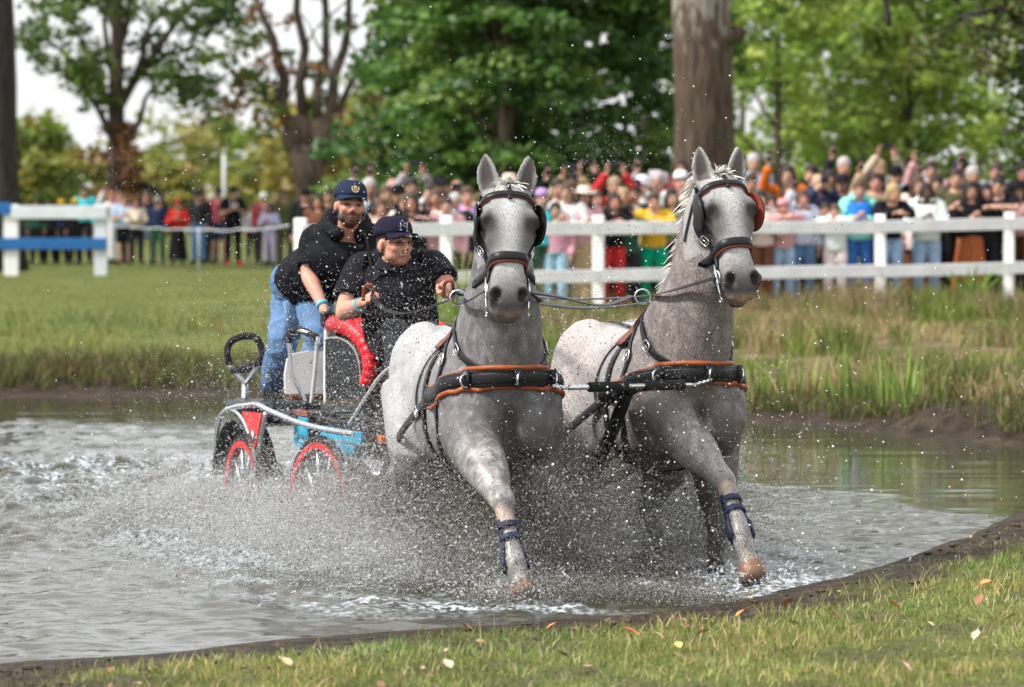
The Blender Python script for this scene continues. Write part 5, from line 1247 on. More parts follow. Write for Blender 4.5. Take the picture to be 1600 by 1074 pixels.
cbox('chassis', (-.68, 0, .60), (.92, .22, .055), black_paint); cbox('body_box', (-.15, 0, .77), (.45, .36, .15), black_paint)
cbox('front_box', (.34, 0, .70), (.22, .40, .13), black_paint)
cbox('rear_platform', (-1.42, 0, .875), (.40, .60, .028), rubber, .01)
for y in (-.54, .30): cbox('step_pad', (-1.46, y + .06, .925), (.33, .20, .026), black_vinyl, .02)
cbox('tread_mat', (-.86, -.42, .895), (.20, .22, .03), black_vinyl, .02)
# silver side rails: fender arch at the rear, then along the side
for s in (-1, 1):
    yy = .70 * s
    ctube('side_rail', [(-1.86, yy, .62), (-1.83, yy, .76), (-1.72, yy, .865), (-1.50, yy, .915), (-1.18, yy, .945), (-1.0, yy, .955), (-.72, yy, .93), (-.35, yy * .97, .895), (.05, yy * .93, .875), (.42, yy * .86, .868)], .0165, silver)
    ctube('fender_tube', [(-1.62, yy, .905), (-1.42, yy, .895), (-1.25, yy, .84), (-1.13, yy, .74), (-1.06, yy, .655), (-1.0, yy, .67), (-.93, yy, .78), (-.84, yy, .92)], .0145, silver)
    b = MB(); P = [(-1.30, yy, .905), (-.90, yy, .915), (-1.06, yy, .675)]; b.add([(x, y - .006, z) for x, y, z in P] + [(x, y + .006, z) for x, y, z in P], [[0, 1, 2], [5, 4, 3], [0, 3, 4, 1], [1, 4, 5, 2], [2, 5, 3, 0]]); b.build('red_side_panel', red_paint, carriage, smooth=False)
    b = MB(); b.tube([(-1.07, yy - .010 * (1 if s < 0 else -1), .775), (-1.07, yy - .016 * (1 if s < 0 else -1), .775)], [.035, .035], 16); b.build('round_badge', silver, carriage)
    # mudguards
    for xc, zc, rr, a0, a1 in ((-1.40, .385, .47, 20, 165),):
        b = MB(); rings = [[Vector((xc + math.cos(R(a)) * q, yy * .94 + w, zc + math.sin(R(a)) * q)) for q, w in ((rr, -.07), (rr, .07), (rr - .008, .07), (rr - .008, -.07))] for a in np.linspace(a0, a1, 14)]; b.loft(rings); b.build('mudguard', black_paint, carriage)
    cbox('blue_side_panel', (-.62, .56 * s, .82), (.12, .008, .085), cyan_paint, .004); cbox('copper_plate', (-.62, .562 * s, .925), (.12, .008, .016), M('copper_plate', (.22, .07, .04), rough=.5), .003)
    cbox('blue_side_panel', (-.08, .50 * s, .83), (.36, .008, .035), cyan_paint, .004); cbox('blue_side_panel', (-.14, .50 * s, .755), (.30, .008, .03), cyan_paint, .004)
    cbox('trim_strip', (-.05, .50 * s, .793), (.42, .007, .004), silver, .002); cbox('lower_strip', (-.05, .50 * s, .715), (.42, .007, .006), silver, .002); cbox('side_wall', (-.2, .47 * s, .80), (.55, .02, .11), black_paint, .008)
    b = MB(); rings = [[Vector((.55 + math.cos(R(a)) * q, .44 * s + w, .40 + math.sin(R(a)) * q)) for q, w in ((.34, -.16), (.34, .16), (.33, .16), (.33, -.16))] for a in np.linspace(50, 130, 12)]; b.loft(rings); b.build('front_guard', silver, carriage)
    cbox('orange_marker', (.36, .42 * s, .83), (.05, .02, .022), M('orange_plastic', (.65, .12, .02), rough=.3), .006)
    ctube('front_rail', [(.10, .52 * s, .89), (.22, .47 * s, 1.03), (.36, .42 * s, 1.17), (.50, .36 * s, 1.24), (.60, .2 * s, 1.26)], .0135, silver)
    ctube('leaf_spring', [(-1.75, .36 * s, .56), (-1.40, .36 * s, .44), (-1.05, .36 * s, .56)], .02, black_paint)
cbox('footboard', (.30, 0, .62), (.34, .40, .015), black_paint, .006); cbox('dashboard', (.63, 0, .86), (.02, .36, .24), black_paint, .01, Matrix.Rotation(R(14), 3, 'Y'))
# seat
seat = empty('driver_seat', (0, 0, 0), 0, carriage)
cbox('seat_box', (-.38, .06, 1.00), (.34, .22, .13), black_vinyl, .012, parent=seat); cbox('cushion', (-.40, .06, 1.17), (.30, .23, .045), black_vinyl, .03, parent=seat)
def shell_pt(u, v, o=0.):      # u across -1..1, v up 0..1: wrap-round backrest
    a = u * R(82); x = -.36 - math.cos(a) * (.40 + o); y = math.sin(a) * (.38 + o); h = .30 * (1 - .75 * max(0, abs(u) - .42) ** 1.5 * 2.3); return Vector((x, y, 1.08 + v * h))
b = MB(); rings = []
for u in np.linspace(-.5, 1, 33):
    rings.append([shell_pt(u, 0, .02), shell_pt(u, .5, .03), shell_pt(u, 1, .02), shell_pt(u, 1, -.02), shell_pt(u, 0, -.02)])
b.loft(rings); b.build('backrest', black_vinyl, seat)
b = MB(); pts = [shell_pt(u, 1.06, -.015) for u in np.linspace(-.5, 1, 120)]; b.tube(pts, [.052 + .003 * math.sin(i * 1.15) for i in range(120)], 14); b.build('red_roll', red_vinyl, seat)
b = MB(); b.tube([shell_pt(u, .88, .040) for u in np.linspace(-.5, 1, 60)], .005, 6); b.build('piping', white_panel, seat)
# near wing: black upholstered panel edged by the red roll
def wp(px, py): return cl(px, py, 21.62 - (px - 512) / 75 * .33)
nrm_ = (wp(575, 560) - wp(512, 560)).cross(Vector((0, 0, 1))).normalized()
if nrm_.y > 0: nrm_ = -nrm_
edge = catmull([wp(512, 527), wp(530, 525), wp(548, 532), wp(562, 548), wp(569, 570), wp(571, 601)], 4); arc = edge + [wp(512, 604)]
b = MB(); b.loft([[p - nrm_ * .02 for p in arc], [p + nrm_ * .016 for p in arc], [p.lerp(wp(538, 572), .05) + nrm_ * .024 for p in arc]]); b.build('wing_panel', black_vinyl, seat, smooth=False)
b = MB()
for p in catmull([p.lerp(wp(538, 572), .06) + nrm_ * .026 for p in edge], 2): b.ell(p, (.0042,) * 3, None, 6, 5)
tag(b.build('stud_row', white_panel, seat), kind='stuff')
rr_ = catmull([wp(505, 520) - nrm_ * .12, wp(510, 509) - nrm_ * .05, wp(530, 507), wp(551, 516), wp(568, 533), wp(578, 556), wp(580, 580), wp(574, 600)], 9); m_ = len(rr_)
b = MB(); b.tube(rr_, [(.046 + .006 * math.sin(math.pi * i / m_) + .0030 * math.sin(i * 1.5) * (i > m_ * .5)) for i in range(m_)], 16); b.build('wing_roll', red_vinyl, seat)
b = MB(); q = [wp(512, 604), wp(574, 602), wp(577, 622), wp(514, 624)]; b.loft([[p - nrm_ * .02 for p in q], [p + nrm_ * .02 for p in q]]); b.build('wing_base', black_vinyl, seat, smooth=False)
cbox('headboard', (-.86, -.05, 1.46), (.03, .20, .12), black_vinyl, .04, parent=seat)
# white bag-like board, grab handles
pw = cl(486, 581, 22.0); b = MB(); ring = [(-.17, -.125), (.15, -.125), (.155, -.02), (.14, .07), (.10, .105), (.02, .118), (-.10, .125), (-.17, .12)]
fx = Matrix.Rotation(R(-10), 3, 'Z'); b.loft([[pw + fx @ Vector((o, -y, z)) for y, z in ring] for o in (-.022, .022)]); b.build('white_board', white_panel, carriage, smooth=False)
cbox('brown_edge', tuple(pw + Vector((.0, 0, -.145))), (.05, .13, .018), M('brown_wood', (.14, .06, .03), rough=.6), .006)
h1 = empty('grab_handle', (0, 0, 0), 0, carriage)
b0, j0 = cl(382, 630, 22.5), cl(383, 600, 22.5); b = MB(); b.tube([b0, b0 + Vector((0, 0, .02)), j0], .019, 10); b.build('stem', silver, h1)
cbox('socket', tuple(b0 + Vector((0, 0, .0))), (.05, .05, .03), black_paint, .015, parent=h1)
for q in ((357, 570), (409, 566)): ctube('fork', [j0, j0.lerp(cl(*q, 22.5), .5), cl(*q, 22.5)], .0135, silver, parent=h1)
lo = [cl(x_, y_, 22.5) for x_, y_ in ((358, 570), (355, 548), (362, 533), (380, 526), (398, 527), (407, 540), (410, 558), (404, 570))]; ctube('padded_loop', lo, .021, foam_grip, parent=h1)
ctube('padded_bar', [cl(362, 578, 22.48), cl(384, 576, 22.46), cl(408, 562, 22.48)], .021, foam_grip, parent=h1)
h2 = empty('grab_handle', (0, 0, 0), 0, carriage)
ctube('hoop', [cl(479, 634, 21.9), cl(470, 612, 21.9), cl(458, 588, 21.9), cl(454, 560, 21.9), cl(452, 530, 21.9), cl(458, 517, 21.9), cl(475, 518, 21.85), cl(495, 528, 21.8), cl(495, 545, 21.8), cl(491, 590, 21.8), cl(486, 634, 21.8)], .0135, silver, parent=h2)
ctube('padded_grip', [cl(451, 536, 21.9), cl(452, 524, 21.9), cl(458, 516, 21.9), cl(468, 515, 21.88), cl(482, 521, 21.84), cl(496, 528, 21.8)], .021, foam_grip, parent=h2)
cbox('socket', tuple(cl(482, 634, 21.85)), (.06, .05, .025), black_paint, .012, parent=h2)
ctube('upright_post', [cl(509, 632, 21.75), cl(509, 570, 21.75), cl(510, 505, 21.75)], .013, white_panel); cbox('post_grip', tuple(cl(512, 499, 21.72)), (.035, .035, .045), rubber, .012)
ctube('rear_bar', [(-1.84, -.5, .80), (-1.90, 0, .80), (-1.84, .5, .80)], .02, silver)
# pole and yoke bar between the horses
ya, yb = cl(888, 606, 18.02), cl(1086, 601, 18.32); yc = ya.lerp(yb, .5)
ctube('pole', [(.55, 0, .52), (1.4, .0, .60), (2.4, yc.y * .8, .78), yc + Vector((-.05, 0, -.02))], .032, black_paint)
yk = empty('yoke_bar', (0, 0, 0), 0, carriage); ctube('bar', [ya, yc, yb], .0125, silver, parent=yk)
for t0, t1 in ((.16, .46), (.60, .91)): ctube('bar_grip', [ya.lerp(yb, t0), ya.lerp(yb, (t0 + t1) / 2), ya.lerp(yb, t1)], .024, foam_grip, parent=yk)
ctube('yoke_mount', [yc + Vector((-.35, 0, -.06)), yc + Vector((-.15, 0, -.045)), yc], .038, black_paint, parent=yk)
ctube('swingletree', [(.78, -.62, .56), (.80, 0, .56), (.78, .62, .56)], .022, black_paint)
def chain(a, b, name, label, n=6):
    root = empty(name, a); tag(root, label, 'chain', 'pole chains'); d = (b - a); L = d.length / n; d.normalize(); s = d.orthogonal().normalized(); t = d.cross(s)
    for i in range(n):
        q, u_ = d * (L * (i + .5)), (s if i % 2 else t); m = MB(); m.tube([q + d * (math.cos(g_) * L * .68) + u_ * (math.sin(g_) * L * .36) for g_ in [2 * math.pi * j / 14 for j in range(14)]], .0048, 6, loop=True); m.build('chain_link', steel, root)
chain(CW @ yb, HR.W @ HR.cring, 'pole_chain', 'steel chain from the yoke bar to the right horse collar', 7)
chain(CW @ ya, HL.W @ (HL.collar[0][len(HL.collar[0]) // 2 + 9] + Vector((.05, 0, -.03))), 'pole_chain', 'steel chain from the yoke bar to the left horse collar', 5)
# traces from collar to swingletree
for F_, sd, nm in ((HL, 0, 'left horse, outer side'), (HL, -1, 'left horse, inner side'), (HR, 0, 'right horse, inner side'), (HR, -1, 'right horse, outer side')):
    a = F_.W @ (F_.collar[0][2 if sd == 0 else -3]); ytarget = {('left', 0): -.62, ('left', -1): -.12, ('right', 0): .12, ('right', -1): .62}[(nm.split()[0], sd)]
    e = CW @ Vector((.78, ytarget, .57)); n = Vector((-1, 0, .3)) if sd == 0 else Vector((1, 0, .3)); side_v = F_.W.to_3x3() @ Vector((0, -1 if sd == 0 else 1, 0))
    mid1 = a.lerp(e, .3) + side_v * .05 + Vector((0, 0, -.03)); mid2 = a.lerp(e, .65) + side_v * .03 + Vector((0, 0, -.04)); pts = catmull([a, mid1, mid2, e], 6); b = MB(); b.band(pts, [side_v] * len(pts), .045, .010)
    tag(b.build('trace_strap', leather), f'wide black trace strap running back from the {nm}', 'strap', 'traces of the harness')
# ------------------------------------------------------------------ driver and groom
def face_dir(deg_right, down=0.):       # 0 = straight to the camera, + = towards image right
    a = R(deg_right); return Vector((math.sin(a), -math.cos(a), -math.tan(R(down)))).normalized()
def parts_person(label, cat, J, loc, pieces, group=None):
    root = empty('person', loc); tag(root, label, cat, group)
    inv = Vector(loc)
    for name, me, mat, col in pieces:
        o = link(name, me, None, root); 
        if len(me.materials) == 0: me.materials.append(mat)
        o.color = (*col, 1)
        if loc != (0, 0, 0): o.location = -inv
    return root
VX = .0085
def stroke(me_bvh, pts, r, off=.002):
    b = MB(); P = []
    for p in pts:
        h = me_bvh.find_nearest(p); P.append(h[0] + h[1] * off)
    b.tube(P, r, 6); return b
# --- driver
J = dict(pelvis=at(628, 528, 21.35), chest=at(621, 452, 21.12), neck=at(617, 414, 21.08), sha=at(561, 418, 21.15), shb=at(676, 412, 21.12), ela=at(536, 488, 21.02), wra=at(566, 474, 20.80), elb=at(702, 452, 20.98), wrb=at(692, 452, 20.70),
         hipa=at(603, 535, 21.35), hipb=at(652, 535, 21.33), kna=at(622, 524, 20.86), knb=at(676, 530, 20.86), ana=at(630, 630, 20.72), anb=at(672, 630, 20.72), toea=face_dir(17), toeb=face_dir(17), belly=Vector((0, -.05, 0)), hs=1.04)
J['head'] = (at(616, 382, 21.0), face_dir(40, -1), Vector((.02, 0, 1))); J['beard'] = .35
J['handa'] = (at(583, 460, 20.72) - J['wra'], face_dir(60, -10), 1.25, 1); J['handb'] = (at(708, 456, 20.58) - J['wrb'], Vector((-.6, -.2, -.7)), 1.25, -1)
G = 1.32
bm = body_mesh(J, .0075, G, fat=1.14); shirt = top_mesh(J, VX, .42, G, .016, hem=.0); 
tr = bottom_mesh(J, VX, 'trousers', 1.2, .016); sh = shoe_mesh(J, .009, 'a'); sh2 = shoe_mesh(J, .009, 'b'); Jh = dict(J); Jh['hs'] = J['hs'] * .90; hr = hair_mesh(Jh, 'short', .009); hc = cap_mesh(J, 'cap', 1.07)
drv = parts_person('seated driver in black polo shirt and dark cap with white monogram, holding the reins', 'person', J, tuple(J['pelvis'] - Vector((0, 0, .05))), [('body', bm, skin, (.50, .25, .175)), ('polo_shirt', shirt, cloth, (.014, .014, .018)), ('trousers', tr, cloth, (.035, .038, .048)), ('shoe', sh, cloth, (.02, .02, .02)), ('shoe', sh2, cloth, (.02, .02, .02)), ('hair', hr, hair_m, (.05, .035, .025)), ('cap', hc, cloth, (.016, .014, .028))], 'carriage crew')
off = -Vector(drv.location)
def sub(b, name, mat, parent, col=None):
    o = b.build(name, mat, parent); o.location = off if parent.type == 'EMPTY' else (0, 0, 0)
    if col: o.color = (*col, 1)
    return o
kids = {c.name.split('.')[0]: c for c in drv.children}
cb = bvh_of(hc); hcn, hfw, hup = J['head']; f_, l_, u_ = basis(hfw, hup); l_ = -l_; white_thread = M('white_thread', (.82, .82, .84), rough=.7)
def on_cap(x, z): 
    p = hcn + l_ * x + f_ * .16 + u_ * z; h = cb.ray_cast(p, -f_, .3); return (h[0] + h[1] * .0025) if h[0] else hcn + l_ * x + f_ * .10 + u_ * z
def cap_strokes(lines, r, name, mat, parent, cap_o):
    b = MB()
    for ln in lines:
        P = [on_cap(x, z) for i in range(len(ln) - 1) for x, z in [(ln[i][0] + (ln[i + 1][0] - ln[i][0]) * t, ln[i][1] + (ln[i + 1][1] - ln[i][1]) * t) for t in (0, .33, .66)]] + [on_cap(*ln[-1])]
        b.tube(P, r, 6)
    return b.build(name, mat, cap_o)
z0 = .099       # interlocked N and Y; image right is the wearer's left (+x)
cap_strokes([[(-.034, z0 - .020), (-.030, z0 + .018)], [(-.030, z0 + .018), (.008, z0 - .018)], [(.008, z0 - .018), (.011, z0 + .020)], [(-.016, z0 + .028), (.004, z0 + .004)], [(.032, z0 + .026), (.004, z0 + .004)], [(.004, z0 + .004), (.003, z0 - .028)], [(-.040, z0 - .021), (-.028, z0 - .021)], [(.024, z0 + .027), (.038, z0 + .025)], [(-.022, z0 + .029), (-.010, z0 + .027)], [(-.004, z0 - .028), (.010, z0 - .028)]], .0030, 'monogram', white_thread, drv, kids['cap'])
# collar, shoulder tabs, reflective strip, zip, wrist band, glasses
sb_ = bvh_of(shirt); nk = J['neck']
def cloth_band(pts, w, th, name, mat, col=None, k=5, src=None, off_=.003):
    P = catmull([Vector(p) for p in pts], k); o_ = []; n_ = []
    for p in P: h = (src or sb_).find_nearest(p); o_.append(h[0] + h[1] * off_); n_.append(h[1])
    for _ in range(2): n_ = [((n_[max(i - 1, 0)] + n_[i] + n_[min(i + 1, len(n_) - 1)])).normalized() for i in range(len(n_))]
    b = MB(); b.band(o_, n_, w, th); o = b.build(name, mat, kids['polo_shirt']); 
    if col: o.color = (*col, 1)
    return o
fr = face_dir(10); lt = Vector((1, .2, 0)).normalized()
b = MB(); ang = np.linspace(R(-165), R(165), 26); up_ = Vector((0, -.25, 1)).normalized()
b.band([nk + (fr * -math.cos(a) * .088 + lt * math.sin(a) * .098) + up_ * (.012 + .022 * math.cos(a)) + fr * .015 for a in ang], [(fr * -math.cos(a) + lt * math.sin(a) + Vector((0, 0, .55))) for a in ang], .062, .008); o = b.build('collar', cloth, kids['polo_shirt']); o.color = (.016, .016, .022, 1)
cloth_band([at(567, 405, 20.9), at(577, 403, 20.9), at(588, 408, 20.9)], .034, .004, 'reflective_patch', white_thread); cloth_band([at(655, 396, 20.9), at(668, 400, 20.9), at(680, 408, 20.9)], .05, .005, 'shoulder_tab', cloth, (.02, .02, .03))
cloth_band([at(560, 412, 20.9), at(580, 404, 20.9), at(600, 405, 20.9)], .06, .005, 'shoulder_tab', cloth, (.02, .02, .026))
cloth_band([at(626, 416, 20.7), at(627, 426, 20.7), at(628, 436, 20.7)], .007, .003, 'zip', silver); cloth_band([at(655, 434, 20.95), at(658, 435, 20.95), at(661, 434, 20.95)], .006, .0012, 'chest_print', white_thread)
bb_ = bvh_of(bm); wb = MB(); w_, e_ = J['wra'], J['ela']; ax = (e_ - w_).normalized(); o1 = ax.orthogonal().normalized(); o2 = ax.cross(o1)
def wrist_band(w_, e_, t, r, col, parent, name='wristband'):
    ax = (e_ - w_).normalized(); o1 = ax.orthogonal().normalized(); o2 = ax.cross(o1); c = w_.lerp(e_, t); q = [2 * math.pi * i / 20 for i in range(20)]
    b = MB(); rings = [[c + ax * h + (o1 * math.cos(a) + o2 * math.sin(a)) * rr for h, rr in ((-.011, r), (.011, r), (.011, r - .006), (-.011, r - .006))] for a in q]; rings.append(rings[0]); b.loft(rings, cap=False)
    return sub(b, name, M(name, col, rough=.5), parent)
wrist_band(J['wra'], J['ela'], .13, .037, (.08, .42, .60), drv)
gl = MB(); P = lambda x, y, z: hcn + (l_ * x + f_ * y + u_ * z) * 1.04
for s in (-1, 1):
    gl.tube([P(.034 * s + .021 * math.cos(a), .098 - .006 * abs(math.cos(a)), .004 + .014 * math.sin(a)) for a in [2 * math.pi * i / 18 for i in range(18)]], .0018, 6, loop=True); gl.tube([P(.055 * s, .094, .010), P(.080 * s, .03, .010), P(.085 * s, -.01, .004)], .0018, 6)
gl.tube([P(-.013, .103, .006), P(.013, .103, .006)], .0018, 6); sub(gl, 'glasses', M('spectacle_frame', (.02, .02, .02), rough=.3), drv)
for s in (-1, 1):
    for hn, wr in (('handa', 'wra'),): pass
# --- groom
K = dict(pelvis=at(470, 450, 22.35), chest=at(531, 400, 21.98), neck=at(543, 362, 21.88), sha=at(490, 374, 22.02), shb=at(582, 371, 21.92), ela=at(481, 428, 21.95), wra=at(506, 482, 21.78), elb=at(600, 420, 21.75), wrb=at(596, 455, 21.5),
         hipa=at(456, 458, 22.42), hipb=at(490, 462, 22.35), kna=at(441, 540, 22.32), knb=at(498, 535, 22.05), ana=at(424, 606, 22.55), anb=at(473, 610, 22.35), toea=face_dir(15), toeb=face_dir(15), beard=.9)
K['head'] = (at(547, 322, 21.78), face_dir(14, 0), Vector((.10, -.05, 1)))
K['handa'] = (at(509, 500, 21.72) - K['wra'], Vector((1, .3, 0)), .75, -1); K['handb'] = (Vector((-.2, -.3, -.6)), Vector((0, 1, 0)), .6, 1)
gb = body_mesh(K, .0075, 1.06, fat=1.03); gs = top_mesh(K, VX, .50, 1.0, .014, hem=.20); gt = bottom_mesh(K, VX, 'trousers', 1.04, .018); gsh = shoe_mesh(K, .009, 'a'); gsh2 = shoe_mesh(K, .009, 'b'); Kh = dict(K); Kh['hs'] = .90; ghr = hair_mesh(Kh, 'short', .009); gc = cap_mesh(K, 'cap', 1.05)
# vest with raised hood collar
mbv = MB(); mbv.loft(torso_rings(K, .024, lo=.25, hi=.95, g=1.1)); hf2, hl2, hu2 = basis(face_dir(12), (0, -.2, 1)); cN = K['neck'] + Vector((-.005, .01, .035))
ang = np.linspace(R(-158), R(158), 20); mbv.tube([cN + (-hf2 * math.cos(a) * .092 + hl2 * math.sin(a) * .108) + hu2 * (.055 * math.cos(a)) for a in ang], [.034 + .030 * max(0, math.cos(a)) for a in ang], 12)
for s in 'ab': mbv.ell(K['sh' + s].lerp(K['neck'], .25), (.078, .078, .07))
gv_ = remesh(mbv, VX, 4, .5); folds(gv_, .012, 9, 3)
grm = parts_person('standing groom in black vest and blue jeans leaning forward on the rear of the carriage', 'person', K, tuple(at(424, 622, 22.55)), [('body', gb, skin, (.50, .26, .185)), ('t_shirt', gs, cloth, (.012, .012, .014)), ('vest', gv_, cloth, (.013, .014, .018)), ('jeans', gt, denim, (.105, .19, .33)), ('shoe', gsh, cloth, (.02, .018, .016)), ('shoe', gsh2, cloth, (.02, .018, .016)), ('hair', ghr, hair_m, (.05, .035, .025)), ('cap', gc, cloth, (.02, .028, .055))], 'carriage crew')
off = -Vector(grm.location); kids = {c.name.split('.')[0]: c for c in grm.children}
cb = bvh_of(gc); hcn, hfw, hup = K['head']; f_, l_, u_ = basis(hfw, hup); l_ = -l_; gold = M('gold_thread', (.62, .48, .22), rough=.5)
zc = .102; cap_strokes([[(.020 * math.cos(a) + .004, zc + .024 * math.sin(a)) for a in np.linspace(R(-200), R(20), 16)], [(-.002, zc + .012), (.010, zc + .006), (.012, zc - .006), (.002, zc - .014)], [(-.002, zc + .012), (-.002, zc - .012)]], .0040, 'emblem', gold, grm, kids['cap'])
wrist_band(K['wra'], K['ela'], .10, .036, (.12, .50, .62), grm)
b = MB(); c = at(441, 452, 22.4); b.box(c, (.02, .035, .065), Matrix.Rotation(R(15), 3, 'Y'), .008); sub(b, 'belt_pouch', M('pouch_leather', (.07, .025, .015), rough=.6), grm)
jb = bvh_of(gt); b = MB(); P = []; N_ = []
for q in ((452, 468), (458, 490), (460, 512)):
    h = jb.ray_cast(at(q[0], q[1], 21.0), (at(q[0], q[1], 22.5) - at(q[0], q[1], 21.0)).normalized(), 3)
    if h[0]: P.append(h[0] + h[1] * .004); N_.append(h[1])
if len(P) == 3: b.band(P, N_, .10, .006); o = b.build('cargo_pocket', denim, kids['jeans']); o.color = (.17, .29, .44, 1)
# --- reins: from the bits through the terrets to the driver's hands
ha, hb = at(582, 462, 20.70), at(707, 456, 20.55)
def rein(pts, label, w=.030):
    P = catmull([Vector(p) for p in pts], 8); b = MB(); b.band(P, [Vector((0, -.55, .85))] * len(P), w, .006); o = b.build('rein', leather); tag(o, label, 'rein', 'reins of the pair')
    return o
tL, tR = (lambda F, k: F.W @ getattr(F, 'terret' + k)), None
rein([HL.W @ HL.bit['R'], (HL.W @ HL.bit['R']).lerp(tL(HL, 'R'), .5) + Vector((-.04, -.06, -.04)), tL(HL, 'R'), at(640, 490, 20.0), at(600, 483, 20.55), ha], 'black rein from the left horse bit, outer side, to the driver right hand')
rein([HL.W @ HL.bit['L'], (HL.W @ HL.bit['L']).lerp(tL(HL, 'L'), .5) + Vector((.07, -.08, -.03)), tL(HL, 'L'), at(800, 470, 19.5), hb], 'black rein from the left horse bit, inner side, to the driver left hand')
rein([HR.W @ HR.bit['R'], (HR.W @ HR.bit['R']).lerp(tL(HR, 'R'), .5) + Vector((-.06, -.07, -.02)), tL(HR, 'R'), at(905, 468, 19.6), at(800, 462, 20.2), hb + Vector((0, 0, .01))], 'upper black rein from the right horse bit, inner side, crossing behind the left horse')
rein([HR.W @ HR.bit['L'], (HR.W @ HR.bit['L']).lerp(tL(HR, 'L'), .5) + Vector((.08, -.06, -.02)), tL(HR, 'L'), at(930, 482, 19.8), at(820, 472, 20.25), hb + Vector((0, 0, -.01))], 'lower black rein from the right horse bit, outer side, crossing behind the left horse')
rein([HL.W @ HL.bit['L'] + Vector((0, .02, 0)), at(880, 466, 17.9), at(940, 478, 18.2), tL(HR, 'R') + Vector((-.05, .1, .0))], 'coupling rein between the left horse bit and the right horse pad')
b = MB(); b.tube(catmull([ha + Vector((-.005, 0, -.05)), ha + Vector((0, 0, .07)), ha + Vector((-.03, -.02, .30)), ha + Vector((-.06, -.02, .35))], 4), [.009] * 5 + [.006] * 4 + [.004] * 4, 8)
tag(b.build('driving_whip', leather), 'thin black whip in the driver right hand', 'whip')
for hnd, lb in ((ha, 'brown leather rein loop in the driver right hand'), (hb, 'brown leather rein loop in the driver left hand')):
    b = MB(); P = catmull([hnd + Vector((0, .02, -.05)), hnd + Vector((.0, -.02, .05)), hnd + Vector((-.04, -.01, .045)), hnd + Vector((-.05, 0, -.03))], 5); b.band(P, [Vector((0, -1, .1))] * len(P), .02, .008); tag(b.build('rein_loop', brown_leather), lb, 'rein', 'rein loops in the hands')
# ------------------------------------------------------------------ spectators
Vc = Vector
def pose_joints(p, female=False):
    J = dict(pelvis=Vc((0, 0, .95)), chest=Vc((0, .01, 1.26)), neck=Vc((0, .01, 1.44)), sha=Vc((-.185, .02, 1.385)), shb=Vc((.185, .02, 1.385)), ela=Vc((-.25, .05, 1.10)), elb=Vc((.25, .05, 1.10)), wra=Vc((-.24, -.06, .87)), wrb=Vc((.24, -.06, .87)),
             hipa=Vc((-.095, 0, .90)), hipb=Vc((.095, 0, .90)), kna=Vc((-.11, -.02, .49)), knb=Vc((.11, -.02, .49)), ana=Vc((-.12, .01, .085)), anb=Vc((.12, .01, .085)), toea=Vc((-.25, -1, 0)).normalized(), toeb=Vc((.25, -1, 0)).normalized())
    J['head'] = (Vc((0, -.02, 1.575)), Vc((0, -1, -.05)), Vc((0, 0, 1))); dn = Vc((0, -.15, -1))
    J['handa'] = (dn, Vc((1, 0, 0)), .3, 1); J['handb'] = (dn, Vc((-1, 0, 0)), .3, -1)
    def lean(dy):
        for k in ('chest', 'neck', 'sha', 'shb'): J[k] = J[k] + Vc((0, dy * (J[k].z - .95) / .45, -.02))
        J['head'] = (J['head'][0] + Vc((0, dy * 1.25, -.03)), J['head'][1], J['head'][2])
    if p in ('rail', 'rail_kid'):
        h = 1.27 if p == 'rail' else 1.40
        lean(-.10 if p == 'rail' else -.04); J.update(ela=Vc((-.26, -.20, h - .01)), elb=Vc((.26, -.20, h - .01)), wra=Vc((-.03, -.36, h)), wrb=Vc((.03, -.34, h + .02)))
        J['handa'] = (Vc((1, -.15, 0)), Vc((0, -.3, -1)), .3, -1); J['handb'] = (Vc((-1, -.15, 0)), Vc((0, -.3, -1)), .3, 1)
    elif p in ('phone1', 'wave'):
        J.update(ela=Vc((-.30, -.14, 1.42)), wra=Vc((-.22, -.26, 1.70))); J['handa'] = (Vc((.1, -.05, 1)), Vc((.2, -1, 0)), .5, -1)
    elif p == 'phone2':
        J.update(ela=Vc((-.27, -.18, 1.50)), wra=Vc((-.11, -.28, 1.76)), elb=Vc((.27, -.18, 1.50)), wrb=Vc((.11, -.28, 1.76))); J['handa'] = (Vc((.2, 0, 1)), Vc((.6, -.8, 0)), .5, -1); J['handb'] = (Vc((-.2, 0, 1)), Vc((-.6, -.8, 0)), .5, 1)
    elif p == 'camera':
        J.update(ela=Vc((-.26, -.18, 1.30)), wra=Vc((-.09, -.24, 1.49)), elb=Vc((.26, -.18, 1.30)), wrb=Vc((.09, -.24, 1.49))); J['handa'] = (Vc((.3, -.1, 1)), Vc((1, -.3, 0)), .7, -1); J['handb'] = (Vc((-.3, -.1, 1)), Vc((-1, -.3, 0)), .7, 1)
    elif p in ('clap', 'hold'):
        J.update(ela=Vc((-.27, -.06, 1.10)), wra=Vc((-.08, -.27, 1.20)), elb=Vc((.27, -.06, 1.10)), wrb=Vc((.08, -.27, 1.18))); J['handa'] = (Vc((.5, -.3, .6)), Vc((1, 0, -.3)), .25, -1); J['handb'] = (Vc((-.5, -.3, .6)), Vc((-1, 0, -.3)), .25, 1)
    elif p == 'cross':
        J.update(ela=Vc((-.25, -.05, 1.12)), wra=Vc((.04, -.20, 1.17)), elb=Vc((.25, -.05, 1.12)), wrb=Vc((-.04, -.18, 1.13))); J['handa'] = (Vc((1, .1, .1)), Vc((0, 1, 0)), .3, -1); J['handb'] = (Vc((-1, .1, .1)), Vc((0, 1, 0)), .3, 1)
    return J
TPL = {}
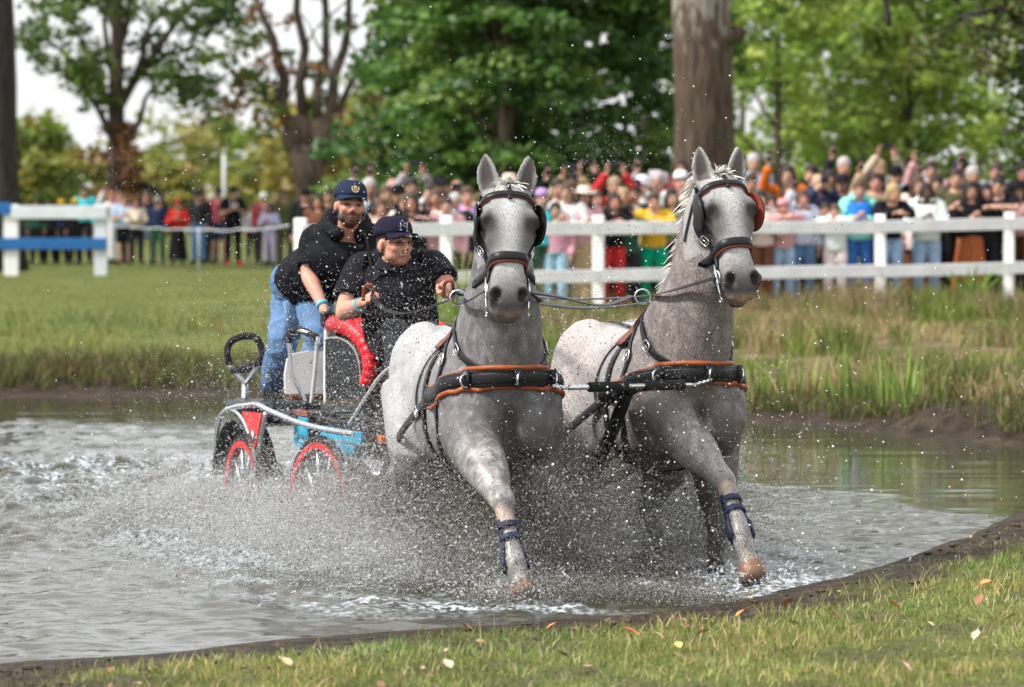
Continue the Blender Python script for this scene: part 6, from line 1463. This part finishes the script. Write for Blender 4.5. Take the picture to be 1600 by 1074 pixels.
def tpl(pose, what, *a):
    key = (pose, what) + a
    if key in TPL: return TPL[key]
    J = pose_joints(pose)
    if what == 'body': me = body_mesh(J, .012, 1., dec=.5)
    elif what == 'top': me = top_mesh(J, .015, {'short': .45, 'long': 1.}[a[0]], 1.05, .014, dec=.6, hem=.02, coat_=.45 if len(a) > 1 and a[1] == 'coat' else 0)
    elif what == 'hoodtop': me = top_mesh(J, .015, 1., 1.12, .024, dec=.6, hem=.0, hood=True)
    elif what == 'bottom': me = bottom_mesh(J, .015, a[0], 1., .012, dec=.6)
    elif what == 'shoe': me = shoe_mesh(J, .014, a[0])
    elif what == 'hair': me = hair_mesh(J, a[0], .012)
    elif what == 'hat': me = cap_mesh(J, a[0], 1.05)
    TPL[key] = me; return me
SK = {'l': (.52, .30, .225), 'm': (.42, .23, .16), 'd': (.12, .06, .04)}
HC = {'k': (.018, .014, .012), 'b': (.04, .024, .015), 'br': (.085, .045, .024), 'bl': (.36, .26, .14), 'g': (.42, .40, .38), 'r': (.25, .08, .03)}
phone_mat = M('phone', (.015, .015, .02), rough=.25, var=.1); CC = {'black': (.012, .012, .014), 'dark': (.022, .022, .026), 'navy': (.02, .03, .075), 'white': (.72, .71, .70), 'cream': (.66, .58, .48), 'red': (.50, .03, .03), 'maroon': (.22, .05, .06), 'orange': (.60, .13, .02), 'yellow': (.66, .42, .03),
  'green': (.03, .09, .05), 'bgreen': (.0, .30, .16), 'olive': (.09, .085, .04), 'teal': (.05, .46, .50), 'turq': (.25, .66, .58), 'blue': (.04, .14, .42), 'lblue': (.35, .50, .66), 'jeans': (.09, .17, .32), 'ljeans': (.28, .42, .56), 'pink': (.55, .30, .32), 'lav': (.50, .44, .66), 'grey': (.30, .30, .31), 'lgrey': (.55, .55, .58), 'tan': (.42, .30, .18), 'brown': (.14, .06, .035), 'rust': (.34, .10, .04), 'beige': (.50, .40, .30), 'purple': (.45, .25, .55)}
_seen = {}
def person(px, py, d, pose, top, bot, hair, label, skin_='l', hat=None, topkind='long', botkind='trousers', group='crowd behind the white fence', yaw=None, held=None, shoe='dark', hmax=1.95):
    x = (px - 800) / FPX * d; g = gz1(x, d); zt = CAM_H + (HORIZON - py) / FPX * d
    hgt = min(max(zt - g, .95), hmax); s = hgt / (1.70 if not hat else 1.725)
    root = empty('person', (x, d, g + .01), yaw if yaw is not None else U(-.35, .35)); root.scale = (s * (1.04 if s < .8 else 1), s, s); tag(root, label, 'person', group)
    hs, hcx = hair.split('-') if '-' in hair else ('short', hair)
    def put(name, me, mat, col):
        o = link(name, me, mat, root); o.color = (*[c * U(.92, 1.08) for c in col], 1); return o
    put('body', tpl(pose, 'body'), skin, SK[skin_])
    if topkind == 'hood': put('jacket', tpl(pose, 'hoodtop'), puffy, CC[top])
    else: put('coat' if topkind == 'coat' else 'shirt', tpl(pose, 'top', 'short' if topkind == 'short' else 'long', *(('coat',) if topkind == 'coat' else ())), cloth, CC[top])
    put({'trousers': 'trousers', 'shorts': 'shorts', 'skirt': 'skirt'}[botkind], tpl(pose, 'bottom', botkind), denim if 'jeans' in bot else cloth, CC[bot])
    for sd in 'ab': put('shoe', tpl(pose, 'shoe', sd), cloth, CC[shoe])
    if hs != 'bald': put('hair', tpl(pose, 'hair', hs), hair_m, HC[hcx])
    if hat: put('hat', tpl(pose, 'hat', hat[0]), cloth, CC[hat[1]])
    if held:
        J = pose_joints(pose); p = (J['wra'] + J['handa'][0].normalized() * .11) if pose in ('phone1', 'wave') else (J['wra'] + J['wrb']) / 2 + (Vc((0, -.03, .12)))
        w = root.matrix_basis; b = MB()
        if held == 'camera': b.box((0, 0, 0), (.065, .03, .042), bev=.01); b.tube([(0, -.02, 0), (0, -.10, 0)], [.034, .036], 14)
        else: b.box((0, 0, 0), (.078, .005, .038) if pose == 'phone2' else (.038, .005, .078), bev=.003)
        o = b.build(held, phone_mat, smooth=False); o.location = Matrix.LocRotScale(root.location, root.rotation_euler, root.scale) @ (p + Vc((0, -.03, .01))); o.rotation_euler = root.rotation_euler
        who = label.replace('person ', 'the spectator ', 1); tag(o, f'dark {held} held up by ' + ' '.join(who.split()[:9]), held, 'phones and cameras in the crowd')
    return root
# right crowd ---------------------------------------------------------------
B = 'trousers'
right = [
 (1188, 300, 53.6, 'hold', 'cream', 'brown', 'bob-k', 'person in cream jacket beside the right horse muzzle', 'm', None, 'hood'),
 (1222, 309, 53.8, 'rail_kid', 'pink', 'ljeans', 'br', 'child in pink jacket and pink woolly hat at the rail', 'l', ('beanie', 'pink')),
 (1253, 299, 54.0, 'phone1', 'lgrey', 'jeans', 'long-br', 'person in pale grey sweater filming, next to the pink-hatted child', 'l', None, 'hood', 'trousers', 'phone'),
 (1305, 318, 54.0, 'rail_kid', 'white', 'white', 'br', 'child in white padded coat and white trousers leaning on the rail', 'l', None, 'hood'),
 (1289, 316, 54.8, 'rail_kid', 'green', 'dark', 'b', 'small child face peeking over the rail left of the white coat', 'l'),
 (1277, 273, 55.2, 'camera', 'navy', 'dark', 'bald-b', 'balding person in navy jacket with pale hood, above the white-coated child', 'l', None, 'hood'),
 (1231, 259, 55.6, 'phone1', 'orange', 'dark', 'long-b', 'person in orange sweater holding a phone high', 'l', None, 'long', 'trousers', 'phone'),
 (1232, 286, 54.9, 'stand', 'maroon', 'dark', 'bob-br', 'brown-haired person below the raised orange arm', 'l'),
 (1268, 258, 57.0, 'camera', 'black', 'dark', 'b', 'person in black aiming a camera over the front rows', 'l', None, 'long', 'trousers', 'camera'),
 (1296, 268, 56.2, 'stand', 'black', 'dark', 'k', 'dark-haired person in black between the camera and the grey head', 'm'),
 (1318, 247, 58.0, 'phone1', 'dark', 'dark', 'g', 'grey-haired tall person in dark jacket at the back of the crowd', 'l'),
 (1316, 272, 56.0, 'stand', 'dark', 'dark', 'k', 'person in dark grey cap behind the turquoise jacket', 'm', ('cap', 'dark')),
 (1342, 285, 54.1, 'hold', 'turq', 'blue', 'br', 'person in turquoise and blue jacket at the rail', 'l', None, 'hood'),
 (1388, 286, 54.0, 'rail', 'black', 'ljeans', 'bob-bl', 'blond person in black top leaning on the fence post', 'l'),
 (1398, 252, 55.8, 'stand', 'black', 'dark', 'b', 'tall person in black jacket and black cap behind the blond one', 'l', ('cap', 'black')),
 (1368, 272, 55.4, 'phone1', 'tan', 'dark', 'curly-b', 'pale-faced person in tan jacket behind the turquoise jacket', 'l'),
 (1373, 252, 57.5, 'phone2', 'beige', 'dark', 'bl', 'light-haired person in beige at the back of the crowd', 'l'),
 (1410, 254, 58.2, 'stand', 'lblue', 'dark', 'b', 'person in pale blue shirt half hidden by the black cap', 'l'),
 (1434, 277, 54.9, 'stand', 'cream', 'brown', 'long-br', 'long-haired person in cream coat behind the rail', 'l', None, 'coat'),
 (1447, 288, 54.1, 'hold', 'white', 'ljeans', 'long-k', 'person with long black hair and white jacket at the rail', 'd', None, 'hood'),
 (1455, 248, 56.8, 'wave', 'pink', 'pink', 'b', 'child in pink raised above the crowd on the right', 'l', None, 'long', 'trousers', None),
 (1464, 277, 55.4, 'phone1', 'dark', 'dark', 'bun-k', 'dark-haired person with hair tied back, behind the white jacket', 'l'),
 (1493, 266, 55.0, 'clap', 'olive', 'dark', 'b', 'bearded person in olive jacket clapping', 'l'),
 (1500, 249, 57.4, 'stand', 'navy', 'dark', 'b', 'person in navy cap at the back near the right edge', 'l', ('cap', 'navy')),
 (1519, 262, 56.2, 'phone1', 'dark', 'dark', 'g', 'grey balding person behind the clapping one', 'l'),
 (1516, 286, 54.2, 'hold', 'black', 'rust', 'long-k', 'person in black with rust skirt at the rail', 'm', None, 'long', 'skirt'),
 (1541, 289, 54.6, 'stand', 'dark', 'dark', 'long-k', 'dark-haired person left of the black polo', 'l'),
 (1563, 275, 54.2, 'rail', 'black', 'dark', 'k', 'person in black polo with one forearm over the top rail', 'l', None, 'short'),
 (1556, 257, 57.6, 'stand', 'grey', 'dark', 'br', 'brown-haired person in grey at the back right', 'l'),
 (1592, 283, 54.4, 'phone1', 'pink', 'brown', 'long-k', 'person in black hat and mauve top at the right edge', 'l', ('brim', 'black'), 'long', 'trousers', 'phone'),
 (1600, 251, 56.5, 'stand', 'dark', 'dark', 'k', 'tall person in dark clothes cut by the right edge', 'l'),
 (1173, 274, 55.0, 'stand', 'grey', 'dark', 'b', 'person with glasses and short dark hair right beside the right horse blinker', 'm'),
 (1177, 236, 58.8, 'stand', 'lblue', 'dark', 'g', 'old person in light blue shirt beside the bare trunk', 'l'),
 (1204, 306, 54.6, 'stand', 'maroon', 'brown', 'bob-b', 'brown-haired person between the cream jacket and the pink child', 'l'),
]
centre = [
 (846, 296, 51.0, 'stand', 'teal', 'green', 'br', 'person in turquoise top and purple cap beside the left horse cheek', 'l', ('beanie', 'purple')),
 (872, 281, 52.4, 'phone1', 'black', 'dark', 'b', 'dark-dressed person holding a phone, second from the left horse', 'l', None, 'long', 'trousers', 'phone'),
 (893, 284, 53.4, 'phone2', 'tan', 'dark', 'br', 'person in tan with a phone raised over the white blouse', 'm', None, 'long', 'trousers', 'phone'),
 (886, 288, 51.2, 'hold', 'white', 'ljeans', 'br', 'person in white blouse and pale jeans at the rail', 'l'),
 (912, 291, 51.2, 'hold', 'pink', 'tan', 'long-k', 'person in straw hat and long tan skirt at the rail', 'm', ('brim', 'cream'), 'short', 'skirt'),
 (868, 318, 51.0, 'stand', 'pink', 'lblue', 'b', 'child in pink standing below the white blouse', 'l'),
 (960, 279, 53.0, 'phone2', 'red', 'dark', 'bl', 'person in red sweater filming with both arms overhead', 'l', None, 'long', 'trousers', 'phone'),
 (955, 299, 51.6, 'rail', 'black', 'red', 'long-b', 'person in black turtleneck leaning on the rail', 'l'),
 (981, 318, 51.7, 'rail_kid', 'green', 'dark', 'k', 'child in dark green top leaning on the rail', 'l'),
 (1020, 300, 51.9, 'rail', 'yellow', 'bgreen', 'b', 'boyish person in yellow sweater and green trousers, arms folded on the rail', 'l'),
 (1005, 274, 53.6, 'camera', 'lgrey', 'dark', 'g', 'person in white cap photographing, above the yellow sweater', 'l', ('cap', 'white'), 'long', 'trousers', 'camera'),
 (1028, 270, 54.2, 'phone1', 'grey', 'dark', 'curly-g', 'curly grey-haired person above the yellow sweater', 'l'),
 (1049, 297, 52.3, 'stand', 'olive', 'dark', 'long-k', 'long dark-haired person by the right horse mane', 'l'),
 (1063, 268, 53.8, 'stand', 'white', 'dark', 'b', 'person in white head scarf by the right horse mane', 'l', ('beanie', 'white')),
 (1062, 241, 57.6, 'stand', 'maroon', 'dark', 'bob-b', 'tall brown-haired person in front of the bare trunk', 'm'),
 (973, 296, 52.6, 'stand', 'beige', 'dark', 'bl', 'blond person between the red and the green sweater', 'l'),
 (992, 292, 52.8, 'stand', 'navy', 'dark', 'k', 'person in navy jacket behind the dark green child', 'm'),
 (932, 300, 52.6, 'stand', 'cream', 'dark', 'br', 'person in cream top behind the black turtleneck', 'l'),
 (905, 277, 54.5, 'phone2', 'dark', 'dark', 'k', 'person in dark jacket at the back behind the straw hat', 'l'),
 (1082, 285, 53.2, 'stand', 'beige', 'dark', 'br', 'person in beige hidden partly by the right horse neck', 'l'),
]
mid = [
 (577, 281, 51.5, 'phone1', 'lblue', 'dark', 'g', 'grey-haired person in blue shirt right of the groom cap', 'm'),
 (614, 280, 52.5, 'phone1', 'maroon', 'dark', 'bald-b', 'bald person above and left of the driver cap', 'm'),
 (604, 292, 50.8, 'stand', 'dark', 'dark', 'br', 'person in dark top above the driver cap, left side', 'm'),
 (622, 289, 51.2, 'stand', 'black', 'dark', 'k', 'person in black cap above the driver cap', 'm', ('cap', 'black')),
 (596, 313, 49.8, 'hold', 'beige', 'olive', 'bob-br', 'person in beige jacket at the rail above the driver', 'm'),
 (644, 280, 52.0, 'phone2', 'grey', 'dark', 'k', 'dark-haired person in grey in the second row above the driver', 'm'),
 (647, 300, 49.9, 'rail', 'black', 'dark', 'long-b', 'person in black leaning on the rail right of the driver cap', 'm'),
 (634, 306, 50.0, 'stand', 'white', 'dark', 'br', 'person in white shirt next to the black-clad leaner', 'l'),
 (668, 312, 50.0, 'rail_kid', 'pink', 'dark', 'br', 'child in pink at the rail left of the third fence post', 'l'),
 (687, 274, 51.6, 'camera', 'dark', 'dark', 'k', 'person in black cap photographing beside the left horse', 'm', ('cap', 'black'), 'long', 'trousers', 'camera'),
 (672, 290, 51.0, 'stand', 'lgrey', 'dark', 'b', 'person in light grey hoodie near the left horse', 'l', None, 'hood'),
 (683, 297, 50.2, 'hold', 'white', 'lav', 'br', 'person in white top and lilac trousers at the rail', 'm'),
 (713, 283, 51.8, 'camera', 'brown', 'dark', 'bald-b', 'bald person in brown just left of the left horse ear', 'm'),
 (711, 304, 50.2, 'stand', 'dark', 'dark', 'g', 'person in dark top beside the left horse bridle', 'l'),
 (730, 294, 50.8, 'stand', 'purple', 'dark', 'br', 'person in purple partly behind the left horse head', 'l'),
 (698, 310, 50.0, 'stand', 'pink', 'dark', 'b', 'person in pale pink behind the third fence post', 'l'),
 (760, 290, 51.4, 'stand', 'tan', 'dark', 'b', 'person in tan hidden behind the left horse head', 'm'),
 (768, 276, 53.4, 'stand', 'olive', 'dark', 'b', 'person between the left horse ears', 'm'),
 (796, 272, 53.6, 'stand', 'beige', 'dark', 'bl', 'person in straw hat between the left horse ears', 'l', ('brim', 'cream')),
 (478, 295, 60, 'stand', 'black', 'dark', 'b', 'person in dark cap and red scarf left of the groom', 'm', ('cap', 'black')),
 (498, 306, 58, 'stand', 'brown', 'dark', 'long-b', 'brown-haired person left of the groom shoulder', 'm'),
 (514, 298, 60, 'stand', 'dark', 'dark', 'k', 'dark person directly behind the groom head', 'm'),
 (592, 300, 51.4, 'stand', 'tan', 'dark', 'bob-b', 'person in tan right of the groom', 'm'),
]
lawn = [
 (58, 312, 97, 'stand', 'green', 'dark', 'k', 'person in dark green behind the jump fence, leftmost', 'm'), (78, 316, 97, 'stand', 'dark', 'black', 'b', 'person in black behind the jump fence, second from left', 'm'), (97, 312, 97, 'stand', 'navy', 'dark', 'k', 'person in navy behind the jump fence middle', 'm', ('cap', 'yellow')),
 (118, 310, 96, 'stand', 'black', 'dark', 'b', 'person in black coat left of the teal jacket', 'm', ('cap', 'yellow'), 'coat'), (132, 292, 96, 'stand', 'teal', 'dark', 'k', 'tall person in teal jacket behind the jump fence', 'm'),
 (158, 303, 97, 'stand', 'cream', 'beige', 'long-r', 'red-haired person right beside the jump fence post', 'l'), (174, 300, 96, 'wave', 'white', 'white', 'r', 'person in long white dress with one arm raised', 'l', None, 'long', 'skirt'), (186, 299, 98, 'stand', 'red', 'dark', 'br', 'person in red behind the white dress', 'l'),
 (194, 306, 95, 'hold', 'lblue', 'black', 'br', 'person in pale blue shirt and black shorts', 'l', None, 'short', 'shorts'), (213, 311, 95, 'cross', 'cream', 'dark', 'k', 'person in cream cardigan with arms crossed', 'm'), (229, 299, 96, 'stand', 'black', 'ljeans', 'k', 'tall person in black shirt and pale shorts', 'm', None, 'short', 'shorts'),
 (247, 307, 95, 'stand', 'navy', 'green', 'k', 'person in navy shirt and cap left of the red one', 'm', ('cap', 'grey')), (278, 312, 95, 'hold', 'red', 'black', 'k', 'person in red jacket, red hat and long dark skirt', 'm', ('beanie', 'red'), 'long', 'skirt'),
 (311, 297, 96, 'stand', 'dark', 'jeans', 'k', 'person in dark jacket and blue jeans', 'm', ('cap', 'dark')), (330, 305, 97, 'phone1', 'maroon', 'dark', 'g', 'person in maroon checked shirt filming', 'l', None, 'long', 'trousers', 'phone'), (342, 294, 96, 'stand', 'maroon', 'navy', 'k', 'person in maroon shirt and navy shorts', 'm', ('cap', 'dark'), 'short', 'shorts'),
 (364, 291, 94, 'hold', 'black', 'black', 'k', 'large person in black t-shirt with pale chest print and red shoes', 'm', ('cap', 'black'), 'short'),
 (412, 301, 96, 'stand', 'maroon', 'dark', 'g', 'person in white cap behind the lilac child', 'l', ('cap', 'white')), (422, 319, 94, 'hold', 'lav', 'lav', 'long-k', 'young person all in lilac on the lawn', 'm'), (430, 305, 95, 'stand', 'beige', 'black', 'bl', 'blond person leaning behind the lilac one', 'l'), (446, 298, 94, 'stand', 'olive', 'olive', 'k', 'person in olive camouflage jacket right of the lilac one', 'm', None, 'coat'),
 (320, 318, 99, 'stand', 'teal', 'dark', 'k', 'small person in light blue behind the blue jeans', 'm'), (394, 322, 104, 'stand', 'grey', 'dark', 'k', 'grey-dressed person farther back between the black t-shirt and the lilac one', 'm'),
]
def add_people(lst, group):
    for t in lst:
        t = list(t) + [None] * (13 - len(t)); px, py, d, pose, top, bot, hair, label, sk, hat, tk, bk, held = t[:13]
        if held is None: held = {'camera': 'camera', 'phone1': 'phone', 'phone2': 'phone'}.get(pose)
        if px > 540: d = max(d, 47.5 + (px - 470) / 1106 * 7.0 + (.52 if 'rail' in pose else .62))
        r = person(px, py, d, pose, top, bot, hair, label, sk or 'l', hat, tk or 'long', bk or 'trousers', group, held=held, shoe='red' if 'red shoes' in label else 'dark')
        if 'chest print' in label:
            b = MB(); b.box((0, -.150, 1.30), (.085, .012, .03), bev=.008); o = b.build('chest_print', M('print_ink', (.55, .56, .58), rough=.8), r)
        if 'turquoise and blue' in label: 
            for c in r.children:
                if c.name.startswith('jacket'):
                    b = MB(); b.loft(torso_rings(pose_joints('hold'), .044, lo=.45, hi=.85, g=1.12)); o = b.build('blue_yoke', puffy, r); o.color = (.02, .16, .55, 1)
add_people(right, 'crowd behind the white fence, right part'); add_people(centre, 'crowd behind the white fence, between the horses'); add_people(mid, 'crowd behind the white fence, left part'); add_people(lawn, 'spectators on the roped lawn')
# ------------------------------------------------------------------ spray thrown up by hooves and wheels
def drop_mat(name, col, rough, trans, emit=0):
    m = bpy.data.materials.new(name); m.use_nodes = True; b = m.node_tree.nodes['Principled BSDF']; n, l = m.node_tree.nodes, m.node_tree.links
    a = n.new('ShaderNodeAttribute'); a.attribute_name = 'Col'; l.new(a.outputs['Color'], b.inputs['Base Color']); b.inputs['Roughness'].default_value = rough; b.inputs['IOR'].default_value = 1.33
    b.inputs['Specular IOR Level'].default_value = .8; b.inputs['Transmission Weight'].default_value = trans
    return m
water_drop = drop_mat('water_drop', None, .12, .12)
def drop_tree():
    """points -> small water spheres, radius and colour per point"""
    ng = bpy.data.node_groups.new('droplets', 'GeometryNodeTree'); ng.interface.new_socket('Geometry', in_out='INPUT', socket_type='NodeSocketGeometry'); ng.interface.new_socket('Geometry', in_out='OUTPUT', socket_type='NodeSocketGeometry')
    i, o = ng.nodes.new('NodeGroupInput'), ng.nodes.new('NodeGroupOutput'); mp = ng.nodes.new('GeometryNodeMeshToPoints'); ra = ng.nodes.new('GeometryNodeInputNamedAttribute'); ra.data_type = 'FLOAT'; ra.inputs['Name'].default_value = 'rad'
    sm = ng.nodes.new('GeometryNodeSetMaterial'); sm.inputs['Material'].default_value = water_drop
    ng.links.new(i.outputs[0], mp.inputs['Mesh']); ng.links.new(ra.outputs['Attribute'], mp.inputs['Radius']); ng.links.new(mp.outputs[0], sm.inputs[0]); ng.links.new(sm.outputs[0], o.inputs[0]); return ng
DROPS = drop_tree()
def droplets(name, P, r, C, label, stretch=None):
    me = bpy.data.meshes.new(name); me.vertices.add(len(P)); me.vertices.foreach_set('co', P.astype(np.float32).ravel()); set_col(me, C)
    a = me.attributes.new('rad', 'FLOAT', 'POINT'); a.data.foreach_set('value', r.astype(np.float32)); me.update(); o = link(name, me, water_drop)
    m = o.modifiers.new('drops', 'NODES'); m.node_group = DROPS
    return tag(o, label, 'water spray', kind='stuff')
def burst(n, src, vel, spread, tmax, g=9.8, size=(.0009, .00045), zmin=-.02):
    """ballistic droplets: thrown from src with velocity vel +- spread, frozen at a random age"""
    nf = max(12, n // 1300)                                   # jets: drops of one jet fly close together
    jets = rng.normal(0, 1, (nf, 3)); wj = rng.dirichlet(np.full(nf, .7)); idx = rng.choice(nf, n, p=wj); loose = rng.uniform(0, 1, n) < .36
    v = np.array(vel)[None] + np.where(loose[:, None], rng.normal(0, 1, (n, 3)), jets[idx] + rng.normal(0, .16, (n, 3))) * np.array(spread)[None]; t = rng.uniform(.0, 1, (n, 1)) ** .8 * tmax
    p = np.array(src)[None] + rng.normal(0, 1, (n, 3)) * np.array((.10, .12, .03))[None] + v * t; p[:, 2] -= .5 * g * t[:, 0] ** 2
    vv = v.copy(); vv[:, 2] -= g * t[:, 0]
    r = size[0] + np.abs(rng.exponential(size[1], n)); k = p[:, 2] > zmin
    return p[k], r[k], vv[k] / (np.linalg.norm(vv[k], axis=1)[:, None] + 1e-6)
fw_ = np.array([math.sin(CH), -math.cos(CH), 0.]); lf_ = np.array([math.cos(CH), math.sin(CH), 0.])
def W3(M_, p): return np.array(M_ @ Vector(p))
allP, allR, allV = [], [], []
def add(n, src, vel, spread, tmax, **k):
    p, r, v = burst(n, src, vel, spread, tmax, **k); allP.append(p); allR.append(r); allV.append(v)
# hooves of both horses
for F_, k, sx in ((HL, 1.0, 1.05), (HR, .34, .55)):
    sp_ = SP_L if F_ is HL else SP_R
    for nm in ('RF', 'LF', 'RH', 'LH'):
        h = W3(F_.W, sp_[nm][3]); h[2] = max(h[2], .0); q = {'RF': .10, 'LF': 1.2, 'RH': 1.5, 'LH': 1.0}[nm]
        add(int(95000 * k * q), h, -fw_ * .1 + np.array((-.3, 0, 2.1)), (sx, .45, .85), .55); add(int(36000 * k * q), h, -fw_ * .1 + np.array((-.3, 0, 3.0)), (sx * 1.3, .5, 1.2), .72)
# wheels
for x, y in ((-1.40, -.66), (.02, -.65), (.02, .6)):
    c = W3(CW, (x + .25, y, .33)); add(120000, c, -lf_ * 1.7 * (1 if y < 0 else -1) + fw_ * .2 + np.array((0, 0, 1.15)), (1.1, .8, .55), .5); add(60000, c, -lf_ * 2.8 * (1 if y < 0 else -.4) + np.array((0, 0, .9)), (1.4, 1.0, .5), .42)
# sheet of spray thrown sideways left and in front
for t in np.linspace(0, 1, 9):
    s0 = np.array((team_line(18.0 + 3.2 * t) - .55, 18.0 + 3.2 * t, .02)); add(46000, s0, -lf_ * 2.2 + np.array((0, -.4, 1.35)), (1.2, 1.0, .6), .55)
    s1 = np.array((team_line(18.2 + 1.6 * t) - .10, 18.2 + 1.6 * t, .02)); add(26000, s1, np.array((-.3, .1, 1.9)), (.75, .4, .7), .52)
    s2 = np.array((team_line(17.0) - .75 + .9 * t, 17.35 - .3 * t, .0)); add(6000, s2, np.array((-.2, -.2, .7)), (.8, .5, .35), .3, size=(.0012, .0005))
P_ = np.concatenate(allP); R_ = np.concatenate(allR); V_ = np.concatenate(allV)
mudn = fbm(P_ * 2.2, 3, 77); uu = P_[:, 0] - np.array([team_line(y) for y in (0, 1)])[0] - P_[:, 1] * (team_line(1) - team_line(0))
core = sstep(-1.3, -.3, uu) * (1 - sstep(19.6, 20.8, P_[:, 1]))                       # darker, browner drops under the horses: mud plus their shade put into the colour
isdark = rng.uniform(0, 1, len(P_)) < np.clip(.10 + .28 * core + 1.1 * (mudn - .45), .04, .75)
shade = (.50 - .24 * core) * rng.uniform(.5, 1.3, len(P_)); shade = np.where(rng.uniform(0, 1, len(P_)) < .12, .75, shade)
C_ = np.where(isdark[:, None], np.array((.05, .042, .034))[None] * rng.uniform(.4, 2.0, (len(P_), 1)), (np.array((.98, .98, .97))[None] - core[:, None] * np.array((.0, .05, .13))[None]) * shade[:, None])
droplets('water_spray', P_, R_, np.clip(C_, 0, .9), 'dense muddy spray thrown up by hooves and wheels', V_ * 1.2)
# fine mist hanging low over the track
allP, allR, allV = [], [], []
for t in np.linspace(0, 1, 12):
    y0 = 17.9 + 4.4 * t; add(38000, np.array((team_line(y0) - .75, y0, .0)), -lf_ * 1.5 + np.array((0, -.3, 1.2)), (1.2, .9, .75), .5, size=(.00055, .0002)); add(22000, np.array((team_line(y0) - .05, y0, .0)), np.array((-.2, 0, 1.9)), (.7, .5, .8), .55, size=(.00055, .0002))
P_ = np.concatenate(allP); R_ = np.concatenate(allR); uu = P_[:, 0] - team_line(0) - P_[:, 1] * (team_line(1) - team_line(0)); core = sstep(-1.3, -.3, uu)
droplets('water_mist', P_, R_, (np.array((.62, .63, .63))[None] - core[:, None] * np.array((.22, .25, .29))[None]) * rng.uniform(.7, 1.2, (len(P_), 1)), 'fine grey brown mist of water drops low around the legs and wheels')
# torn threads of water: strings of touching drops along short pieces of the flight path
def threads(n, src, vel, spread, tmax, k=16):
    v = np.array(vel)[None] + rng.normal(0, 1, (n, 3)) * np.array(spread)[None]; t0 = rng.uniform(.03, 1, n) * tmax; ln = rng.uniform(.001, .008, n) * rng.choice([.4, 1, 1.6], n)
    tt = t0[:, None] + ln[:, None] * np.linspace(0, 1, k)[None]; src = np.array(src)[None] + rng.normal(0, 1, (n, 3)) * np.array((.14, .14, .02))[None]
    p = src[:, None, :] + v[:, None, :] * tt[:, :, None]; p[:, :, 2] -= 4.9 * tt ** 2; p += (rng.normal(0, .0032, (n, k, 3))).cumsum(1) * .6
    r = rng.uniform(.0007, .0026, n)[:, None] * (.55 + .45 * np.sin(np.linspace(.3, 2.9, k)))[None] * rng.uniform(.45, 1.45, (n, k)); q = p.reshape(-1, 3); kk = q[:, 2] > -.02
    return q[kk], r.reshape(-1)[kk]
TP, TR = [], []
for F_, q in ((HL, 1.), (HR, .5)):
    for nm in ('LF', 'RH', 'LH'):
        h = W3(F_.W, (SP_L if F_ is HL else SP_R)[nm][3]); h[2] = 0; a_, b_ = threads(int(1700 * q), h, (-.3, 0, 2.3), (1.0, .5, .9), .5); TP.append(a_); TR.append(b_)
for x, y in ((-1.40, -.66), (.02, -.65)):
    a_, b_ = threads(2600, W3(CW, (x + .25, y, .33)), -lf_ * 1.8 + np.array((0, 0, 1.2)), (1.1, .8, .6), .42); TP.append(a_); TR.append(b_)
for t in np.linspace(0, 1, 9):
    a_, b_ = threads(800, (team_line(18.0 + 3.2 * t) - .55, 18.0 + 3.2 * t, .02), -lf_ * 2.2 + np.array((0, -.4, 1.3)), (1.2, 1.0, .6), .5); TP.append(a_); TR.append(b_)
for F_, sp_ in ((HL, SP_L), (HR, SP_R)):
    h = W3(F_.W, sp_['RF'][3]); h[2] = 0; h[1] += .05; a_, b_ = threads(420, h, (.1, .1, .7), (.75, .5, .45), .16); TP.append(a_); TR.append(b_)
TP, TR = np.concatenate(TP), np.concatenate(TR)
droplets('water_threads', TP, TR, np.tile((.62, .64, .65), (len(TP), 1)), 'torn threads and strings of water inside the spray')
# big bright drops flung wide and high
allP, allR, allV = [], [], []
for t in np.linspace(0, 1, 6):
    s0 = np.array((team_line(17.8 + 3.5 * t), 17.8 + 3.5 * t, .1)); add(190, s0, np.array((0, -.2, 5.2)), (1.3, .8, 1.3), 1.0, size=(.0013, .0008), zmin=0)
    add(300, s0, np.array((2.2, 0, 3.2)), (1.4, .9, 1.2), .75, size=(.0015, .0012), zmin=0); add(260, s0, np.array((-.6, 0, 3.6)), (1.0, .9, 1.2), .8, size=(.0015, .0012), zmin=0)
P_ = np.concatenate(allP); R_ = np.concatenate(allR); V_ = np.concatenate(allV)
R_ = np.minimum(R_, np.where(P_[:, 2] > 1.0, .0042, .0065))
droplets('flying_drops', P_, R_, np.tile((.80, .82, .84), (len(P_), 1)) * rng.uniform(.8, 1.1, (len(P_), 1)), 'bright water drops flying high round the horses', V_ * .4)
